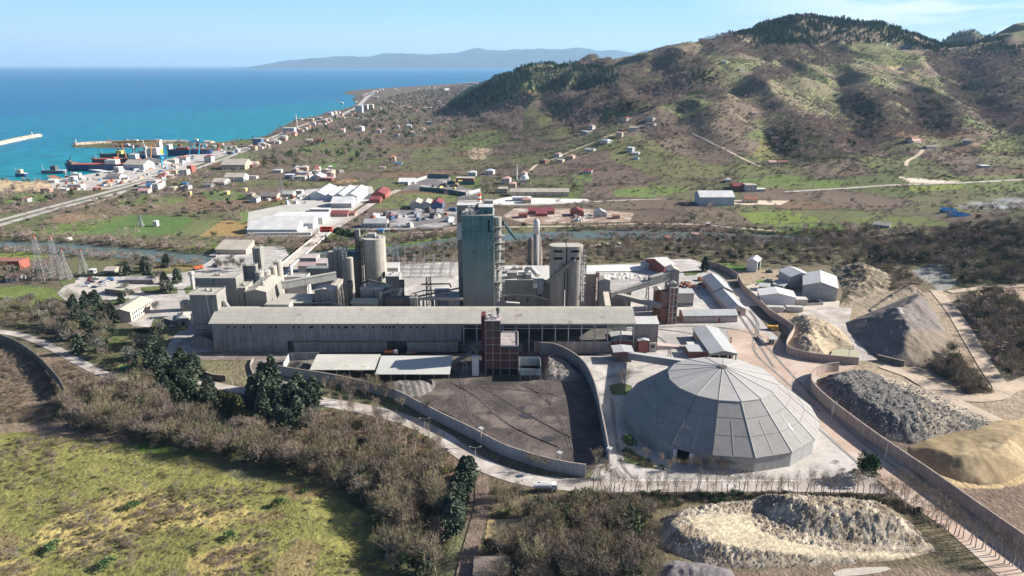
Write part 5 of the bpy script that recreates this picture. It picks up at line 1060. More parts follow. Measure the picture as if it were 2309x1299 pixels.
# ---- dome
def dome():
    cx, cy = XAT(1621,284,6), 284.0; R, R2 = 41.2, 22.3; ze, zm, zt = 6.5, 21.2, 26.3; N = 16; a0 = math.radians(-90+3.8)
    r = thing('storage_dome','huge sixteen-sided grey storage dome with a paler upper cone','dome',(cx,cy,0))
    pt = lambda R_, i, z: Vector((R_*math.cos(a0+2*math.pi*i/N), R_*math.sin(a0+2*math.pi*i/N), z))
    MB().rings([[pt(R-.4,i,-1) for i in range(N)],[pt(R-.4,i,ze) for i in range(N)]]).build('wall', M('dome_wall_sheet',(.30,.30,.295),.75,.08,.1,streak=.18,lines=[('x',1.1,.12,.9)],spec=.2), r)
    pan = M('dome_panel_seam',(.15,.145,.14),.8,.1,.2)
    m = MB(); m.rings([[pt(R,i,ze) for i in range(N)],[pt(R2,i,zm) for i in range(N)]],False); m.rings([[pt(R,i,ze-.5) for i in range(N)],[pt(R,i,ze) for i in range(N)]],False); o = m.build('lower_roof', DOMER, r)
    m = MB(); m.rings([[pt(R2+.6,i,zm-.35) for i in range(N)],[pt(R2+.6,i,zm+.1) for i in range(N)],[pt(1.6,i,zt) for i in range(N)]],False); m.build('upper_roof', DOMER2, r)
    for i in range(N):
        MB().beam(pt(R2+.6,i,zm+.1),pt(1.6,i,zt),.24,.16).build('upper_rib', M('pale_rib',(.42,.40,.375),.7,.05,.5) if i == 0 else bpy.data.materials['pale_rib'], r)
        if i in (0,1,2,3,4,15,14,5,6,7): MB().beam(pt(R+.02,i,ze+.02),pt(R2,i,zm+.02),.26,.16).build('lower_rib', bpy.data.materials['pale_rib'] if i in (0,1,2,3,4,5,6,7) else pan, r)
    for i in range(N):
        A, B, C, D = pt(R,i,ze), pt(R,i+1,ze), pt(R2,i+1,zm), pt(R2,i,zm); nrm = (B-A).cross(D-A).normalized()*.05
        m = MB()
        for f in (.36,.68): m.beam(A.lerp(D,f)+nrm*.5,B.lerp(C,f)+nrm*.5,.17,.05)
        m.build('panel_seam', pan, r)
        m = MB(); e0 = A.lerp(B,.5); e1 = D.lerp(C,.5); m.beam(e0.lerp(e1,.03)+nrm*.7,e0.lerp(e1,.62)+nrm*.7,.55,.06); m.build('skylight_strip', M('skylight_strip_film',(.255,.235,.22),.6,.08,.3) if i == 0 else bpy.data.materials['skylight_strip_film'], r)
    A, B, C, D = pt(R,1,ze), pt(R,2,ze), pt(R2,2,zm), pt(R2,1,zm); e0 = A.lerp(B,.5); e1 = D.lerp(C,.5); nrm = (B-A).cross(D-A).normalized()*.12
    MB().beam(e0.lerp(e1,.30)+nrm,e0.lerp(e1,.42)+nrm,.75,.08).build('clear_skylight', M('clear_skylight_sheet',(.80,.79,.77),.5,.03,.5), r)
    m = MB(); m.lathe(0,0,[(1.9,zt-.1),(1.9,zt+.35),(1.3,zt+.5)],16); m.build('apex_vent', DKSTEEL, r)
    def door(i, f, w, h):
        A, B = pt(R-.4,i,0), pt(R-.4,i+1,0); c = A.lerp(B,f); u = (B-A).normalized(); n = Vector((u.y,-u.x,0)); 
        q = lambda s,t,z: c+u*s+n*t+Vector((0,0,z)); m = MB()
        m.add([q(-w/2,.08,0),q(w/2,.08,0),q(w/2,.08,h),q(-w/2,.08,h),q(-w/2,-.3,0),q(w/2,-.3,0),q(w/2,-.3,h),q(-w/2,-.3,h)],[(0,1,2,3),(7,6,5,4),(0,4,5,1),(1,5,6,2),(2,6,7,3),(3,7,4,0)]); m.build('door', DARKM, r)
        for s in (-w/2-.7,w/2+.7):
            m = MB(); m.add([q(s-.6,1.6,-.5),q(s+.6,1.6,-.5),q(s+.6,1.6,h),q(s-.6,1.6,h),q(s-.6,.1,-.5),q(s+.6,.1,-.5),q(s+.6,.1,h),q(s-.6,.1,h)],[(0,1,2,3),(7,6,5,4),(0,4,5,1),(1,5,6,2),(2,6,7,3),(3,7,4,0)]); m.build('door_pillar', M('white_pillar',(.62,.61,.59),.7,.1,.4), r)
    door(N-2,.30,5.0,5.0); door(3,.55,3.4,3.6)
dome()
# ---- lab tower, hopper, sheds
LABB = M('lab_beam',(.27,.25,.235),.9,.12,.3,streak=.15)
def lab():
    Y = 335.0; z = HZ(Y,724); x0, x1 = XAT(1094,Y,z), XAT(1128,Y,z); w = x1-x0; d = 9
    r = thing('screening_tower','maroon screening tower with a pale concrete grid and lower wing','tower',(x0,Y,0))
    MB().box(0,w,0,d,-1,z).build('wall', MAROON, r)
    MB().box(-2.1,-.03,2,d,-1,HZ(338,711)).build('stair_block', M('deep_maroon',(.10,.022,.028),.85,.15,.15), r)
    zw = HZ(Y,779); xw = XAT(1169,Y,zw)-x0; dw = YZ(zw,747)-Y
    MB().box(w+.02,xw,0,dw,-1,zw-.9).build('wing_wall', MAROON, r); MB().box(w+.02,xw-.3,.3,dw-.3,zw-.9,zw-.6).build('wing_roof', M('stained_slab',(.33,.29,.27),.95,.15,.1,dust=((.12,.10,.10),.25,.56,.66)), r)
    m = MB(); m.box(w+.3,xw,-.05,.3,zw-.9,zw+.1); m.box(xw-.3,xw+.05,.3,dw-.3,zw-.9,zw+.1); m.box(w+.3,xw,dw-.3,dw,zw-.9,zw+.1); m.build('parapet', PALEB, r)
    m = MB(); lv = [HZ(Y,p) for p in (745,762,777,796,812)]
    for a in (0,w/2,w): m.box(a-.18,a+.18,-.16,.1,-1,z)
    for q in lv+[z-.1]: m.box(-.15,w+.15,-.2,.1,q-.16,q+.16)
    m.build('concrete_grid', LABB, r)
    m = MB()
    for a in (w+(xw-w)*.5,xw-.1): m.box(a-.18,a+.18,-.16,.1,-1,zw)
    for q in [HZ(Y,p) for p in (796,812,830)]: m.box(w,xw,-.2,.1,q-.16,q+.16)
    m.build('wing_grid', LABB, r)
    MB().box(-.3,w+.3,-.3,d+.3,z,z+.35).build('roof', M('lab_roof',(.35,.30,.285),.9,.15,.2), r)
    m = MB(); [m.box(a,a+1.2,b,b+1.4,z+.35,z+1.2+c) for a,b,c in ((.8,1,.4),(2.6,3,.8),(4.6,1.5,.5),(5.8,4,.9),(1.5,6,.6))]; m.build('roof_equipment', M('lab_kit',(.50,.48,.46),.8,.15,.4), r)
    MB().lathe(w-1.2,5,[(.75,z+.3),(.75,z+3.6),(1.1,z+4.0),(1.1,z+4.9),(.5,z+5.4)],12).build('vent_cowl', DKSTEEL, r)
    for k,p in enumerate((733,741,752,766,783)):
        for c in (.25,.75): MB().box(w*c-1.4,w*c+1.4,-.06,.04,HZ(Y,p),HZ(Y,p)+.75).build('window', GLASS, r)
    for c in (.27,.77):
        for p in (786,): MB().box(w+(xw-w)*c-2,w+(xw-w)*c+2,-.06,.04,HZ(Y,p),HZ(Y,p)+.9).build('window', GLASS, r)
    MB().box(.4,xw-.4,-.05,.03,-.5,HZ(Y,832)).build('open_bay', DARKM, r)
lab()
def hopper():
    Y = 328; z = HZ(Y,832); x0, x1 = XAT(1172,Y,z), XAT(1220,Y,z); w = x1-x0; d = 11
    r = thing('receiving_hopper','open-topped grey steel hopper right of the maroon tower','hopper',(x0,Y,0)); ST = M('hopper_sheet',(.30,.33,.33),.7,.15,.2,streak=.3,lines=[('x',2.2,.06,.8)])
    MB().box(0,w,0,.2,z-3.4,z).build('front_panel', ST, r); MB().box(0,.2,.2,d,z-3.4,z+1.5).build('side_panel', ST, r); MB().box(w-.2,w,.2,d,z-3.4,z+1.5).build('side_panel', ST, r); MB().box(.2,w-.2,d-.2,d,z-3.4,z+1.8).build('back_panel', ST, r)
    MB().box(.2,w-.2,.2,d-.2,z-3.4,z-3.0).build('bottom_plate', DARKM, r); MB().box(.4,w-.4,.4,d,-1,z-3.5).build('base', M('hopper_base',(.07,.065,.06),.9,.2,.2), r)
    for a in (.2,w/2,w-.2): MB().box(a-.15,a+.15,-.16,-.01,-.8,z).build('post', PALEB, r)
hopper()
pb('control_kiosk','little white kiosk with a red mark left of the maroon tower','kiosk',1064,1079,806,333,802,'flat',0,M('kiosk_white',(.52,.50,.48),.8,.1,.3),LIGHTR)
gallery('conveyor_gallery','dark conveyor rising from the open shed to the maroon tower',PY(1022,822,336),PY(1066,797,338),1.6,1.6,DKSTEEL,DKSTEEL,(.6,))
gallery('conveyor_gallery','dark steel chute at the left foot of the maroon tower',PY(1064,790,339),PY(1088,780,339),2.2,2.4,DKSTEEL,DKSTEEL,(.4,))
def open_shed(label, pl, pr, pf, pbk, zf, zb, lines):
    yf, yb = YZ(zf,pf), YZ(zb,pbk); x0, x1 = XAT(pl,yf,zf), XAT(pr,yf,zf); w = x1-x0; d = yb-yf
    r = thing('open_shed', label, 'shed', (x0,yf,0))
    V = [(0,0,zf),(w,0,zf),(w,d,zb),(0,d,zb),(0,0,zf+.25),(w,0,zf+.25),(w,d,zb+.25),(0,d,zb+.25)]
    MB().add(V,[(3,2,1,0),(4,5,6,7),(0,1,5,4),(1,2,6,5),(2,3,7,6),(3,0,4,7)]).build('roof', lines, r)
    for i in range(6):
        a = .5+(w-1)*i/5; MB().box(a-.14,a+.14,.4,.68,-.5,zf-.02).build('post', STEEL, r)
    for i in range(4):
        a = .5+(w-1)*i/3; MB().box(a-.14,a+.14,d-.7,d-.42,-.5,zb-.3).build('post', STEEL, r)
    MB().box(.3,w-.3,d-.3,d-.1,-.5,zb-.5).build('back_wall', DKSTEEL, r)
open_shed('left open coal shed with a stained pale roof',698,847,835,800,5.2,7.2,M('shed_roof_stained',(.43,.41,.355),.9,.10,.06,dust=((.27,.25,.21),.2,.60,.70),lines=[('x',1.3,.08,.93)]))
open_shed('right open coal shed with a cleaner grey roof',846,1014,845,803,5.2,7.4,M('shed_roof_clean',(.41,.40,.365),.9,.07,.06,lines=[('x',1.3,.08,.93)]))
# ---- sheds by the quarry, offices at the gate
house('quarry_shed','large grey gabled shed with a pale right roof slope by the quarry','shed',(1808,672),(1885,680),30,9.0,'gv',3.2,M('shed_grey_sheet',(.33,.32,.31),.8,.08,.1,streak=.1,lines=[('x',1.0,.1,.9)]),M('shed_pale_roof',(.47,.455,.43),.8,.08,.1,lines=[('y',3,.02,.85)]),doors=[('f',1,.5,.95,.1,8,3.6)],door_mat=M('sheet_door',(.27,.26,.255),.8,.1,.2))
house('quarry_shed','rear grey gabled shed joined to the large quarry shed','shed',(1780,650),(1829,648),17,8.2,'gv',2.8,M('shed_grey_sheet_b',(.34,.33,.32),.8,.08,.1,streak=.1),M('shed_pale_roof_b',(.50,.485,.455),.8,.08,.1))
house('quarry_shed','small white gabled shed beside the boundary wall','shed',(1712,687),(1792,692),14,6.2,'gv',2.2,M('shed_white',(.55,.55,.54),.75,.06,.1,lines=[('x',1,.1,.94)]),M('shed_white_roof',(.56,.54,.50),.8,.06,.1))
house('open_barn','open ended white barn with a brown heap inside','barn',(1684,611),(1706,614),12,8.0,'gv',2.0,M('barn_white',(.52,.51,.50),.8,.08,.1),M('barn_roof',(.52,.50,.47),.8,.08,.1),doors=[('r',1,.1,.9,.1,9,7.2)])
house('small_store','little grey flat store behind the white shed','store',(1712,655),(1735,657),7,2.8,'mono',.6,M('store_grey',(.25,.24,.23),.9,.1,.2),GREYR)
house('small_store','low grey lean-to beside the large quarry shed','store',(1742,650),(1765,655),8,3.0,'mono',.6,M('store_grey_b',(.27,.26,.25),.9,.1,.2),GREYR)
house('small_store','tan flat-roofed annex between the two quarry sheds','store',(1794,689),(1820,690),6,4.0,'flat',0,M('store_tan',(.40,.36,.31),.9,.1,.2),LIGHTR)
t = house('settling_bays','three dark settling bays beside the quarry shed','tank',(1816,690),(1856,688),8,1.4,'parapet',0,PALEB,DARKM)
for i,(a,b) in enumerate(((1731,1767),(1773,1810))):
    house('white_container','long white mesh-sided container against the wall, '+('left' if i == 0 else 'right')+' of two','container',(a,703),(b,704.5),3.5,3.0,'flat',0,M('container_mesh_%s'%('left' if i==0 else 'right'),(.52,.50,.47),.8,.1,.3,lines=[('x',1.2,.2,.7),('z',.9,.2,.7)]),M('container_roof_%s'%('left' if i==0 else 'right'),(.40,.38,.35),.9,.2,.4))
OFFW = M('office_pink', (.47,.39,.335), .9, .1, .2, streak=.1); OFFR = M('office_olive_roof', (.40,.375,.30), .9, .1, .2)
house('office_building','two storey pinkish office building with an olive roof','office',(297,727),(343,697),12,6.5,'gu',1.8,OFFW,OFFR,win=[('f',9,.04,.96,1.2,1.3,1.4),('f',9,.04,.96,4.2,1.3,1.4)])
house('gate_building','broad flat tan roofed gate building beside the car park','building',(238,663),(285,668),13,3.6,'flat',0,M('gate_wall',(.18,.15,.13),.9,.2,.2),OFFR)
house('canteen','hipped grey brown canteen near the left mill block','building',(400,736),(428,733),12,4.2,'hip',1.8,M('canteen_wall',(.36,.31,.265),.9,.1,.2),M('canteen_roof',(.33,.31,.28),.9,.1,.2),doors=[('f',1,.4,.6,.1,1.5,2.4)])
house('canteen_annex','low dark flat annex in front of the hipped canteen','building',(370,727),(398,735),7,2.6,'flat',0,M('annex_wall',(.13,.12,.11),.9,.2,.2),M('annex_grey',(.27,.255,.24),.9,.2,.2))
house('pump_house','small grey pump house near the mill','building',(408,702),(424,702),5,5.6,'flat',0,CEM2,CROOF)
house('guard_shelter','low long shelter among the conifers behind the car park','building',(285,640),(345,640),9,3.0,'gu',1.2,M('shelter_wall',(.22,.19,.17),.9,.2,.2),M('shelter_roof',(.27,.25,.24),.9,.15,.2))
t = thing('water_tower','slender pale concrete water tower with a flared top','water tower',P(436,652)); zt = HZ(P(436,652).y,612)
MB().lathe(0,0,[(1.25,-1),(1.25,zt*.72),(2.0,zt*.86),(2.0,zt)],18).build('shaft', M('water_tower_concrete',(.40,.38,.35),.9,.1,.2,streak=.2), t, smooth=False)
# bridge over the river
def bridge():
    a, b = P(642,608), P(733,530); v = b-a; L = v.length; rz = math.atan2(v.y,v.x)
    r = thing('road_bridge','long straight concrete road bridge across the river','bridge',(a.x,a.y,0),rz); BR = M('bridge_concrete',(.46,.42,.36),.9,.1,.1,streak=.1)
    zf = lambda x: 2.6
    MB().box(0,L,-4.8,4.8,1.2,2.3).build('deck', BR, r)
    for s in (-1,1): MB().box(-1,L+1,s*4.8-.15,s*4.8+.15,2.3,3.2).build('parapet', BR, r)
    for i in range(5): q = L*(i+1)/6; MB().box(q-.6,q+.6,-3.2,3.2,-4,1.2).build('pier', CONCW, r)
bridge()
# ================= TOWN, HARBOUR, DEPOTS =================
_pal = {'W':(.47,.45,.42),'C':(.43,.355,.26),'P':(.40,.245,.20),'G':(.34,.33,.32),'B':(.08,.13,.22),'R':(.27,.09,.065),'Y':(.55,.43,.16),'L':(.40,.42,.45),
 'r':(.25,.115,.085),'m':(.20,.06,.065),'t':(.37,.33,.275),'w':(.52,.51,.49),'g':(.31,.31,.30),'b':(.02,.13,.30),'o':(.32,.145,.09),'k':(.17,.15,.14),'p':(.40,.24,.22),'l':(.45,.47,.49)}
_pm = {}
def PM(c):
    if c not in _pm: _pm[c] = M(('wall_' if c.isupper() else 'roof_')+{'W':'white','C':'cream','P':'salmon','G':'grey','B':'dark_blue','R':'brick_red','Y':'ochre','L':'pale_blue','r':'tile_red','m':'maroon','t':'tan','w':'white','g':'grey','b':'blue','o':'orange','k':'dark','p':'dusty_pink','l':'pale_steel'}[c], _pal[c], .85, .12, .12, spec=.12)
    return _pm[c]
def tw(name, label, cat, x0, x1, yb, yt, d, roof, wc, rc, rise=None, dy=0, win=True, drape=True, group=None):
    A = G(x0,yb) if drape else P(x0,yb); B = G(x1,yb+dy) if drape else P(x1,yb+dy)
    h = max(2.6, HZ(A.y, yt)-A.z); v = B-A; w = max(3, math.hypot(v.x,v.y))
    ang = math.atan2(v.y, v.x)
    if rise is None: rise = min(w,d)*.22
    n = max(1,int(w/4)); fl = max(1,int(round(h/3.1))); ws = []
    if win and (x1-x0) >= 9 and (yb-yt) >= 5 and fl <= 7:
        n = min(n,6)
        for k in range(fl): ws += [('f',n,.05,.95,k*h/fl+.9,min(1.5,w/n*.45),min(1.4,h/fl*.5)),('r',2,.1,.9,k*h/fl+.9,1.3,min(1.4,h/fl*.5))]
    return core(name, label, cat, A.x, A.y, ang, w, d, h, roof, rise, PM(wc), PM(rc), z=min(A.z,B.z), over=.4, win=ws, group=group)
T_ = [ # name, label, x0,x1,ybottom,yeave,depth,roof,wall,roof
('apartment_block','tall pale blue high-rise at the bend of the coast road',801,817,255,238,22,'flat','L','w'),
('apartment_block','white high-rise joined to the cream one by the coast road',818,829,250,236,20,'flat','W','w'),
('apartment_block','cream high-rise with a stepped top by the coast road',829,841,248,236,24,'flat','C','w'),
('apartment_block','blue and white six storey apartment block near the shore',638,664,303,289,16,'flat','L','w'),
('apartment_block','dark blue glass apartment block beside the highway',570,590,331,313,16,'flat','B','g'),
('apartment_block','orange roofed apartment block next to the dark blue one',588,602,323,315,14,'hip','W','o'),
('house','salmon pink box house standing alone in the brown scrub',768,777,298,290,12,'flat','C','p'),
('long_building','long white low building on the coastal plain',799,825,272,267,14,'flat','W','w'),
('apartment_block','salmon apartment block with a red roof near the minaret',683,699,293,284,14,'hip','P','r'),
('house','white house with a red roof below the minaret',672,683,299,293,12,'hip','W','r'),
('house','first of the pale seaside houses before the point',740,748,260,254,12,'hip','W','w'),
('house','second of the pale seaside houses before the point',750,757,258,252,12,'hip','C','t'),
('house','third of the pale seaside houses before the point',758,766,257,252,12,'hip','W','o'),
('house','maroon roofed round-looking house by the seaside houses',755,763,267,260,12,'hip','R','m'),
('house','white cottage near the shore with a tan roof',668,680,271,268,14,'flat','W','t'),
('house','low cream seaside building with a pale roof',693,706,272,268,12,'flat','C','w'),
('house','grey seaside building with a white flat roof',714,724,270,265,12,'flat','G','w'),
('house','tall slim white house inland of the shore row',703,711,285,277,10,'flat','W','g'),
('house','white cottage with grey roof at the first highway houses',616,630,325,319,14,'hip','W','g'),
('house','white house with blue-grey shade next to the highway',593,606,334,327,12,'hip','W','t'),
('house','low white roofed shed in the green fields',690,703,319,316,8,'gu','W','w'),
('house','dark red barn in the green fields',711,724,321,315,12,'gu','R','m'),
('house','blue house with a white roof on the plain',922,934,305,298,12,'hip','L','p'),
('house','grey house with a pink roof on the plain',888,899,310,302,11,'hip','L','m'),
('house','white two storey house on the plain',914,928,291,283,12,'hip','W','l'),
('house','pale house with a purple roof beside the hedges',846,858,300,293,12,'hip','L','p'),
('house','blue walled farm house on the plain',960,972,281,275,12,'flat','B','l'),
('house','small white house left of the pale two storey house',893,900,290,284,9,'hip','W','t'),
('house','small white house far out near the hill foot',1000,1012,271,266,10,'flat','W','p'),
('house','red roofed house far out near the hill foot',1003,1016,268,263,11,'hip','C','m'),
('stadium_roof','arched white roof hall on the far plain',873,890,234,232,20,'gv','W','w'),
('house','white villa on the far plain below the road',840,852,222,218,20,'flat','C','w'),
('tall_building','white tall building far across the plain',997,1003,206,199,30,'flat','W','w'),
('long_building','row of white port sheds on the far headland',1048,1076,191,187,60,'flat','W','w'),
('apartment_block','cream block with orange roof beside the junkyard hedge',877,891,366,355,13,'hip','C','o'),
('shed','small turquoise roofed shack in the junkyard',890,906,373,368,10,'flat','L','b'),
('shed','low pale shack in the junkyard',855,868,381,378,8,'flat','W','p'),
('house','white house with a red roof in the green strip',705,719,384,377,11,'hip','W','m'),
('white_house','white two storey house beside the highway',461,477,366,353,13,'hip','W','m'),
('house','pale blue house with a grey roof by the highway',527,537,343,337,12,'hip','L','g'),
('house','small dark house behind the pale blue highway house',511,525,348,342,12,'flat','B','g'),
('works_hall','broad tan triple-roofed works hall by the highway',499,553,383,372,32,'gu','C','t'),
('works_hall','pale extension shed behind the triple-roofed hall',560,577,376,369,18,'gu','C','t'),
('brick_store','small red brick store beside the triple-roofed hall',560,569,379,372,8,'flat','R','p'),
('works_hall','wide low tan roofed barn with open dark front',478,506,418,411,22,'gu','G','t'),
('works_hall','tan long-roofed hall with a white end wall',506,550,410,400,20,'gu','L','t'),
('house','white low house right of the tan long-roofed hall',558,578,404,398,10,'flat','W','g'),
('house','blue-grey house by the lane of workshops',642,660,404,395,12,'flat','B','l'),
('house','white apartment house over the workshop lane',672,698,400,390,12,'flat','W','g'),
('workshop','low grey workshop with a flat roof on the lane',664,688,408,399,12,'flat','G','t'),
('workshop','blue walled workshop with a pale gable roof',700,727,408,400,22,'gv','L','l'),
('workshop','red fronted workshop with a pale roof',716,748,409,402,12,'flat','R','p'),
('shed','white open frame shed on the brown lane',614,634,390,384,9,'flat','W','w'),
('red_store','long red brick apartment house by the highway trees',423,433,390,374,14,'flat','R','p'),
('house','white house with flat roof below the highway trees',405,422,396,384,12,'flat','W','t'),
('yellow_house','small bright yellow house on the green plots',503,513,440,433,9,'hip','Y','p'),
('yellow_house','small yellow block among the dark trees of the plots',547,554,432,426,8,'flat','Y','t'),
('yellow_house','tall cream house right of the green plots',555,570,450,438,10,'hip','C','k'),
('farm_shed','blue-grey gabled shed below the cream house',562,579,458,448,14,'gv','L','k'),
('farm_shed','long cream walled shed with a grey brown roof',585,624,449,443,16,'gu','C','k'),
('farm_shed','dark grey roofed shed right of the long cream shed',628,660,444,438,14,'gu','W','g'),
('farm_shed','pale turquoise roofed shed behind the dark roofed shed',665,681,436,431,9,'flat','L','w'),
('ochre_tower','thin ochre hut at the village edge',424,429,442,433,5,'flat','Y','t'),
('white_hut','white cube hut in the green field',346,354,511,500,5,'flat','W','w'),
('white_hut','white farmhouse with a red strip roof left of the highway',44,63,456,448,9,'flat','W','m'),
('red_hall','red walled industrial hall at the left edge',-30,46,608,590,12,'flat','R','r'),
('shed','small pink house at the edge of the trees',14,40,636,628,10,'gu','W','p'),
('tan_store','ochre roofless stone store behind the car park hedge',235,259,620,611,10,'gu','C','t'),
('container_office','white container office beyond the car park hedge',200,212,617,612,4,'flat','W','w'),
('pale_shed','pale little shed on the far river bank path',148,152,545,539,5,'flat','W','w'),
('timber_shed','wide pale roofed timber shed by the river',487,556,579,563,18,'mono','C','t'),
('timber_shed','low grey roofed lean-to left of the timber shed',472,488,585,577,12,'flat','G','g'),
('white_warehouse','first white double hall from the left in the depot row',700,733,451,440,60,'gv','L','w'),
('white_warehouse','second white hall of the depot row',731,753,452,443,56,'gv','L','w'),
('white_warehouse','third white hall of the depot row',751,778,455,443,62,'gv','L','w'),
('white_warehouse','rightmost white hall of the depot row with a bright right wall',778,806,459,443,62,'gv','L','w'),
('white_warehouse','lower white hall in front of the depot row',746,793,469,459,28,'gu','G','w'),
('red_hall','maroon roofed hall right of the white depot row',838,869,449,439,38,'gv','R','m'),
('red_hall','small maroon roofed annex below the maroon hall',834,857,458,450,14,'gu','R','m'),
('white_store','long white store with a roof cabin behind the big white hall',610,728,506,492,30,'flat','W','w'),
('big_white_hall','front big white warehouse with white sacks along it',558,670,528,518,26,'gu','L','w'),
('big_white_hall','rear big white warehouse above the sacks',587,706,516,504,22,'gu','L','w'),
('red_shed','low red roofed shed right of the long white store',746,784,489,483,12,'gu','P','m'),
('red_shed','small red roofed porch beside the works road',787,800,487,482,10,'gu','P','r'),
('dump_truck_shed','white low canopy above the tan plot',698,742,478,473,8,'flat','G','w'),
('triple_hall','left tan bay of the three-bay hall',925,950,472,460,22,'gv','G','t'),
('triple_hall','middle tan bay of the three-bay hall',949,972,472,460,22,'gv','G','t'),
('triple_hall','right red bay of the three-bay hall',972,998,472,460,22,'gv','B','m'),
('tan_store','tan roofed store inside the coal depot',1028,1068,409,402,14,'flat','R','t'),
('pale_shed','long pale roofed shed left of the coal depot',898,935,415,411,14,'mono','W','w'),
('scrap_store','red gable roofed store in the scrap yard',871,887,496,490,12,'gv','P','m'),
('scrap_store','low blue roofed store in the scrap yard',843,868,499,494,10,'flat','L','l'),
('scrap_store','grey roofed store beside the works road bend',820,872,514,504,14,'gu','G','g'),
('scrap_store','teal container store at the edge of the scrap yard',851,865,526,520,6,'flat','L','b'),
('house','white house with a flat roof behind the coal depot',1054,1073,398,389,11,'hip','W','l'),
('house','white house with blue sides near the mosque lane',1094,1112,394,385,11,'hip','W','l'),
('house','pale salmon house beside the mosque',1130,1149,416,403,13,'hip','W','p'),
('house','pink roofed house in front of the mosque',1147,1163,427,415,12,'hip','C','p'),
('house','tan windowless house at the end of the yellow row building',1123,1145,437,426,13,'flat','C','t'),
('house','white house on the bend above the mosque',1172,1185,398,390,10,'hip','W','p'),
('row_building','long pale row building with yellow bays',1150,1283,443,433,14,'gu','C','t'),
('row_annex','white walled enclosure in front of the row building',1155,1198,454,446,9,'flat','L','w'),
('house','tan roofed cottage among dark trees before the row building',1177,1198,459,450,11,'hip','C','p'),
('workshop','long maroon roofed workshop by the river road',1192,1250,484,476,12,'gu','R','m'),
('workshop','small maroon shed left of the long workshop',1170,1189,492,484,9,'flat','R','m'),
('workshop','maroon porch in front of the long workshop',1209,1234,488,484,6,'mono','R','m'),
('workshop','open red gable roofed workshop beside the white scrap',1288,1316,488,478,14,'gv','R','m'),
('workshop','grey gable roofed pavilion right of the white scrap',1342,1368,490,481,14,'gv','W','g'),
('workshop','small red shack at the riverside cluster',1383,1398,494,487,8,'flat','P','r'),
('village_house','white house with red roof high on the lane bend',1400,1413,274,266,12,'hip','W','r'),
('village_house','brown roofed house at the top of the lane',1453,1472,274,266,12,'hip','G','k'),
('village_house','dark roofed house below the top of the lane',1455,1474,287,279,11,'gu','G','k'),
('village_house','white village house with tan sides on the lane',1419,1438,295,288,12,'flat','W','t'),
('village_house','tall salmon village house on the lane',1387,1402,312,299,12,'flat','C','p'),
('village_house','white village house with a grey roof on the lane',1352,1370,324,316,12,'hip','W','l'),
('village_house','tall white hillside house with a red roof',1325,1336,293,283,10,'hip','W','p'),
('village_house','grey flat hillside house beside the tall white one',1309,1324,304,295,11,'flat','G','g'),
('village_house','pale blue cubic house below the lane',1413,1426,344,333,12,'flat','L','l'),
('village_house','small white house at the first lane houses',1249,1261,355,347,11,'hip','L','p'),
('village_house','pink roofed house at the first lane houses',1276,1292,359,352,12,'hip','C','p'),
('village_house','dark red house near the start of the lane',1216,1229,369,361,11,'hip','R','k'),
('village_house','cream house with a dark porch near the start of the lane',1254,1268,367,360,9,'flat','C','g'),
('greenhouse','white plastic greenhouse tunnel below the lane',1318,1338,341,337,9,'gu','W','w'),
('greenhouse','white plastic tunnel beside the pale blue cubic house',1424,1440,349,345,8,'gu','W','w'),
('village_house','brown roofed farmhouse in the green valley',1313,1334,392,385,10,'hip','W','m'),
('village_house','small blue roofed hut on the slope',1428,1439,360,356,8,'flat','L','b'),
('big_shed','large pale roofed shed with dark left wall in the valley',1577,1655,464,445,24,'gu','L','w'),
('valley_house','white three storey house in the valley yard',1681,1706,432,418,14,'flat','W','t'),
('valley_house','dark red roofed store beside the white valley house',1652,1680,428,420,14,'gu','R','m'),
('valley_store','red roofed low store at the front of the valley yard',1680,1709,458,450,12,'gu','C','r'),
('valley_house','small white house with blue shade above the valley yard',1636,1648,412,405,9,'hip','W','l'),
('valley_store','small white office right of the white valley house',1708,1726,432,427,9,'flat','W','w'),
('farm_house','pale farm buildings under the dark gully wood',1735,1752,372,366,9,'gu','W','p'),
('farm_house','red roofed farm building under the dark gully wood',1756,1778,371,366,9,'gu','C','r'),
('farm_house','pink house with a red roof at the gully mouth',2040,2056,320,310,12,'hip','P','r'),
('farm_house','white small house beside the pink gully house',2060,2076,322,317,9,'gu','W','p'),
('farm_house','white barn on the right slope',2170,2190,325,317,10,'gu','G','t'),
('farm_house','dark barn below the dirt track on the slope',2090,2112,337,331,9,'gu','G','k'),
('farm_house','white roofed house in the right hand orchard',2215,2234,379,374,10,'flat','W','w'),
('hill_house','blue house high up near the pines',2037,2051,112,104,13,'flat','B','l'),
('hill_house','white hut on the bare spur',2030,2040,158,153,9,'flat','W','w'),
('hill_house','white house on the ridge below the pines',1999,2006,102,98,10,'flat','W','w'),
('hill_house','white low house on the left spur',1940,1949,142,139,9,'flat','W','w'),
('hill_house','pale house on the ridge edge under the wood',1628,1638,143,138,9,'hip','W','l'),
('hill_house','white house on the terraced slope',1668,1678,160,156,9,'flat','W','w'),
('hill_house','small white house on the middle slope',1695,1706,260,254,9,'hip','W','p'),
('blue_hall','bright blue roofed poultry hall by the smoke',2118,2145,480,474,12,'gu','B','b'),
('blue_hall','long bright blue roofed hall in the brown field',2135,2174,489,483,12,'gu','L','b'),
('farm_house','cream cottage behind the big dark tree',1968,2006,514,506,10,'gu','W','t'),
('ruin','brown open frame ruin on the river bank',1563,1585,536,530,8,'flat','P','p'),
('ruin','orange brick shack on the near river bank',1500,1513,543,537,8,'flat','P','o'),
('ruin','grey roofed shack by the bank path',1388,1402,567,561,8,'gu','G','g'),
('shed','pale blue hut by the river track',1593,1601,512,505,6,'flat','L','l'),
('shipyard_hall','blue fronted shipyard hall with a wavy pale roof',280,325,384,371,26,'gu','L','t'),
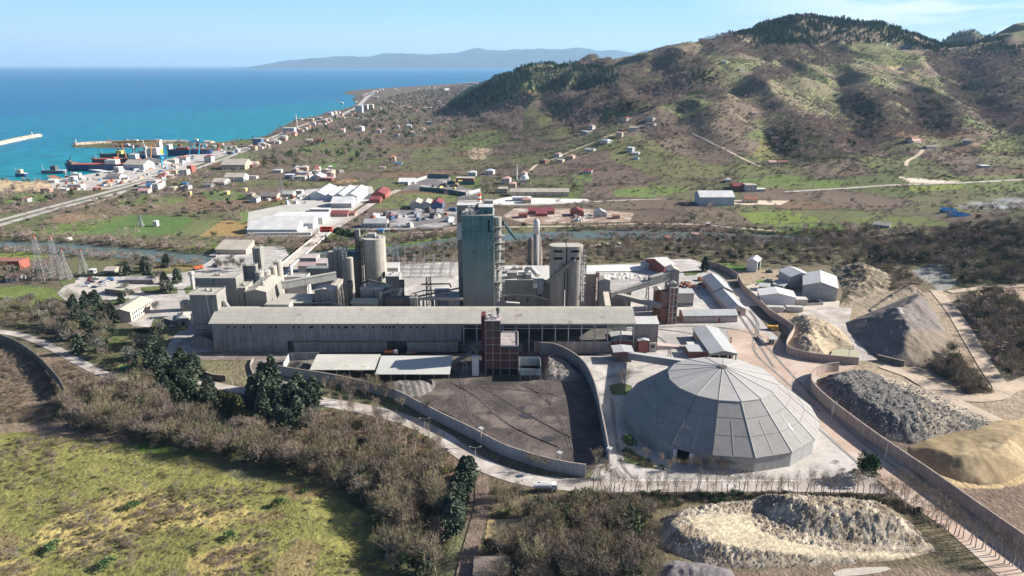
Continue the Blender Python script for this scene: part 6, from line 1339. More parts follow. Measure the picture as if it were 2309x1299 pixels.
('shipyard_hall','low shipyard office with dark windows',200,257,392,382,9,'flat','L','w'),
('shipyard_hall','white stair tower at the end of the shipyard office',258,269,390,377,9,'flat','W','w'),
('shipyard_hall','grey roofed shed with dark doors on the quay',240,270,404,398,14,'gu','W','k'),
('shipyard_hall','pale ribbed hall behind the wavy roofed hall',322,360,372,361,20,'gu','W','t'),
('shipyard_store','tall white block on the quay near the beach',156,168,410,399,9,'flat','W','w'),
('shipyard_store','orange brick store near the tugboats',105,126,403,397,10,'flat','P','o'),
('shipyard_store','white long shed near the beach',109,124,413,407,8,'gu','W','w'),
('shipyard_store','white roofed store above the brown scrub',158,183,424,417,10,'flat','W','t'),
('shipyard_store','brick hut on the beach edge',92,112,434,426,8,'flat','P','p'),
('shipyard_store','white low block by the roadside depot',135,150,431,427,7,'flat','W','w'),
('house','white house among trees beside the shipyard road',405,421,366,355,12,'hip','W','o'),
('house','brown roofed house left of the white shipyard road house',377,395,369,361,14,'hip','G','t'),
('house','red brick house at the junction',357,373,405,394,11,'hip','P','m'),
('house','cream house at the junction with a blue car port',373,386,404,396,10,'flat','C','w'),
('house','first white village house below the junction',312,325,429,420,11,'hip','W','w'),
('house','blue roofed village house below the junction',327,341,429,418,11,'gu','W','b'),
('house','white twin village house below the junction',343,357,428,416,11,'flat','W','t'),
('house','pink roofed village house below the junction',311,334,436,431,11,'gu','W','p'),
('house','tall white village house by the dark trees',358,367,424,411,9,'flat','W','p'),
('house','cream low village house beside the hedge',380,393,430,423,10,'flat','C','t'),
('house','grey flat village house amid the allotments',405,425,428,421,12,'flat','G','g'),
('house','white roofed village house amid the allotments',458,476,423,418,11,'gu','W','k'),
('house','grey village house with a blue roof strip',409,420,419,414,9,'flat','B','b'),
]
for t in T_:
    nm, lab, x0, x1, yb, yt, d, rf, wc, rc = t
    if nm == 'house' and len(nm) < 3: continue
    nm2 = {'stadium_roof':'sports_hall','tall_building':'apartment_block','dump_truck_shed':'canopy_shed','ochre_tower':'hut','brick_store':'store'}.get(nm, nm)
    tw(nm2, lab, {'apartment_block':'apartments','white_warehouse':'warehouse','big_white_hall':'warehouse'}.get(nm2, nm2.replace('_',' ')), x0, x1, yb, yt, d, rf, wc, rc, win=nm not in ('white_warehouse','big_white_hall','greenhouse','blue_hall','triple_hall','timber_shed','white_hut','big_shed','red_hall'))
tw('rooftop_cabin','small grey cabin box standing on the long white store','cabin',666,684,492.5,485,9,'flat','G','t',drape=False) if False else None
# far coastal houses: small pale boxes that only their place tells apart
rs = random.Random(21); far = []
for i in range(170):
    u = rs.random(); 
    if i >= 70:
        q = i%5
        x, y = [(rs.uniform(700,1010),rs.uniform(225,300)),(660+u*140,293-u*52+rs.uniform(2,16)),(640+u*130,rs.uniform(384,406)),(305+u*90,445-u*55+rs.uniform(-16,-4)),(560+u*110,338-u*44+rs.uniform(2,9))][q]
    elif i < 26: x = 812+u*50; y = 216-u*15+rs.uniform(-2,5)
    elif i < 46: x = 860+u*200; y = 201-u*10+rs.uniform(0,5)
    elif i < 60: x = 900+u*110; y = rs.uniform(205,262)
    else: x = 690+u*100; y = 283-u*28+rs.uniform(0,10)
    far.append((x,y,rs.choice('WWCPL'),rs.choice('wtrpgo')))
proto_h = {}
for x,y,wc,rc in far:
    g = G(x,y); 
    if g.y > 5500: continue
    k = wc+rc
    if k not in proto_h: proto_h[k] = core('house','distant pale house among the trees of the coastal strip','house',g.x,g.y,0,13,12,7,'hip',2.5,PM(wc),PM(rc),z=g.z,over=.4,group='distant houses of the coastal strip'); continue
    c = copy_tree(proto_h[k]); c.location = tuple(g); c.rotation_euler = (0,0,rs.uniform(-.5,.5)); s = rs.uniform(.55,.95)*(1 if g.y > 1500 else .8); c.scale = (s,s,s*rs.uniform(.8,1.4))
# mosque
g = G(1180,417); r = thing('mosque','white mosque with a silver dome and one slim minaret','mosque',tuple(g)); k = g.y/1620*1.0
MB().box(-7*k/.62*.62,8*k/.62*.62,0,14,-1,7).build('prayer_hall', PM('W'), r); MB().lathe(2,7,[(5.2*math.cos(a),7+5.2*math.sin(a)) for a in np.linspace(0,1.5,8)],20).build('dome', M('dome_lead',(.52,.53,.54),.5,.05,.2,spec=.4), r, smooth=True)
MB().lathe(-8.5,3,[(1.0,-1),(1.0,15),(1.6,15.3),(1.6,16.2),(.85,16.4),(.85,22),(1.1,22.2),(.1,27)],10).build('minaret', PM('W'), r)
for i in range(5): MB().box(-5+i*2.6,-4+i*2.6,-.08,.05,2,5).build('window', GLASS, r)
g = G(670,291); r = thing('minaret','distant white minaret on the coastal strip','minaret',tuple(g)); MB().lathe(0,0,[(1.5,-1),(1.5,24),(2.2,24.4),(1.2,25.4),(1.2,31),(.1,37)],10).build('shaft', PM('W'), r)
# ---- breakwaters, boats and cranes
BW = M('breakwater_rock', (.40,.33,.25), .95, .3, .1, spec=.1)
def breakwater(label, px, w, top):
    pts = [P(a,b,-2.5) for a,b in px]; q = dens([(p.x,p.y) for p in pts], 5); R = []
    for i in range(len(q)):
        a = q[max(0,i-1)]; b = q[min(len(q)-1,i+1)]; d = Vector((b[0]-a[0],b[1]-a[1],0)).normalized(); s = Vector((-d.y,d.x,0)); c = Vector((q[i][0],q[i][1],0)); j = RNG.normal()*.6
        R.append([c+s*(w/2+3+j)+Vector((0,0,-6)), c-s*(w/2+3-j)+Vector((0,0,-6)), c-s*w*.3+Vector((0,0,top+RNG.normal()*.3)), c+s*w*.3+Vector((0,0,top+RNG.normal()*.3))])
    tag(MB().rings(R).build('breakwater', BW), label, 'breakwater')
breakwater('near stone breakwater with a small white beacon entering from the left',[(-120,345),(-40,333),(0,325),(50,314),(88,307)],16,2.6)
breakwater('far long stone breakwater sheltering the shipyard basin',[(168,328),(220,325),(280,323),(380,322.5),(480,324)],22,2.4)
for px,py,lab in ((73,309,'white beacon tower on the near breakwater'),(172,327,'white beacon tower on the tip of the far breakwater')):
    p = P(px,py,0); r = thing('beacon',lab,'beacon',(p.x,p.y,2.0)); MB().lathe(0,0,[(1.3,-2),(1.0,6),(1.5,6.2),(1.5,7),(.9,7.2),(.6,9)],10).build('tower', PM('W'), r)
def boat(label, xb, xs, yb, hull_h, hcol, dcol, house, name='ship', bm=14, cat='ship'):
    A, B = P(xb,yb,-2.5), P(xs,yb,-2.5); v = B-A; L = v.length; r = thing(name,label,cat,(A.x,A.y,-2.5),math.atan2(v.y,v.x))
    hw = bm/2; R = []
    for t,w,z in ((0,.05,1.25),(.06,.5,1.15),(.16,.92,1.0),(.8,1,1.0),(.94,.85,1.05),(1,.6,1.1)):
        R.append([(t*L+(.02*L if t==0 else 0),-hw*w*.75,-1),(t*L,-hw*w,hull_h*z),(t*L,hw*w,hull_h*z),(t*L+(.02*L if t==0 else 0),hw*w*.75,-1)])
    MB().rings(R).build('hull', hcol, r)
    MB().box(.12*L,.97*L,-hw*.86,hw*.86,hull_h*1.0+.05,hull_h+.9).build('deck', dcol, r)
    for a,b,h,c in house: MB().box(a*L,b*L,-hw*.75,hw*.75,hull_h+.9,hull_h+h).build('superstructure', c, r)
    m = MB(); m.tube((.1*L,0,hull_h),(.1*L,0,hull_h+9),.3,.15,5); m.build('mast', PM('W'), r); return r
NAVY = M('hull_navy',(.02,.05,.14),.5,.1,.1,spec=.4); RUST = M('hull_rust',(.20,.06,.05),.7,.25,.1); REDD = M('deck_red',(.36,.09,.06),.7,.2,.1); GREEND = M('deck_green',(.07,.13,.09),.7,.2,.1)
boat('long dark blue hull with an orange deck, nearest ship in the yard',148,282,384,9,NAVY,REDD,[(.72,.9,7,PM('W')),(.1,.16,4,DKSTEEL)],bm=18)
boat('maroon ship with a red deck behind the dark blue hull',208,318,370,8,RUST,REDD,[(.8,.95,8,PM('W')),(.45,.5,3,PM('R'))],bm=16)
boat('green decked ship behind the maroon ship',225,300,357,7,M('hull_dark',(.05,.06,.07),.6,.2,.1),GREEND,[(.55,.72,6,PM('Y'))],bm=14)
boat('dark blue ship with a white bridge under the orange crane',313,372,362,9,NAVY,PM('L'),[(.3,.8,12,PM('W')),(.05,.2,6,PM('W'))],bm=16)
boat('long blue hulled ship beneath the cyan gantry crane',378,478,350,10,NAVY,RUST,[(.02,.1,9,PM('W')),(.25,.5,4,PM('R'))],bm=18)
boat('small dark tugboat alone in the bay left of the yard',35,61,398,4,NAVY,PM('W'),[(.3,.65,6,PM('C'))],'tugboat',8,'boat')
boat('low grey barge with a crane house moored by the beach',93,150,391,4,M('hull_grey',(.10,.11,.14),.6,.2,.1),PM('L'),[(.45,.65,7,DKSTEEL)],'barge',10,'boat')
boat('grey barge with red deck between the barge and the ships',146,178,402,3,RUST,PM('G'),[(.6,.85,5,PM('W'))],'barge',9,'boat')
boat('white motor yacht under repair on the quay edge',160,190,409,5,PM('G'),PM('W'),[(.3,.8,6,PM('W'))],'yacht',9,'boat')
def gantry(name, label, xa, xb, yb, yt, col, w=14, slope=0):
    a, b = P(xa,yb), P(xb,yb); z = HZ(a.y,yt); r = thing(name,label,'crane',tuple(a)); o = a; D = b-a
    for s in (0,1):
        for t in (-1,1): m = MB(); m.tube(D*s+Vector((t*3,t*w/2,-.5)),D*s+Vector((0,t*w/4,z)),.9,.7,5); m.build('leg', col, r)
    for t in (-1,1): m = MB(); m.beam(D*-.18+Vector((0,t*w/4,z)),D*1.18+Vector((0,t*w/4,z+slope)),1.6,2.4); m.build('girder', col, r)
    m = MB(); q = D*.5; m.box(q.x-3,q.x+3,q.y-3,q.y+3,z+1.5,z+5); m.build('trolley', PM('W'), r)
CYAN = M('cyan_paint',(.03,.36,.55),.5,.08,.3,spec=.3); ORANGE = M('orange_crane',(.48,.22,.06),.6,.1,.3)
gantry('gantry_crane','bright cyan gantry crane over the long blue ship',436,457,348,320,CYAN,20)
gantry('gantry_crane','orange gantry crane over the middle ships',276,350,360,322,ORANGE,18,2)
gantry('gantry_crane','dark steel gantry frame over the green decked ship',273,311,352,331,DKSTEEL,14)
def jib(label, px, yb, yt, col, lean):
    a = P(px,yb); z = HZ(a.y,yt); r = thing('jib_crane',label,'crane',tuple(a)); MB().tube((0,0,-.5),(0,0,z*.55),1.5,1.2,6).build('tower', col, r); MB().box(-2.5,2.5,-2.5,2.5,z*.55,z*.68).build('cab', col, r); MB().tube((0,0,z*.62),(lean,0,z),.9,.5,5).build('jib', col, r)
jib('white shipyard jib crane leaning left',303,360,313,PM('W'),-7); jib('white upright shipyard jib crane',331,362,315,PM('W'),-2); jib('dark crane at the bow of the dark blue ship',158,381,352,DKSTEEL,5); jib('blue and yellow ship section crane beside the big white tower',366,374,345,CYAN,1)
p = P(362,356); r = thing('ship_section','white ship section with a round yellow base on the slip','ship part',tuple(p)); MB().box(-4,4,-5,5,14,30).build('upper_block', PM('W'), r); MB().lathe(0,0,[(3,4),(5,8),(5,13.9)],14).build('yellow_base', M('yellow_paint',(.60,.44,.03),.5,.08,.3), r); MB().tube((0,0,-1),(0,0,4),2,2.5,8).build('support', CYAN, r)
# small colourful clutter of the yards (each a crate, container or machine)
def clut(n, region, names, smin, smax, seed, group, labels, tall=1.0):
    rs = random.Random(seed); done = 0; xs = [p[0] for p in region]; yv = [p[1] for p in region]
    while done < n:
        x, y = rs.uniform(min(xs),max(xs)), rs.uniform(min(yv),max(yv))
        if not pip(np.array([x]),np.array([y]),region)[0]: continue
        done += 1; g = G(x,y); i = rs.randrange(len(names)); nm, c = names[i]; s = rs.uniform(smin,smax); m = MB(); l = s*rs.uniform(.8,2.4); h = s*rs.uniform(.6,1.2)*tall
        m.prism([(-l/2,-s/2),(l/2,-s/2),(l/2,s/2),(-l/2,s/2)],-.3,lambda p: h*(1 if p[0]>0 else .72)); m.box(-l*.3,l*.1,-s*.3,s*.3,h*.72,h*1.15)
        o = m.build(nm, c); o.location = tuple(g); o.rotation_euler = (0,0,rs.uniform(0,3.1)); tag(o, labels.get(nm,'small %s lying in the yard'%nm.replace('_',' ')), nm.replace('_',' '), group)
mats_c = [('container',PM('R')),('container',PM('L')),('container',PM('W')),('scrap_block',PM('G')),('crate',PM('C')),('machine',PM('o')),('crate',PM('b')),('scrap_block',DKSTEEL)]
def lb(place): return {'container':'small steel container '+place,'scrap_block':'grey lump of scrap '+place,'crate':'small crate '+place,'machine':'little orange machine '+place}
clut(120,[(118,424),(200,394),(262,386),(335,373),(400,357),(440,348),(470,345),(420,374),(330,402),(250,424),(170,430)],mats_c,1.4,3.6,5,'clutter on the shipyard quay',lb('among the clutter on the shipyard quay'))
clut(44,[(385,330),(430,327),(530,326),(540,336),(500,344),(470,340)],[('small_boat',PM('W')),('small_boat',PM('L')),('small_boat',PM('R'))],2,4.5,6,'boats in the inner harbour',{'small_boat':'small boat or container at the inner harbour'})
clut(34,[(810,515),(870,478),(1025,474),(1025,508),(950,518),(860,522)],mats_c[:4]+[('scrap_block',PM('B')),('scrap_block',DKSTEEL),('scrap_block',DKSTEEL)],2,5,7,'scrap in the riverside scrap yard',lb('in the riverside scrap yard'))
clut(30,[(1290,492),(1318,478),(1345,494),(1300,502)],[('scrap_block',PM('W')),('scrap_block',PM('L')),('crate',PM('W')),('crate',PM('R'))],1.2,2.6,8,'white scrap by the red workshop',lb('on the white scrap heap by the red workshop'))
clut(22,[(600,450),(640,440),(700,445),(690,460),(610,462)],mats_c,1.5,3.5,9,'machinery in the depot',lb('beside the white depot halls'))
clut(26,[(470,590),(560,580),(640,575),(640,586),(560,596),(480,604)],[('crate',PM('W')),('crate',PM('C')),('scrap_block',PM('G')),('machine',PM('o'))],1.2,3,10,'stores by the timber shed',lb('by the timber shed'))
clut(16,[(1730,604),(1780,640),(1770,655),(1700,650)],[('crate',PM('G')),('scrap_block',DKSTEEL)],1,2.2,11,'stores beside the quarry sheds',lb('beside the quarry sheds'))
clut(24,[(1530,640),(1590,628),(1600,652),(1545,660)],[('machine',PM('o')),('scrap_block',PM('G')),('crate',PM('R'))],1,2.4,12,'scrap behind the barns',lb('behind the long barns'))
clut(14,[(920,430),(1040,408),(1050,430),(960,422)],[('scrap_block',DKSTEEL),('machine',PM('Y'))],2,4,13,'coal and machines in the depot',lb('in the coal depot'))
for i in range(40):
    x = 560+i*3.6; g = P(x,531.5-.04*i); m = MB(); m.box(-.75,.75,-1.2,1.2,0,2.2); m.box(-.6,.6,-1,1,2.2,2.6); o = m.build('white_sack', PM('W')); o.location = tuple(g); tag(o,'white bulk sack in the row along the front big white warehouse','sack','white sacks along the warehouse')
for i in range(16):
    g = P(672+i*2.2,527-i*1.2); m = MB(); m.box(-1,1,-1.4,1.4,0,2.4); m.box(-.8,.8,-1.1,1.1,2.4,2.9); o = m.build('white_sack', PM('W')); o.location = tuple(g); tag(o,'white bulk sack stacked at the right end of the big white warehouses','sack','white sacks at the warehouse end')
for i in range(8):
    g = P(727+(i%4)*6,523-(i//4)*6); m = MB(); m.box(-2,2,-1.2,1.2,0,2.2); m.box(-1.8,1.8,-1.1,1.1,2.2,2.4); o = m.build('red_tank', M('red_plastic_%s'%'abcdefgh'[i],(.52,.05,.03),.5,.08,.3)); o.location = tuple(g); tag(o,'bright red tank stacked beside the white warehouse yard','tank','red tanks by the warehouse yard')
# ---- vehicles
TYRE = M('tyre_rubber',(.02,.02,.02),.8,.1,1)
def car(label, px, py, rz, col, group=None, name='parked_car', cat='car', s=1.0):
    g = P(px,py,.1); r = thing(name,label,cat,tuple(g),rz,group); pc = M('paint_'+name, col, .3, .05, .5, spec=.5)
    MB().sweep([(-2.15,.35),(2.15,.35),(2.15,.85),(1.2,.95),(-1.9,1.0),(-2.15,.9)],-.85,.85,'y').build('body', pc, r)
    MB().sweep([(-1.7,.98),(1.1,.94),(.45,1.45),(-1.2,1.48)],-.72,.72,'y').build('cabin', GLASS, r)
    MB().sweep([(-1.2,1.48),(.45,1.45),(.45,1.52),(-1.2,1.55)],-.70,.70,'y').build('roof', pc, r)
    for a in (-1.35,1.35):
        for b in (-.86,.86): m = MB(); m.tube((a,b-.1,.33),(a,b+.1,.33),.33,.33,10); m.build('wheel', TYRE, r)
    r.scale = (s,s,s); return r
cars = [(183,630,(.6,.6,.6)),(187,627.5,(.1,.1,.12)),(205,629,(.35,.03,.03)),(213,628,(.62,.62,.62)),(216,631,(.03,.12,.06)),(203,634,(.30,.04,.04)),(208,637,(.08,.08,.1)),(196,641,(.1,.1,.2)),(183,644,(.6,.6,.6)),(193,646,(.6,.6,.62)),(213,649,(.05,.08,.12)),(240,635,(.6,.6,.6)),(244,632,(.05,.15,.35)),(251,633,(.03,.12,.30)),(249,629,(.05,.2,.45)),(235,641,(.62,.62,.62)),(229,638,(.1,.12,.16)),(233,645,(.55,.55,.55))]
nmz = {0:'silver',1:'black'}
desc = ['silver car by the hedge end of the car park','black car beside the hedge of the car park','dark red car in the middle car park row','white car at the top of the middle row','dark green car in the middle car park row','red car in the lower middle row','black car in the lower middle row','dark blue car at the lower left of the middle row','white car alone at the left of the car park','pale car at the bottom left of the car park','dark teal car at the bottom of the car park','white car in the right car park row','blue car in the right car park row','dark blue car at the right of the right row','bright blue car at the top of the right row','white car at the lower right row','dark grey car in the right car park row','light grey car at the bottom of the right row']
for (x,y,c),d_ in zip(cars,desc): car(d_, x, y, RNG.normal()*.25+.3, c, 'cars in the car park')
car('white van on the track along the far river bank',1388,549,.1,(.65,.65,.65),None,'white_van','van',1.25)
def truck(label, px, py, rz, bedc, cabc, kind, s=1.0, L=6.0):
    g = P(px,py,.15); r = thing({'tank':'tanker_truck','tip':'dump_truck','wheel':'wheel_loader'}[kind],label,'truck' if kind!='wheel' else 'loader',tuple(g),rz); r.scale = (s,s,s)
    MB().box(-L/2,L/2+2.2,-.5,.5,.7,1.0).build('chassis', DKSTEEL, r)
    MB().sweep([(L/2+.2,1.0),(L/2+2.2,1.0),(L/2+2.2,1.9),(L/2+1.9,2.9),(L/2+.2,2.9)],-1.2,1.2,'y').build('cab', M('cab_paint',cabc,.4,.06,.5,spec=.4), r)
    MB().sweep([(L/2+2.22,1.95),(L/2+2.24,2.0),(L/2+1.95,2.75),(L/2+1.93,2.7)],-1.05,1.05,'y').build('windscreen', GLASS, r)
    bm_ = M('load_paint',bedc,.5,.08,.4,spec=.3)
    if kind == 'tank':
        m = MB(); m.tube((-L/2-.6,0,2.1),(L/2-.1,0,2.1),1.15,1.15,16); m.build('tank', bm_, r, smooth=False); m = MB(); m.box(-L/2,L/2-.5,-.3,.3,3.24,3.32); m.tube((-1,0,3.2),(-1,0,3.6),.3,.3,8); m.build('walkway', FRAMEM, r)
    else:
        m = MB(); m.sweep([(-L/2,1.05),(L/2-.1,1.05),(L/2-.1,2.6),(-L/2-.3,2.4)],-1.2,1.2,'y'); m.build('tipper_body', bm_, r)
    for a in (-L/2+.6,-L/2+1.9,L/2+1.2):
        for b in (-1.05,1.05): m = MB(); m.tube((a,b-.18,.5),(a,b+.18,.5),.52,.52,12); m.build('wheel', TYRE, r)
truck('white tanker truck parked at the roadside below the coal yard',1224,1106,.0,(.62,.62,.60),(.62,.62,.60),'tank',1.05,5.6)
truck('orange tipper truck with a white cab before the long hall',878,800,.0,(.30,.10,.03),(.6,.6,.6),'tip',1.0,5.0)
truck('grey machine with a reddish body beside the orange tipper',925,800,.05,(.22,.18,.16),(.25,.07,.05),'wheel',.8,4.2)
truck('yellow dump truck near the pink wall',1738,743,-.35,(.50,.27,.03),(.50,.30,.04),'tip',.95,4.2)
truck('small yellow loader by the mill forecourt',411,744,.3,(.52,.34,.03),(.52,.34,.03),'wheel',.55,3.0)
truck('orange machine by the roadside depot',217,430,.2,(.55,.10,.03),(.55,.12,.04),'wheel',1.4,4.5)
truck('orange truck parked at the timber shed track',445,608,.8,(.55,.12,.04),(.55,.12,.04),'tip',1.0,4.5)
truck('red white truck by the timber shed',487,600,.2,(.5,.45,.42),(.5,.10,.06),'tip',1.0,4.5)
r = thing('weighbridge_hut','small open frame weighbridge hut on the haul yard','hut',P(1745,775,.1)); m = MB(); [m.tube((a,b,0),(a,b,3.2),.12,.12,4) for a in (-3,0,3) for b in (-2,2)]; m.build('frame', DKSTEEL, r); MB().box(-3.4,.5,-2.4,2.4,3.2,3.5).build('roof', PALEB, r); MB().box(-2.6,-.4,-1.6,1.6,0,2.6).build('cabin', CEM2, r); MB().box(-6.5,-6.1,-3,10,0,1.6).build('barrier_wall', PALEB, r)
r = thing('dumped_skip','old green skip tipped on the verge by the gate road','skip',tuple(P(281,834)),.5); MB().prism([(-2.2,-1),(2.4,-1),(2.0,1),(-1.8,1)],0,1.7).build('bin', M('skip_green',(.05,.17,.07),.6,.15,.3), r)
r = thing('derelict_bunker','dark open concrete bunker in the thicket','bunker',tuple(G(810,1008)),-.3); m = MB(); m.box(-4,4,-3,-2.6,-1,2.2); m.box(-4,-3.6,-2.6,3,-1,2.2); m.box(3.6,4,-2.6,3,-1,2.2); m.box(-4,4,3,3.4,-1,2.2); m.build('walls', M('bunker_moss',(.07,.065,.05),.95,.3,.4), r)
r = thing('concrete_hut','dark flat slab hut at the bottom edge beside the muddy track','hut',tuple(P(1105,1299)),0); MB().box(-5,6,-3,6,-.5,2.2).build('walls', M('hut_wall',(.10,.085,.075),.95,.2,.3), r); MB().box(-5.2,6.2,-3.2,6.2,2.2,2.5).build('roof', M('hut_roof',(.15,.12,.105),.95,.25,.3), r)
# ---- poles, pylons, lamps
PYL = M('galvanised_steel',(.36,.35,.34),.5,.1,.3,spec=.3); PTIP = M('red_pylon_tip',(.42,.12,.08),.6,.1,.3)
def pylon(label, px, yb, yt, w=7.0, lean=0):
    g = G(px,yb); z = HZ(g.y,yt)-g.z; r = thing('pylon',label,'pylon',tuple(g),0,'power pylons')
    lattice(MB(),(0,0,-.5),(0,0,z*.62),w,w*.32,8,.11).build('lower_mast', PYL, r); lattice(MB(),(0,0,z*.62),(0,0,z*.94),w*.32,w*.22,7,.09).build('upper_mast', PYL, r)
    MB().tube((0,0,z*.94),(0,0,z),w*.12,.1,4).build('tip', PTIP, r)
    for h,l in ((.66,5.5),(.76,4.6),(.86,3.8)):
        m = MB(); m.tube((-l,0,z*h+.6),(l,0,z*h+.6),.14,.14,4); m.tube((-l,0,z*h+.6),(0,0,z*h-.8),.1,.1,3); m.tube((l,0,z*h+.6),(0,0,z*h-.8),.1,.1,3); m.build('crossarm', PYL, r)
pylon('leftmost tall lattice power pylon',96,632,531,9); pylon('second tall lattice power pylon from the left',131,628,533,9); pylon('third lattice power pylon, beside the car park',150,630,563,7); pylon('smallest rightmost lattice power pylon of the group',190,617,563,6)
pylon('lattice power pylon by the substation',893,592,540,6); pylon('distant lattice pylon beside the farm sheds',635,443,400,7); pylon('thin lattice pylon in the green field',318,510,484,5); pylon('lattice pylon rising by the big valley shed',1601,442,425,5)
def lamp(label, px, yb, yt, arm=1.4, two=False, group='street lamps', name='street_lamp', drape=False):
    g = G(px,yb) if drape else P(px,yb); z = HZ(g.y,yt)-g.z; r = thing(name,label,'lamp',tuple(g),0,group); MB().tube((0,0,-.4),(0,0,z),.16,.09,6).build('pole', PYL, r)
    for s in ((-1,1) if two else (1,)): m = MB(); m.tube((0,0,z),(s*arm,.2,z+.35),.07,.06,4); m.box(s*arm-.35,s*arm+.35,.02,.4,z+.28,z+.45); m.build('lamp_arm', PYL, r)
lamp('two-armed street lamp on the road bend below the coal yard',1072,1036,1010,2.0,True); lamp('two-armed street lamp further up the curved road',958,968,945,2.0,True); lamp('tall street lamp on the haul road near the dome',1783,893,842); lamp('street lamp beside the haul road wall',1874,948,908); lamp('lower street lamp beside the haul road wall',1994,1040,1000)
lamp('street lamp on the grass corner by the retaining wall',524,868,845); lamp('slim street lamp by the office lawn',346,729,709,1.0); lamp('slim street lamp at the road by the mill',375,790,768,1.0); lamp('street lamp on the car park',190,668,640,1.0)
def mast(label, px, yb, yt):
    g = P(px,yb); z = HZ(g.y,yt); r = thing('floodlight_mast',label,'floodlight mast',tuple(g),0,'floodlight masts'); MB().tube((0,0,-.4),(0,0,z),.24,.16,8).build('pole', PALEB, r)
    for i in range(4): a = i*1.571; m = MB(); m.box(math.cos(a)*.7-.35,math.cos(a)*.7+.35,math.sin(a)*.7-.35,math.sin(a)*.7+.35,z-.9,z+.1); m.build('floodlight', FRAMEM, r)
mast('floodlight mast at the middle of the coal yard wall',1085,1007,965); mast('floodlight mast at the lower end of the coal yard wall',1261,1066,1020); mast('floodlight mast at the corner by the dome road',1373,1052,1010)
for px,yb,yt,lab in ((2033,822,793,'wooden utility pole before the ridge heap'),(1912,813,785,'utility pole by the pond'),(1885,400,385,'')):
    if lab: g = P(px,yb); z = HZ(g.y,yt); r = thing('utility_pole',lab,'pole',tuple(g)); MB().tube((0,0,-.4),(0,0,z),.2,.14,6).build('pole', PALEB, r); MB().box(-1,1,-.08,.08,z-.8,z-.6).build('crossarm', DKSTEEL, r)
# substation gantries
o0 = P(905,622)
for j in range(4):
    for i in range(6):
        x = 905+i*22+j*3; y = 624-j*9; g = P(x,y); r = thing('substation_gantry','slim steel gantry post of the switchyard','gantry',tuple(g),0,'switchyard gantries'); z = 11 if (i+j)%2 else 8.5
        lattice(MB(),(0,0,-.3),(0,0,z),.9,.5,6,.07).build('mast', PYL, r); m = MB(); m.tube((-.2,0,z),(5.6,0,z),.10,.10,4); m.build('beam', PYL, r)
        m = MB(); m.lathe(2.8,.6,[(.25,0),(.25,1.6),(.12,1.7),(.12,3.4)],6); m.build('insulator', PM('W'), r)
r = thing('car_park_hedge','long clipped dark hedge behind the car park','hedge',tuple(P(165,626))); m = MB(); a = P(165,626); b = P(268,621)-a; m.beam((0,0,-.3),(b.x,b.y,-.3),2.2,2.4); m.build('hedge_body', M('hedge_leaves',(.045,.055,.03),.95,.4,1.5,bump=1.0), r)
# far port cranes and smoke
for px,lab in ((1061,'left tiny port crane on the far headland'),(1072,'right tiny port crane on the far headland')):
    g = G(px,190); r = thing('port_crane',lab,'crane',tuple(g)); MB().tube((0,0,0),(0,0,45),2.5,1.5,4).build('tower', PYL, r); MB().tube((0,0,40),(14,0,62),1.2,.8,4).build('jib', PYL, r)
for lab,c,rr in (('smoke',PY(2215,468,745),(26,18,7)),('smoke',PY(2290,462,760),(40,20,9)),('smoke',PY(2172,474,740),(9,8,5))):
    bpy_m = MB(); bpy_m.lathe(0,0,[(math.sin(a)+.001,-math.cos(a)) for a in np.linspace(.05,3.09,10)],16); o = bpy_m.build('smoke', None); o.location = c; o.scale = rr; tag(o, kind='stuff')
    sm_ = bpy.data.materials.get('smoke_air')
    if sm_ is None:
        sm_ = bpy.data.materials.new('smoke_air'); sm_.use_nodes = True; n_ = sm_.node_tree.nodes; n_.remove(n_['Principled BSDF']); v_ = n_.new('ShaderNodeVolumePrincipled'); v_.inputs['Color'].default_value = (.85,.9,1,1)
        t_ = n_.new('ShaderNodeTexCoord'); z_ = n_.new('ShaderNodeTexNoise'); z_.inputs['Scale'].default_value = 1.7; z_.inputs['Detail'].default_value = 3; sm_.node_tree.links.new(t_.outputs['Object'], z_.inputs['Vector'])
        q_ = n_.new('ShaderNodeMapRange'); q_.inputs[1].default_value = .48; q_.inputs[2].default_value = .75; q_.inputs[4].default_value = .06; sm_.node_tree.links.new(z_.outputs['Fac'], q_.inputs[0]); sm_.node_tree.links.new(q_.outputs[0], v_.inputs['Density']); sm_.node_tree.links.new(v_.outputs[0], n_['Material Output'].inputs['Volume'])
    o.data.materials.append(sm_)
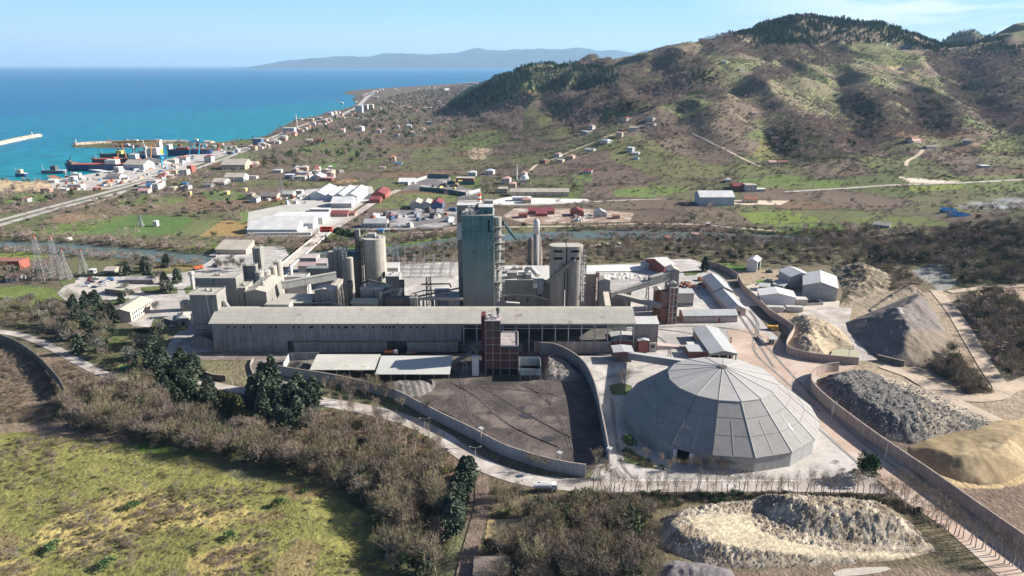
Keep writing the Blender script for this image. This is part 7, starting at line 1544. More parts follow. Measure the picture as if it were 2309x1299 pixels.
# ================= VEGETATION =================
def VM(name, col, rnd=.3, hue=.0, col2=None):
    m = bpy.data.materials.new(name); m.use_nodes = True; T = m.node_tree; N = T.nodes; L = T.links; b = N['Principled BSDF']
    b.inputs['Roughness'].default_value = 1; b.inputs['Specular IOR Level'].default_value = .03
    oi = N.new('ShaderNodeObjectInfo'); mx = N.new('ShaderNodeMix'); mx.data_type = 'RGBA'
    c2 = col2 or tuple(c*f for c,f in zip(col,(1-rnd,1-rnd*.9,1-rnd*.8)))
    mx.inputs[6].default_value = (*[min(1,c*(1+rnd)) for c in col],1); mx.inputs[7].default_value = (*c2,1)
    tc = N.new('ShaderNodeTexCoord'); nz = N.new('ShaderNodeTexNoise'); nz.inputs['Scale'].default_value = .9; nz.inputs['Detail'].default_value = 2; L.new(tc.outputs['Object'], nz.inputs['Vector'])
    ad = N.new('ShaderNodeMath'); ad.operation = 'MULTIPLY_ADD'; L.new(oi.outputs['Random'], ad.inputs[0]); ad.inputs[1].default_value = .75; 
    sb = N.new('ShaderNodeMath'); sb.operation = 'MULTIPLY_ADD'; L.new(nz.outputs['Fac'], sb.inputs[0]); sb.inputs[1].default_value = 1.0; sb.inputs[2].default_value = -.38; L.new(sb.outputs[0], ad.inputs[2]); ad.use_clamp = True
    L.new(ad.outputs[0], mx.inputs[0]); L.new(mx.outputs[2], b.inputs['Base Color']); return m
TWIG = VM('bare_twigs', (.182,.144,.104), .45); TWIGG = VM('olive_twigs', (.175,.150,.088), .3); BARK = VM('grey_bark', (.33,.285,.24), .25)
TWIGP = VM('mauve_twigs', (.195,.154,.124), .32); BRAM = VM('bramble', (.150,.110,.072), .35, 0, (.085,.080,.045)); PINEM = VM('dark_needles', (.036,.058,.032), .45); CONM = VM('conifer_needles', (.082,.098,.066), .5)
EVER = VM('evergreen_leaves', (.055,.095,.040), .4); SUNL = VM('yellow_green_leaves', (.135,.145,.055), .35); DUSTY = VM('dusty_foliage', (.175,.165,.135), .3); FARB = VM('far_twigs', (.275,.210,.178), .3); FARPINE = VM('far_pine_needles', (.036,.076,.052), .4)
def quads(p, d, ln, wd, rs):                       # thin leaf/twig blades: base p, direction d
    n = len(p); d = d/np.linalg.norm(d,axis=1,keepdims=True); s = np.cross(d, rs.normal(size=(n,3))); s /= np.linalg.norm(s,axis=1,keepdims=True)+1e-9
    e = p+d*ln[:,None]; w = s*wd[:,None]/2
    V = np.stack([p-w, p+w, e+w*.5, e-w*.5], 1).reshape(-1,3); return V, np.arange(4*n).reshape(n,4)
def proto(name, V, Fq, mat):
    o = np_mesh(name, V, Fq, mat); COL.objects.unlink(o); return o
def limb_mesh(rs, h, r, n, base=.06, split=.32, name='trunk', mat=None):
    mb = MB(); t = Vector((rs.normal()*.03*h, rs.normal()*.03*h, h*split)); mb.tube((0,0,-.6), t, base*h*.33, base*h*.24, 5, False)
    tips = []
    for i in range(n):
        a = 2*math.pi*(i+rs.random()*.7)/n; q = Vector((math.cos(a)*r*(.45+.4*rs.random()), math.sin(a)*r*(.45+.4*rs.random()), h*(.62+.33*rs.random())))
        mid = t.lerp(q,.5)+Vector((rs.normal()*.05*h,rs.normal()*.05*h,.04*h)); mb.tube(t,mid,base*h*.15,base*h*.09,4,False); mb.tube(mid,q,base*h*.09,base*h*.03,3,False); tips += [mid,q]
        for k in range(2):
            q2 = mid+Vector((rs.normal()*.3*r,rs.normal()*.3*r,.16*h)); mb.tube(mid,q2,base*h*.06,base*h*.02,3,False); tips.append(q2)
    o = mb.build(name, mat or BARK); COL.objects.unlink(o); return o, np.array([tuple(q) for q in tips])
def bare(seed, h, r, nt, mat, wd=.09, ln=1.3, zlo=.28, tall=False):
    rs = np.random.default_rng(seed); tr, tips = limb_mesh(rs, h, r, 6 if not tall else 4)
    u = rs.normal(size=(nt,3)); u /= np.linalg.norm(u,axis=1,keepdims=True); rad = rs.random(nt)**.45
    c = u*rad[:,None]*np.array([r,r,h*(1-zlo)/2]); lump = 1+.35*np.sin(u[:,0]*4+seed)*np.cos(u[:,1]*5+seed*2); c[:,:2] *= lump[:,None]
    p = c+np.array([0,0,h*(1+zlo)/2]); k = int(nt*.78); kk = rs.integers(0,len(tips),k); lob = .11*h*(.6+.8*rs.random(len(tips)))[kk]; uu = u[:k]; p[:k] = tips[kk]+uu*lob[:,None]*rad[:k,None]+np.array([0,0,.03*h])
    d = u*.7+np.array([0,0,.75])+rs.normal(size=(nt,3))*.45
    V, Fq = quads(p-d*.3, d, ln*(.6+.8*rs.random(nt)), wd*(.6+.8*rs.random(nt)), rs)
    return tr, proto('crown', V, Fq, mat)
def blob(seed, h, r, n, mat, sz=.6, flat=1.0, z0=.0, name='crown', asp=.8, lobes=6):
    rs = np.random.default_rng(seed); C = rs.normal(size=(lobes,3))*np.array([.42*r,.42*r,.2*h]); C[:,2] = np.abs(C[:,2])*.8
    u = rs.normal(size=(n,3)); u /= np.linalg.norm(u,axis=1,keepdims=True); u[:,2] = np.abs(u[:,2])*1.0-.25
    p = C[rs.integers(0,lobes,n)]+u*np.array([r*.62,r*.62,h*.42*flat])*(.55+.45*rs.random(n))[:,None]; p[:,2] += z0+h*.34
    d = u+rs.normal(size=(n,3))*.6; V, Fq = quads(p, d, sz*(.6+.8*rs.random(n)), sz*asp*(.6+.8*rs.random(n)), rs)
    V[:,2] = np.maximum(V[:,2], -.3); return proto(name, V, Fq, mat)
def conif(seed, h, r, n, mat, sz=.8, pw=.85):
    rs = np.random.default_rng(seed); t = rs.random(n)**.75; z = h*(.06+.94*t); rr = r*(1-t)**pw*(.55+.45*rs.random(n))*(1+.25*np.sin(z*5.5)); a = rs.random(n)*2*math.pi
    p = np.stack([np.cos(a)*rr*.55, np.sin(a)*rr*.55, z],1); d = np.stack([np.cos(a), np.sin(a), -.35+.5*rs.random(n)],1)+rs.normal(size=(n,3))*.2
    V, Fq = quads(p, d, rr*.6+sz*.5, sz*(.5+.7*rs.random(n)), rs); c = proto('crown', V, Fq, mat)
    mb = MB(); mb.tube((0,0,-.6),(0,0,h*.7),h*.018,h*.006,5,False); o = mb.build('trunk', BARK); COL.objects.unlink(o); return o, c
BT = [bare(10+i, 9+i*.9, 3.2+.35*i, 430, (TWIG,TWIGP,TWIG,TWIGG)[i]) for i in range(4)]
PT = [bare(30+i, 11.5+i*.8, 1.25+.1*i, 150, TWIG, .07, 1.7, .35, True) for i in range(3)]
SH = [blob(50+i, 2.1+.3*i, 1.5+.25*i, 300, (TWIGP,TWIG,BRAM,TWIGP)[i], .42, 1, 0, 'shrub', .22) for i in range(4)]
GS = [blob(60+i, 2.4, 1.4, 200, EVER if i == 0 else SUNL, .45, 1, 0, 'shrub', .7) for i in range(2)]
CO = [conif(70+i, 11.5+1.6*i, 3.5+.3*i, 700, CONM, 1.25, .62) for i in range(3)]
YP = [conif(76+i, 8+1.0*i, 3.2+.2*i, 480, VM('yellow_conifer',(.105,.110,.048),.4), .9) for i in range(2)]
DU = [bare(80+i, 9+i, 3.2, 420, DUSTY, .26, .9) for i in range(2)]
def rpine(seed, mat):
    rs = np.random.default_rng(seed); tr, tips = limb_mesh(rs, 9.5, 3.2, 5, .07, .5); return tr, blob(seed, 8, 3.8, 2200, mat, .7, 1.0, 2.6, 'crown', .6, 10)
RP = [rpine(90+i, EVER if i == 0 else PINEM) for i in range(2)]
def far_pine(seed):
    return conif(seed, 11+(seed%3), 2.9, 80, FARPINE, 1.9, .7)[1]
FP = [far_pine(100+i) for i in range(3)]
FB = [blob(110+i, 7+i, 3.1, 95, FARB, 1.5, 1, 1.2, 'far_tree', .20, 6) for i in range(3)]
FS = [blob(120+i, 2.6, 2.0, 60, (FARB,BRAM,VM('dull_shrub',(.120,.105,.070),.4))[i], 1.0, 1, 0, 'far_shrub', .3, 4) for i in range(3)]
DK = [blob(130+i, 8, 3.4, 110, VM('dark_evergreen_%s'%('oak','laurel')[i],((.040,.052,.030),(.05,.07,.035))[i],.4), 1.4, 1, .8, 'far_evergreen', .6, 6) for i in range(2)]
_t, _ = limb_mesh(np.random.default_rng(5), 8, 3.5, 5, .07, .35); RBALL = (_t, blob(140, 11.5, 3.5, 2600, EVER, .7, 1.0, .2, 'crown', .6, 14))
def stone(seed, mat):
    rs = np.random.default_rng(seed); n = 7; mb = MB(); R = []
    for k in range(4):
        a = -1.1+k*.75; R.append([(math.cos(a)*math.cos(2*math.pi*i/n)*rs.uniform(.6,1.1), math.cos(a)*math.sin(2*math.pi*i/n)*rs.uniform(.5,.9), math.sin(a)*.6+rs.normal()*.06+.2) for i in range(n)])
    mb.rings(R); o = mb.build('loose_stone', mat); COL.objects.unlink(o); return o
ROCK = [stone(150+i, VM('loose_stone_%s'%'abc'[i], ((.46,.40,.32),(.36,.32,.27),(.16,.15,.14))[i], .35)) for i in range(3)]
# ---- where things may grow
AREA = (YY*_dt)*(YY*_lt)
EXC = np.zeros(XX.shape, bool)
for q in ([(128,662),(150,640),(200,627),(262,622),(330,625),(430,612),(470,590),(520,556),(640,556),(660,590),(740,596),(880,598),(1030,590),(1130,600),(1330,598),(1480,592),(1560,584),(1600,600),(1690,690),(1735,745),(1768,772),(1850,838),(1840,880),(1985,1085),(1330,1086),(1240,1062),(1130,1025),(960,936),(890,900),(740,864),(612,842),(480,860),(412,800),(384,790),(412,752),(425,735),(340,738),(262,712),(275,690),(240,675),(165,690)],
          [(560,475),(690,425),(830,418),(860,430),(740,530),(700,540),(555,535)],[(800,520),(870,475),(1030,470),(1030,520),(860,526)],[(1130,490),(1160,470),(1320,470),(1430,480),(1420,500),(1200,506)],[(905,430),(940,400),(1080,400),(1085,430),(1050,445)],[(1085,440),(1310,430),(1332,455),(1130,463)],[(1570,430),(1690,425),(1785,430),(1782,455),(1660,468),(1570,462)],[(110,406),(262,380),(440,344),(520,335),(520,352),(420,385),(330,412),(250,432),(110,432)],
          [(1478,1195),(1560,1135),(1990,1138),(2112,1244),(2309,1290),(2309,1240),(1850,880),(1700,640),(1900,660),(2060,650),(2150,700),(2160,800),(2090,830),(2309,960),(2309,1100),(2250,1299),(1600,1290)],[(181,529),(297,483),(420,490),(441,494),(505,497),(560,512),(555,532),(390,531)]):
    EXC |= pip(PXA, PYA, q)
for o in [o for o in bpy.data.objects if o.get('kind') == 'structure' and any(k in o.name for k in ('road','track','highway','lane'))]:
    nv = len(o.data.vertices)//2; pts = [tuple(((o.data.vertices[i].co+o.data.vertices[nv+i].co)/2)[:2]) for i in range(nv)]
    wid = (o.data.vertices[0].co-o.data.vertices[nv].co).length/2
    xs = [p[0] for p in pts]; yv = [p[1] for p in pts]; bb = (XX>min(xs)-20)&(XX<max(xs)+20)&(YY>min(yv)-20)&(YY<max(yv)+20)
    if bb.any(): EXC[bb] |= dline(XX[bb], YY[bb], pts) < wid+1.2
EXC |= (dR < RW+1) | (inS & (ZH < 6))
bpy.context.view_layer.update()
for o in [o for o in COL.objects if o.parent is None and o.get('category') and o.children]:
    co = np.array([tuple(c.matrix_world @ Vector(b)) for c in o.children if c.type == 'MESH' for b in c.bound_box])
    if len(co) and np.ptp(co[:,0]) < 120 and np.ptp(co[:,1]) < 80: EXC |= (XX>co[:,0].min()-1.5)&(XX<co[:,0].max()+1.5)&(YY>co[:,1].min()-1.5)&(YY<co[:,1].max()+1.5)
VIS = (ZG+14-H)/YY >= np.maximum.accumulate((ZG-H)/YY, axis=0)-1e-6
VIS &= (PXA > -330)&(PXA < 2640)
def scat(polys, dens_=None, n=None, mask=None, exc=True):
    m = np.zeros(XX.shape, bool)
    for q in (polys or []): m |= pip(PXA, PYA, wide(q))
    w = m.astype(float) if mask is None else (mask*(m if polys else 1.0))
    if exc: w = w*(~EXC)
    w = (w*AREA*VIS).ravel(); tot = w.sum()
    if tot <= 0: return np.zeros((0,3))
    k = n if n is not None else int(tot*dens_); c = np.searchsorted(np.cumsum(w)/tot, RNG.random(k)); c = np.minimum(c, w.size-1)
    x = XX.ravel()[c]; y = YY.ravel()[c]*(1+(RNG.random(k)-.5)*_lt); x = x+(RNG.random(k)-.5)*_dt*y
    return np.stack([x, y, gz(x,y)-.15], 1)
def stuff(name, pts, protos, smin, smax):
    if len(pts) == 0: return
    me = bpy.data.meshes.new(name); n = len(pts); me.vertices.add(n); me.vertices.foreach_set('co', np.ascontiguousarray(pts,np.float32).ravel())
    a = me.attributes.new('scl','FLOAT','POINT'); a.data.foreach_set('value', (smin+(smax-smin)*RNG.random(n)).astype(np.float32))
    a = me.attributes.new('rot','FLOAT_VECTOR','POINT'); r = np.zeros((n,3),np.float32); r[:,2] = RNG.random(n)*6.283; r[:,:2] = RNG.normal(size=(n,2))*.06; a.data.foreach_set('vector', r.ravel())
    a = me.attributes.new('idx','INT','POINT'); a.data.foreach_set('value', RNG.integers(0,len(protos),n).astype(np.int32))
    o = bpy.data.objects.new(name, me); link(o); tag(o, kind='stuff')
    c = bpy.data.collections.new(name+'_kinds'); [c.objects.link(p) for p in dict.fromkeys(protos)]; protos = list(dict.fromkeys(protos))
    ng = bpy.data.node_groups.new(name+'_scatter','GeometryNodeTree'); ng.interface.new_socket('Geometry',in_out='INPUT',socket_type='NodeSocketGeometry'); ng.interface.new_socket('Geometry',in_out='OUTPUT',socket_type='NodeSocketGeometry')
    N = ng.nodes; L = ng.links; gi = N.new('NodeGroupInput'); go = N.new('NodeGroupOutput'); ip = N.new('GeometryNodeInstanceOnPoints'); ci = N.new('GeometryNodeCollectionInfo')
    ci.inputs['Collection'].default_value = c; ci.inputs['Separate Children'].default_value = True; ci.inputs['Reset Children'].default_value = True
    def na(nm, t): x = N.new('GeometryNodeInputNamedAttribute'); x.data_type = t; x.inputs[0].default_value = nm; return x.outputs['Attribute']
    L.new(gi.outputs[0], ip.inputs['Points']); L.new(ci.outputs[0], ip.inputs['Instance']); ip.inputs['Pick Instance'].default_value = True
    L.new(na('idx','INT'), ip.inputs['Instance Index']); L.new(na('rot','FLOAT_VECTOR'), ip.inputs['Rotation']); L.new(na('scl','FLOAT'), ip.inputs['Scale']); L.new(ip.outputs[0], go.inputs[0])
    md = o.modifiers.new('scatter','NODES'); md.node_group = ng; return o
def plant(name, label, cat, group, kinds, pts, smin, smax, lean=.05):
    for p in pts:
        k = kinds[int(RNG.integers(len(kinds)))]; s = smin+(smax-smin)*RNG.random(); rot = (RNG.normal()*lean, RNG.normal()*lean, RNG.random()*6.283)
        if isinstance(k, tuple):
            r = thing(name, label, cat, (float(p[0]),float(p[1]),float(p[2])), 0, group); r.rotation_euler = rot; r.scale = (s,s,s*(.9+.25*RNG.random()))
            for part, nm in zip(k, ('trunk','crown')): o = part.copy(); o.name = nm; link(o, r)
        else:
            o = k.copy(); o.name = name; o.location = tuple(float(v) for v in p); o.rotation_euler = rot; o.scale = (s,s,s); link(o); tag(o, label, cat, group)
def PG(lst): return np.array([tuple(G(a,b)) for a,b in lst])
def near_first(pts): return pts[np.argsort(pts[:,1])]
for nm, src, k, pr, a_, b_ in (('loose_stones','stockpile',3600,ROCK[:2],.10,.36),('dark_stones','rock_heap',2000,ROCK[1:],.2,.55)):
    v = np.concatenate(HV[src]); v = v[RNG.integers(0,len(v),k)]+RNG.normal(size=(k,3))*np.array([.3,.3,.0]); v[:,2] -= .1; stuff(nm, v, pr, a_, b_)
# ---- near woods and thickets
THICK = [[(180,905),(330,880),(420,960),(560,985),(620,985),(720,970),(850,1010),(900,1060),(980,1090),(1000,1140),(990,1299),(870,1299),(850,1180),(760,1110),(690,1078),(560,1050),(480,1040),(300,995),(180,975),(120,940)]]
BOTR = [[(1110,1122),(1180,1150),(1290,1155),(1335,1135),(1470,1150),(1475,1225),(1490,1299),(1470,1330),(1080,1340),(1095,1240),(1170,1235),(1172,1165),(1110,1165)]]
BIRCH = [[(740,925),(860,945),(960,985),(1020,1020),(1030,1070),(960,1080),(880,1060),(800,1010),(730,970)]]
MIXL = [[(0,690),(60,690),(150,690),(205,700),(255,735),(240,770),(170,790),(60,740),(0,735)],[(210,770),(245,745),(260,790),(230,830),(200,800)],[(300,770),(370,750),(375,790),(340,830),(310,850),(290,820)],[(0,640),(110,640),(130,625),(60,615),(0,620)]]
a = near_first(scat(THICK, n=420)); plant('bare_tree','leafless brown tree in the thicket below the curved road','tree','bare trees of the thicket below the road', BT, a[:115], .5, 1.2); stuff('thicket_wood', a[115:], [t[1] for t in BT], .55, 1.3)
a = near_first(scat(BOTR, n=230)); plant('bare_tree','leafless grey-brown tree in the wood along the bottom edge','tree','bare trees of the bottom wood', BT, a[:85], .5, 1.1); stuff('bottom_wood', a[85:], [t[1] for t in BT], .55, .9)
a = scat(BIRCH, n=40); plant('birch','thin leafless pale-stemmed tree below the road bend','tree','slender trees below the road bend', PT+[BT[1]], a, .7, 1.0)
a = scat(MIXL, n=44); stuff('gate_wood', scat(MIXL, n=190), [t[1] for t in BT+DU], .6, 1.1); plant('bare_tree','leafless grey tree among the conifers by the gate road','tree','bare trees by the gate road', BT+DU, a, .65, 1.0)
BIG_R = [[(1955,560),(2010,545),(2100,532),(2180,515),(2330,488),(2330,655),(2250,648),(2170,650),(2110,600),(2050,590),(1990,600)],[(2140,690),(2232,662),(2330,750),(2330,880),(2265,860),(2200,770)],[(2035,795),(2110,778),(2245,890),(2200,893),(2100,850)]]
a = near_first(scat(BIG_R, n=1500)); plant('bare_tree','leafless brown tree on the wooded rise above the quarry','tree','bare trees on the quarry rise', BT+[FB[0]], a[:55], .7, 1.1); stuff('quarry_wood', a[55:], [t[1] for t in BT]+FB, .6, 1.0)
stuff('quarry_evergreens', scat(BIG_R, n=210), DK, .55, .9)
MIDB = [[(1325,558),(1500,548),(1700,536),(1950,530),(1990,565),(1950,598),(1720,604),(1600,590),(1480,588),(1325,594)]]
stuff('riverside_wood', np.concatenate([scat(MIDB, n=700), scat([[(1700,520),(1960,515),(2000,545),(1700,540)]], n=120), scat([[(880,556),(1030,556),(1240,548),(1330,555),(1330,594),(1240,600),(1130,597),(1030,588),(900,590)]], n=330)]), [t[1] for t in BT]+FB+[DK[0]], .45, .85)
stuff('river_scrub', scat(None, n=2000, mask=((dR>RW+1)&(dR<RW+16)).astype(float)*(n1>.42)*(PXA<1900)*(PXA>-300)), FB+FS+[BT[0][1]], .4, .8)
# conifers
cl = [(c,(.85,1.15)) for c in []]
a = scat([[(150,700),(205,690),(258,710),(262,745),(215,770),(160,760)]], n=26); plant('conifer','dark dusty spruce in the clump left of the office building','tree','spruces by the office', CO, a, .8, 1.05, .02)
plant('conifer','single dark spruce standing alone beside the gate road','tree',None, [CO[1]], PG([(180,797)]), .95, .95, .02)
a = scat([[(310,835),(345,800),(400,808),(445,850),(452,905),(385,925),(315,895)]], n=30, exc=False); plant('conifer','dark conifer in the dense clump inside the road curve','tree','conifers inside the road curve', CO+[RP[1]], a, .75, 1.0, .02)
a = scat([[(430,895),(480,880),(545,885),(548,950),(470,955),(430,940)]], n=17); plant('conifer','yellowish green conifer in the belt below the curved road','tree','yellowish conifers below the road', YP+[CO[0]], a, .75, 1.0, .02)
a = scat([[(562,890),(600,872),(660,890),(715,900),(722,935),(650,985),(575,970)]], n=30, exc=False); plant('conifer','dark blue-green conifer in the dense grove left of the coal yard','tree','dark conifer grove', CO, a, .85, 1.1, .02)
a = PG([(1062,1078),(1057,1092),(1050,1108),(1046,1122),(1041,1138),(1037,1152),(1032,1168),(1028,1184),(1022,1200),(1046,1086),(1038,1104),(1030,1124),(1024,1142),(1018,1160),(1012,1178),(1010,1196),(1004,1212)]); plant('conifer','dark spruce in the narrow row beside the muddy track','tree','spruce row beside the muddy track', CO, a, .72, .92, .02)
a = scat([[(265,610),(300,590),(400,600),(425,620),(410,640),(330,640),(280,635)],[(330,655),(400,655),(395,668),(335,668)]], n=22, exc=False); plant('dusty_pine','grey dusty pine near the car park and office lawn','tree','dusty pines by the car park', DU+[CO[0]], a, .8, 1.15)
a = PG([(495,610),(512,612),(530,608),(520,600),(540,612),(548,604)]); plant('dusty_pine','grey dusty tree behind the wide mill block','tree','dusty trees behind the mill', DU, a, .8, 1.1)
for (x,y,k,s,lab) in ((1957,1080,RBALL,1.0,'round green pine at the corner of the haul road'),(1416,1012,RBALL,.6,'round evergreen at the left foot of the dome'),(1408,886,BT[2],1.05,'tall leafless poplar on the small lawn by the dome'),(965,938,BT[0],1.0,'leafless tree leaning over the pale sheet wall'),(352,706,DU[0],.9,'dusty round tree at the end of the office building'),(275,685,CO[0],.7,'short dark spruce behind the gate building'),(1588,612,CO[2],.85,'dark green conifer at the far wall corner'),(1455,1040,BT[1],.6,'leafless tree at the left corner of the dome lawn'),(1430,905,RP[1],.45,'low dark evergreen on the small lawn by the dome'),(1490,1046,BT[0],.55,'bushy leafless tree in front of the dome door')):
    plant('single_tree', lab, 'tree', None, [k], PG([(x,y)]), s, s, .03)
a = PG([(770,545),(782,543),(792,546),(806,548),(760,538)]); plant('umbrella_pine','dark umbrella pine at the bridge end','tree','umbrella pines at the bridge', RP, a, .95, 1.2, .02)
a = PG([(283,660),(292,676)]); plant('palm_like_tree','dusty broad tree on the gate lawn','tree','trees on the gate lawn', DU, a, .8, .9)
# poplar rows along the lower road and the haul road
row = [(1335+12.2*i+RNG.normal()*2.5, 1117+RNG.normal()*2.0) for i in range(55)]; plant('roadside_poplar','slender leafless poplar in the row along the lower road','tree','poplar row along the lower road', PT, PG(row), .62, .92, .045)
row = [(2005+10.3*i+RNG.normal()*2, 1128+(i*10.3)*.54+RNG.normal()*2) for i in range(30)]; plant('roadside_poplar','slender leafless poplar in the row along the haul road','tree','poplar row along the haul road', PT, PG(row), .62, .9, .045)
a = PG([(735+11*i+RNG.normal()*3, 880+1.2*i+RNG.normal()*5) for i in range(15)]+[(745,905),(790,912),(850,928),(905,925),(870,905)]); plant('verge_tree','leafless tree on the verge between the road and the coal yard wall','tree','verge trees by the coal yard wall', BT, a, .6, .9)
a = PG([(1350+i*9,1078+RNG.normal()*3) for i in range(4)]+[(1205,1060),(1230,1064),(1195,1052),(1345,1050)]); plant('verge_tree','leafless tree at the lower end of the coal yard wall','tree','trees at the end of the coal yard wall', BT, a, .45, .7)
a = PG([(1510+10*i,1058+RNG.normal()*3) for i in range(16)]); plant('verge_tree','small leafless tree in front of the dome wall','tree','small trees in front of the dome', [BT[0],BT[2]], a, .36, .55)
a = PG([(2030+14*i,1092+9.9*i) for i in range(10)]); plant('verge_tree','leafless tree overhanging the long pink wall','tree','trees overhanging the pink wall', BT, a, .5, .75)
a = PG([(1110+8*i,1126+RNG.normal()*6) for i in range(9)]); plant('verge_tree','thin leafless tree below the lower road by the tanker','tree','trees below the road by the tanker', BT, a, .4, .65)
# meadow shrubs and brambles
MEAD = [[(0,975),(180,990),(300,1015),(480,1055),(545,1088),(700,1090),(760,1115),(850,1175),(880,1330),(-40,1330)]]
mm_ = .25+1.6*sm(.42,.66,fbm(XX/22,YY/22,141,3))
a = near_first(scat(MEAD, n=520, mask=mm_)); plant('meadow_shrub','low leafless mauve shrub scattered over the green meadow','shrub','shrubs on the meadow', SH, a[:270], .35, .95); stuff('meadow_scrub', a[270:], SH, .35, .9)
stuff('meadow_tufts', scat(MEAD, n=3300, mask=mm_), SH+[GS[1]], .16, .38)
a = PG([(300,1145),(240,1280),(630,1140),(690,1110),(120,1240),(520,1215)]); plant('green_bush','dark green bush standing on the meadow','shrub','green bushes on the meadow', [GS[0]], a, .8, 1.5)
a = PG([(245,1195),(195,1180),(170,1130),(330,1110),(300,1285),(40,1260),(620,1260),(90,1150),(500,1120),(420,1070),(120,1060),(240,1075)]); plant('orchard_tree','small leafless tree standing on the meadow','tree','small trees on the meadow', BT, a, .4, .6)
SCRL = [[(-60,780),(0,778),(60,800),(130,850),(150,890),(180,905),(130,950),(0,965),(-60,965)],[(150,800),(220,842),(300,870),(320,890),(190,900),(150,870),(120,830)]]
a = near_first(scat(SCRL, n=330)); plant('bramble_bush','brown bramble clump on the slope left of the gate road','shrub','brambles on the left slope', [SH[2],SH[1]], a[:150], .6, 1.2); stuff('bramble_scrub', np.concatenate([a[150:], scat(SCRL, n=2100)]), [SH[2],SH[1],SH[0]], .35, .8)
stuff('thicket_underwood', np.concatenate([scat(THICK, n=420), scat(BOTR, n=330), scat(BIRCH, n=180), scat(MIXL, n=400)]), [SH[1],SH[2],SH[3],GS[1]], .5, 1.1)
stuff('thicket_evergreens', np.concatenate([scat(THICK, n=120), scat(BOTR, n=40), scat(MIXL, n=60)]), DK, .45, 1.0)
stuff('verge_scrub', np.concatenate([scat([[(1090,1105),(1330,1112),(1990,1116),(2110,1170),(2060,1160),(1990,1136),(1560,1132),(1470,1150),(1200,1125)]], n=420), scat([[(1405,1010),(1470,1045),(1500,1058),(1460,1056),(1400,1035)]], n=26, exc=False), scat([[(1960,1062),(2000,1080),(1900,1062),(1880,1040)]], n=8, exc=False)]), [SH[1],SH[2],GS[0],SH[0]], .4, .9)
stuff('quarry_scrub', np.concatenate([scat(BIG_R, n=1400), scat([[(1880,600),(1960,580),(2050,600),(2080,640),(2000,660),(1940,640)]], n=260, exc=False), scat([[(2030,780),(2110,770),(2150,800),(2240,890),(2160,890)]], n=260)]), [SH[1],SH[2],SH[3]], .6, 1.3)
stuff('gate_scrub', scat([[(205,770),(245,765),(330,760),(378,790),(360,840),(330,850),(260,850),(215,820)],[(430,815),(560,815),(570,850),(470,850)]], n=110), [SH[0],SH[1],SH[2]], .35, .8)
# plain, hedgerows, hillside woods
pl_ = sm(560,620,YY)*(PYA>196)*(PXA>-200)*(PXA<2500)
stuff('hedgerows', scat(None, n=7000, mask=pl_*(edge<7)*(ZG<150)*(YY<3000)), FB+FS+[FB[2]], .45, .95)
stuff('plain_scrub', scat(None, n=9000, mask=pl_*sm(.46,.62,n1*.5+n2*.5)*(ZG<70)*(YY<3600)), FS+[FB[0],FB[1]], .5, 1.15)
stuff('coastal_wood', scat([[(690,330),(700,300),(800,260),(830,240),(900,215),(1075,188),(1040,220),(1010,245),(1090,290),(1000,330),(900,330),(850,370),(740,372),(600,380),(590,355)]], n=4200, mask=.3+sm(.4,.6,n1)), FB+[DK[1]], .6, 1.3)
stuff('plain_evergreens', scat(None, n=260, mask=pl_*(ZG<60)*(YY<2600)), DK, .4, .8)
a = scat([[(180,440),(430,400),(560,470),(440,490),(300,480)],[(0,420),(110,430),(180,440),(60,470),(0,470)]], n=260); stuff('village_trees', a, FB+[DK[0]], .5, .9)
PINES = [[(1012,236),(1060,200),(1110,176),(1160,146),(1200,136),(1260,140),(1300,146),(1385,160),(1395,186),(1370,206),(1310,212),(1250,214),(1180,214),(1130,236),(1060,247),(1020,250)]]
stuff('pine_forest', np.concatenate([scat(PINES, n=5200), scat([[(1640,76),(1690,44),(1760,28),(1854,22),(1931,30),(2008,40),(2060,66),(2105,90),(2135,130),(2060,116),(2000,102),(1930,104),(1850,104),(1800,102),(1710,110),(1660,98)]], n=3300, mask=.35+sm(.4,.55,n1)), scat([[(2095,90),(2160,66),(2220,74),(2270,100),(2330,95),(2330,140),(2240,135),(2130,125)]], n=900)]), FP+[FP[0],FB[0]], .75, 1.15)
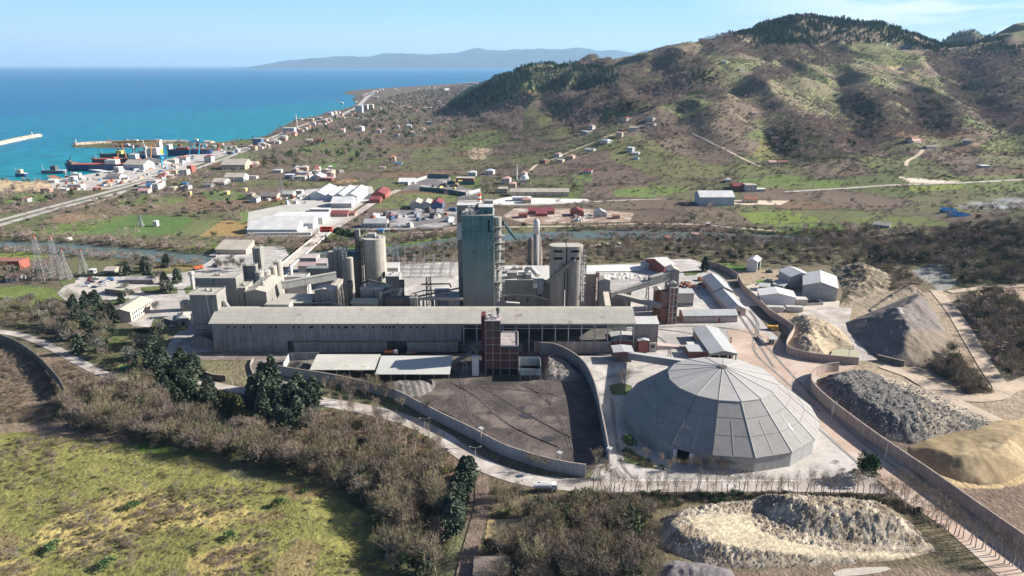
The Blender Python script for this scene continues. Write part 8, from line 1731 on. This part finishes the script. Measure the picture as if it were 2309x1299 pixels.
BF = [[(1235,212),(1300,215),(1390,190),(1395,165),(1480,128),(1560,120),(1600,140),(1650,190),(1640,215),(1560,210),(1530,235),(1460,250),(1380,255),(1290,245),(1235,235)],[(1095,232),(1150,230),(1180,255),(1175,300),(1120,285),(1080,262)],
      [(1560,88),(1640,78),(1700,108),(1800,104),(1915,108),(1930,145),(1860,150),(1760,142),(1690,130),(1600,110)],[(1725,292),(1800,262),(1900,275),(1990,310),(1985,350),(1900,360),(1790,358),(1745,335)],
      [(1900,205),(1960,190),(2040,212),(2120,220),(2177,270),(2150,308),(2060,310),(1960,300),(1910,260)],[(2085,120),(2200,120),(2330,110),(2330,300),(2250,290),(2200,250),(2150,230),(2120,180)],[(1650,40),(1760,28),(1850,22),(1850,40),(1700,60)],[(1290,140),(1330,118),(1375,130),(1380,150),(1300,150)],
      [(1275,255),(1340,240),(1350,285),(1300,300)],[(1450,290),(1520,285),(1530,315),(1470,320)],[(1700,150),(1800,150),(1780,180),(1700,190)]]
stuff('hillside_wood', scat(BF, n=17500), FB+[FB[1]], .7, 1.25)
stuff('hillside_evergreens', np.concatenate([scat(BF, n=700), scat([[(1740,300),(1790,290),(1800,352),(1760,345)],[(1905,225),(1950,215),(2000,290),(1950,300)],[(2060,235),(2120,230),(2150,290),(2080,300)],[(1400,235),(1440,235),(1430,255),(1390,250)],[(1560,160),(1620,170),(1600,200),(1560,190)]], n=520)]), DK, .7, 1.15)
stuff('hillside_scrub', scat([[(1010,250),(1200,215),(1500,100),(1650,80),(2100,95),(2330,90),(2330,440),(1100,440),(1000,330)]], n=25000, mask=.25+1.2*sm(.42,.62,n1*.6+n2*.4)), FS, .45, 1.05)
stuff('hillside_trees', scat([[(1100,330),(1400,230),(2330,200),(2330,440),(1100,430)]], n=900), FB, .5, .95)
# ================= HAZE =================
hz_ = MB().box(-95000,95000,-400,125000,-8.2,1500).build('haze', None); tag(hz_, kind='stuff')
hm = bpy.data.materials.new('haze_air'); hm.use_nodes = True; hn = hm.node_tree.nodes
hn.remove(hn['Principled BSDF'])
pv = hn.new('ShaderNodeVolumePrincipled'); pv.inputs['Color'].default_value = (.46,.73,1,1); pv.inputs['Density'].default_value = 2.6e-5; pv.inputs['Anisotropy'].default_value = .1
hm.node_tree.links.new(pv.outputs[0], hn['Material Output'].inputs['Volume']); hz_.data.materials.clear(); hz_.data.materials.append(hm)
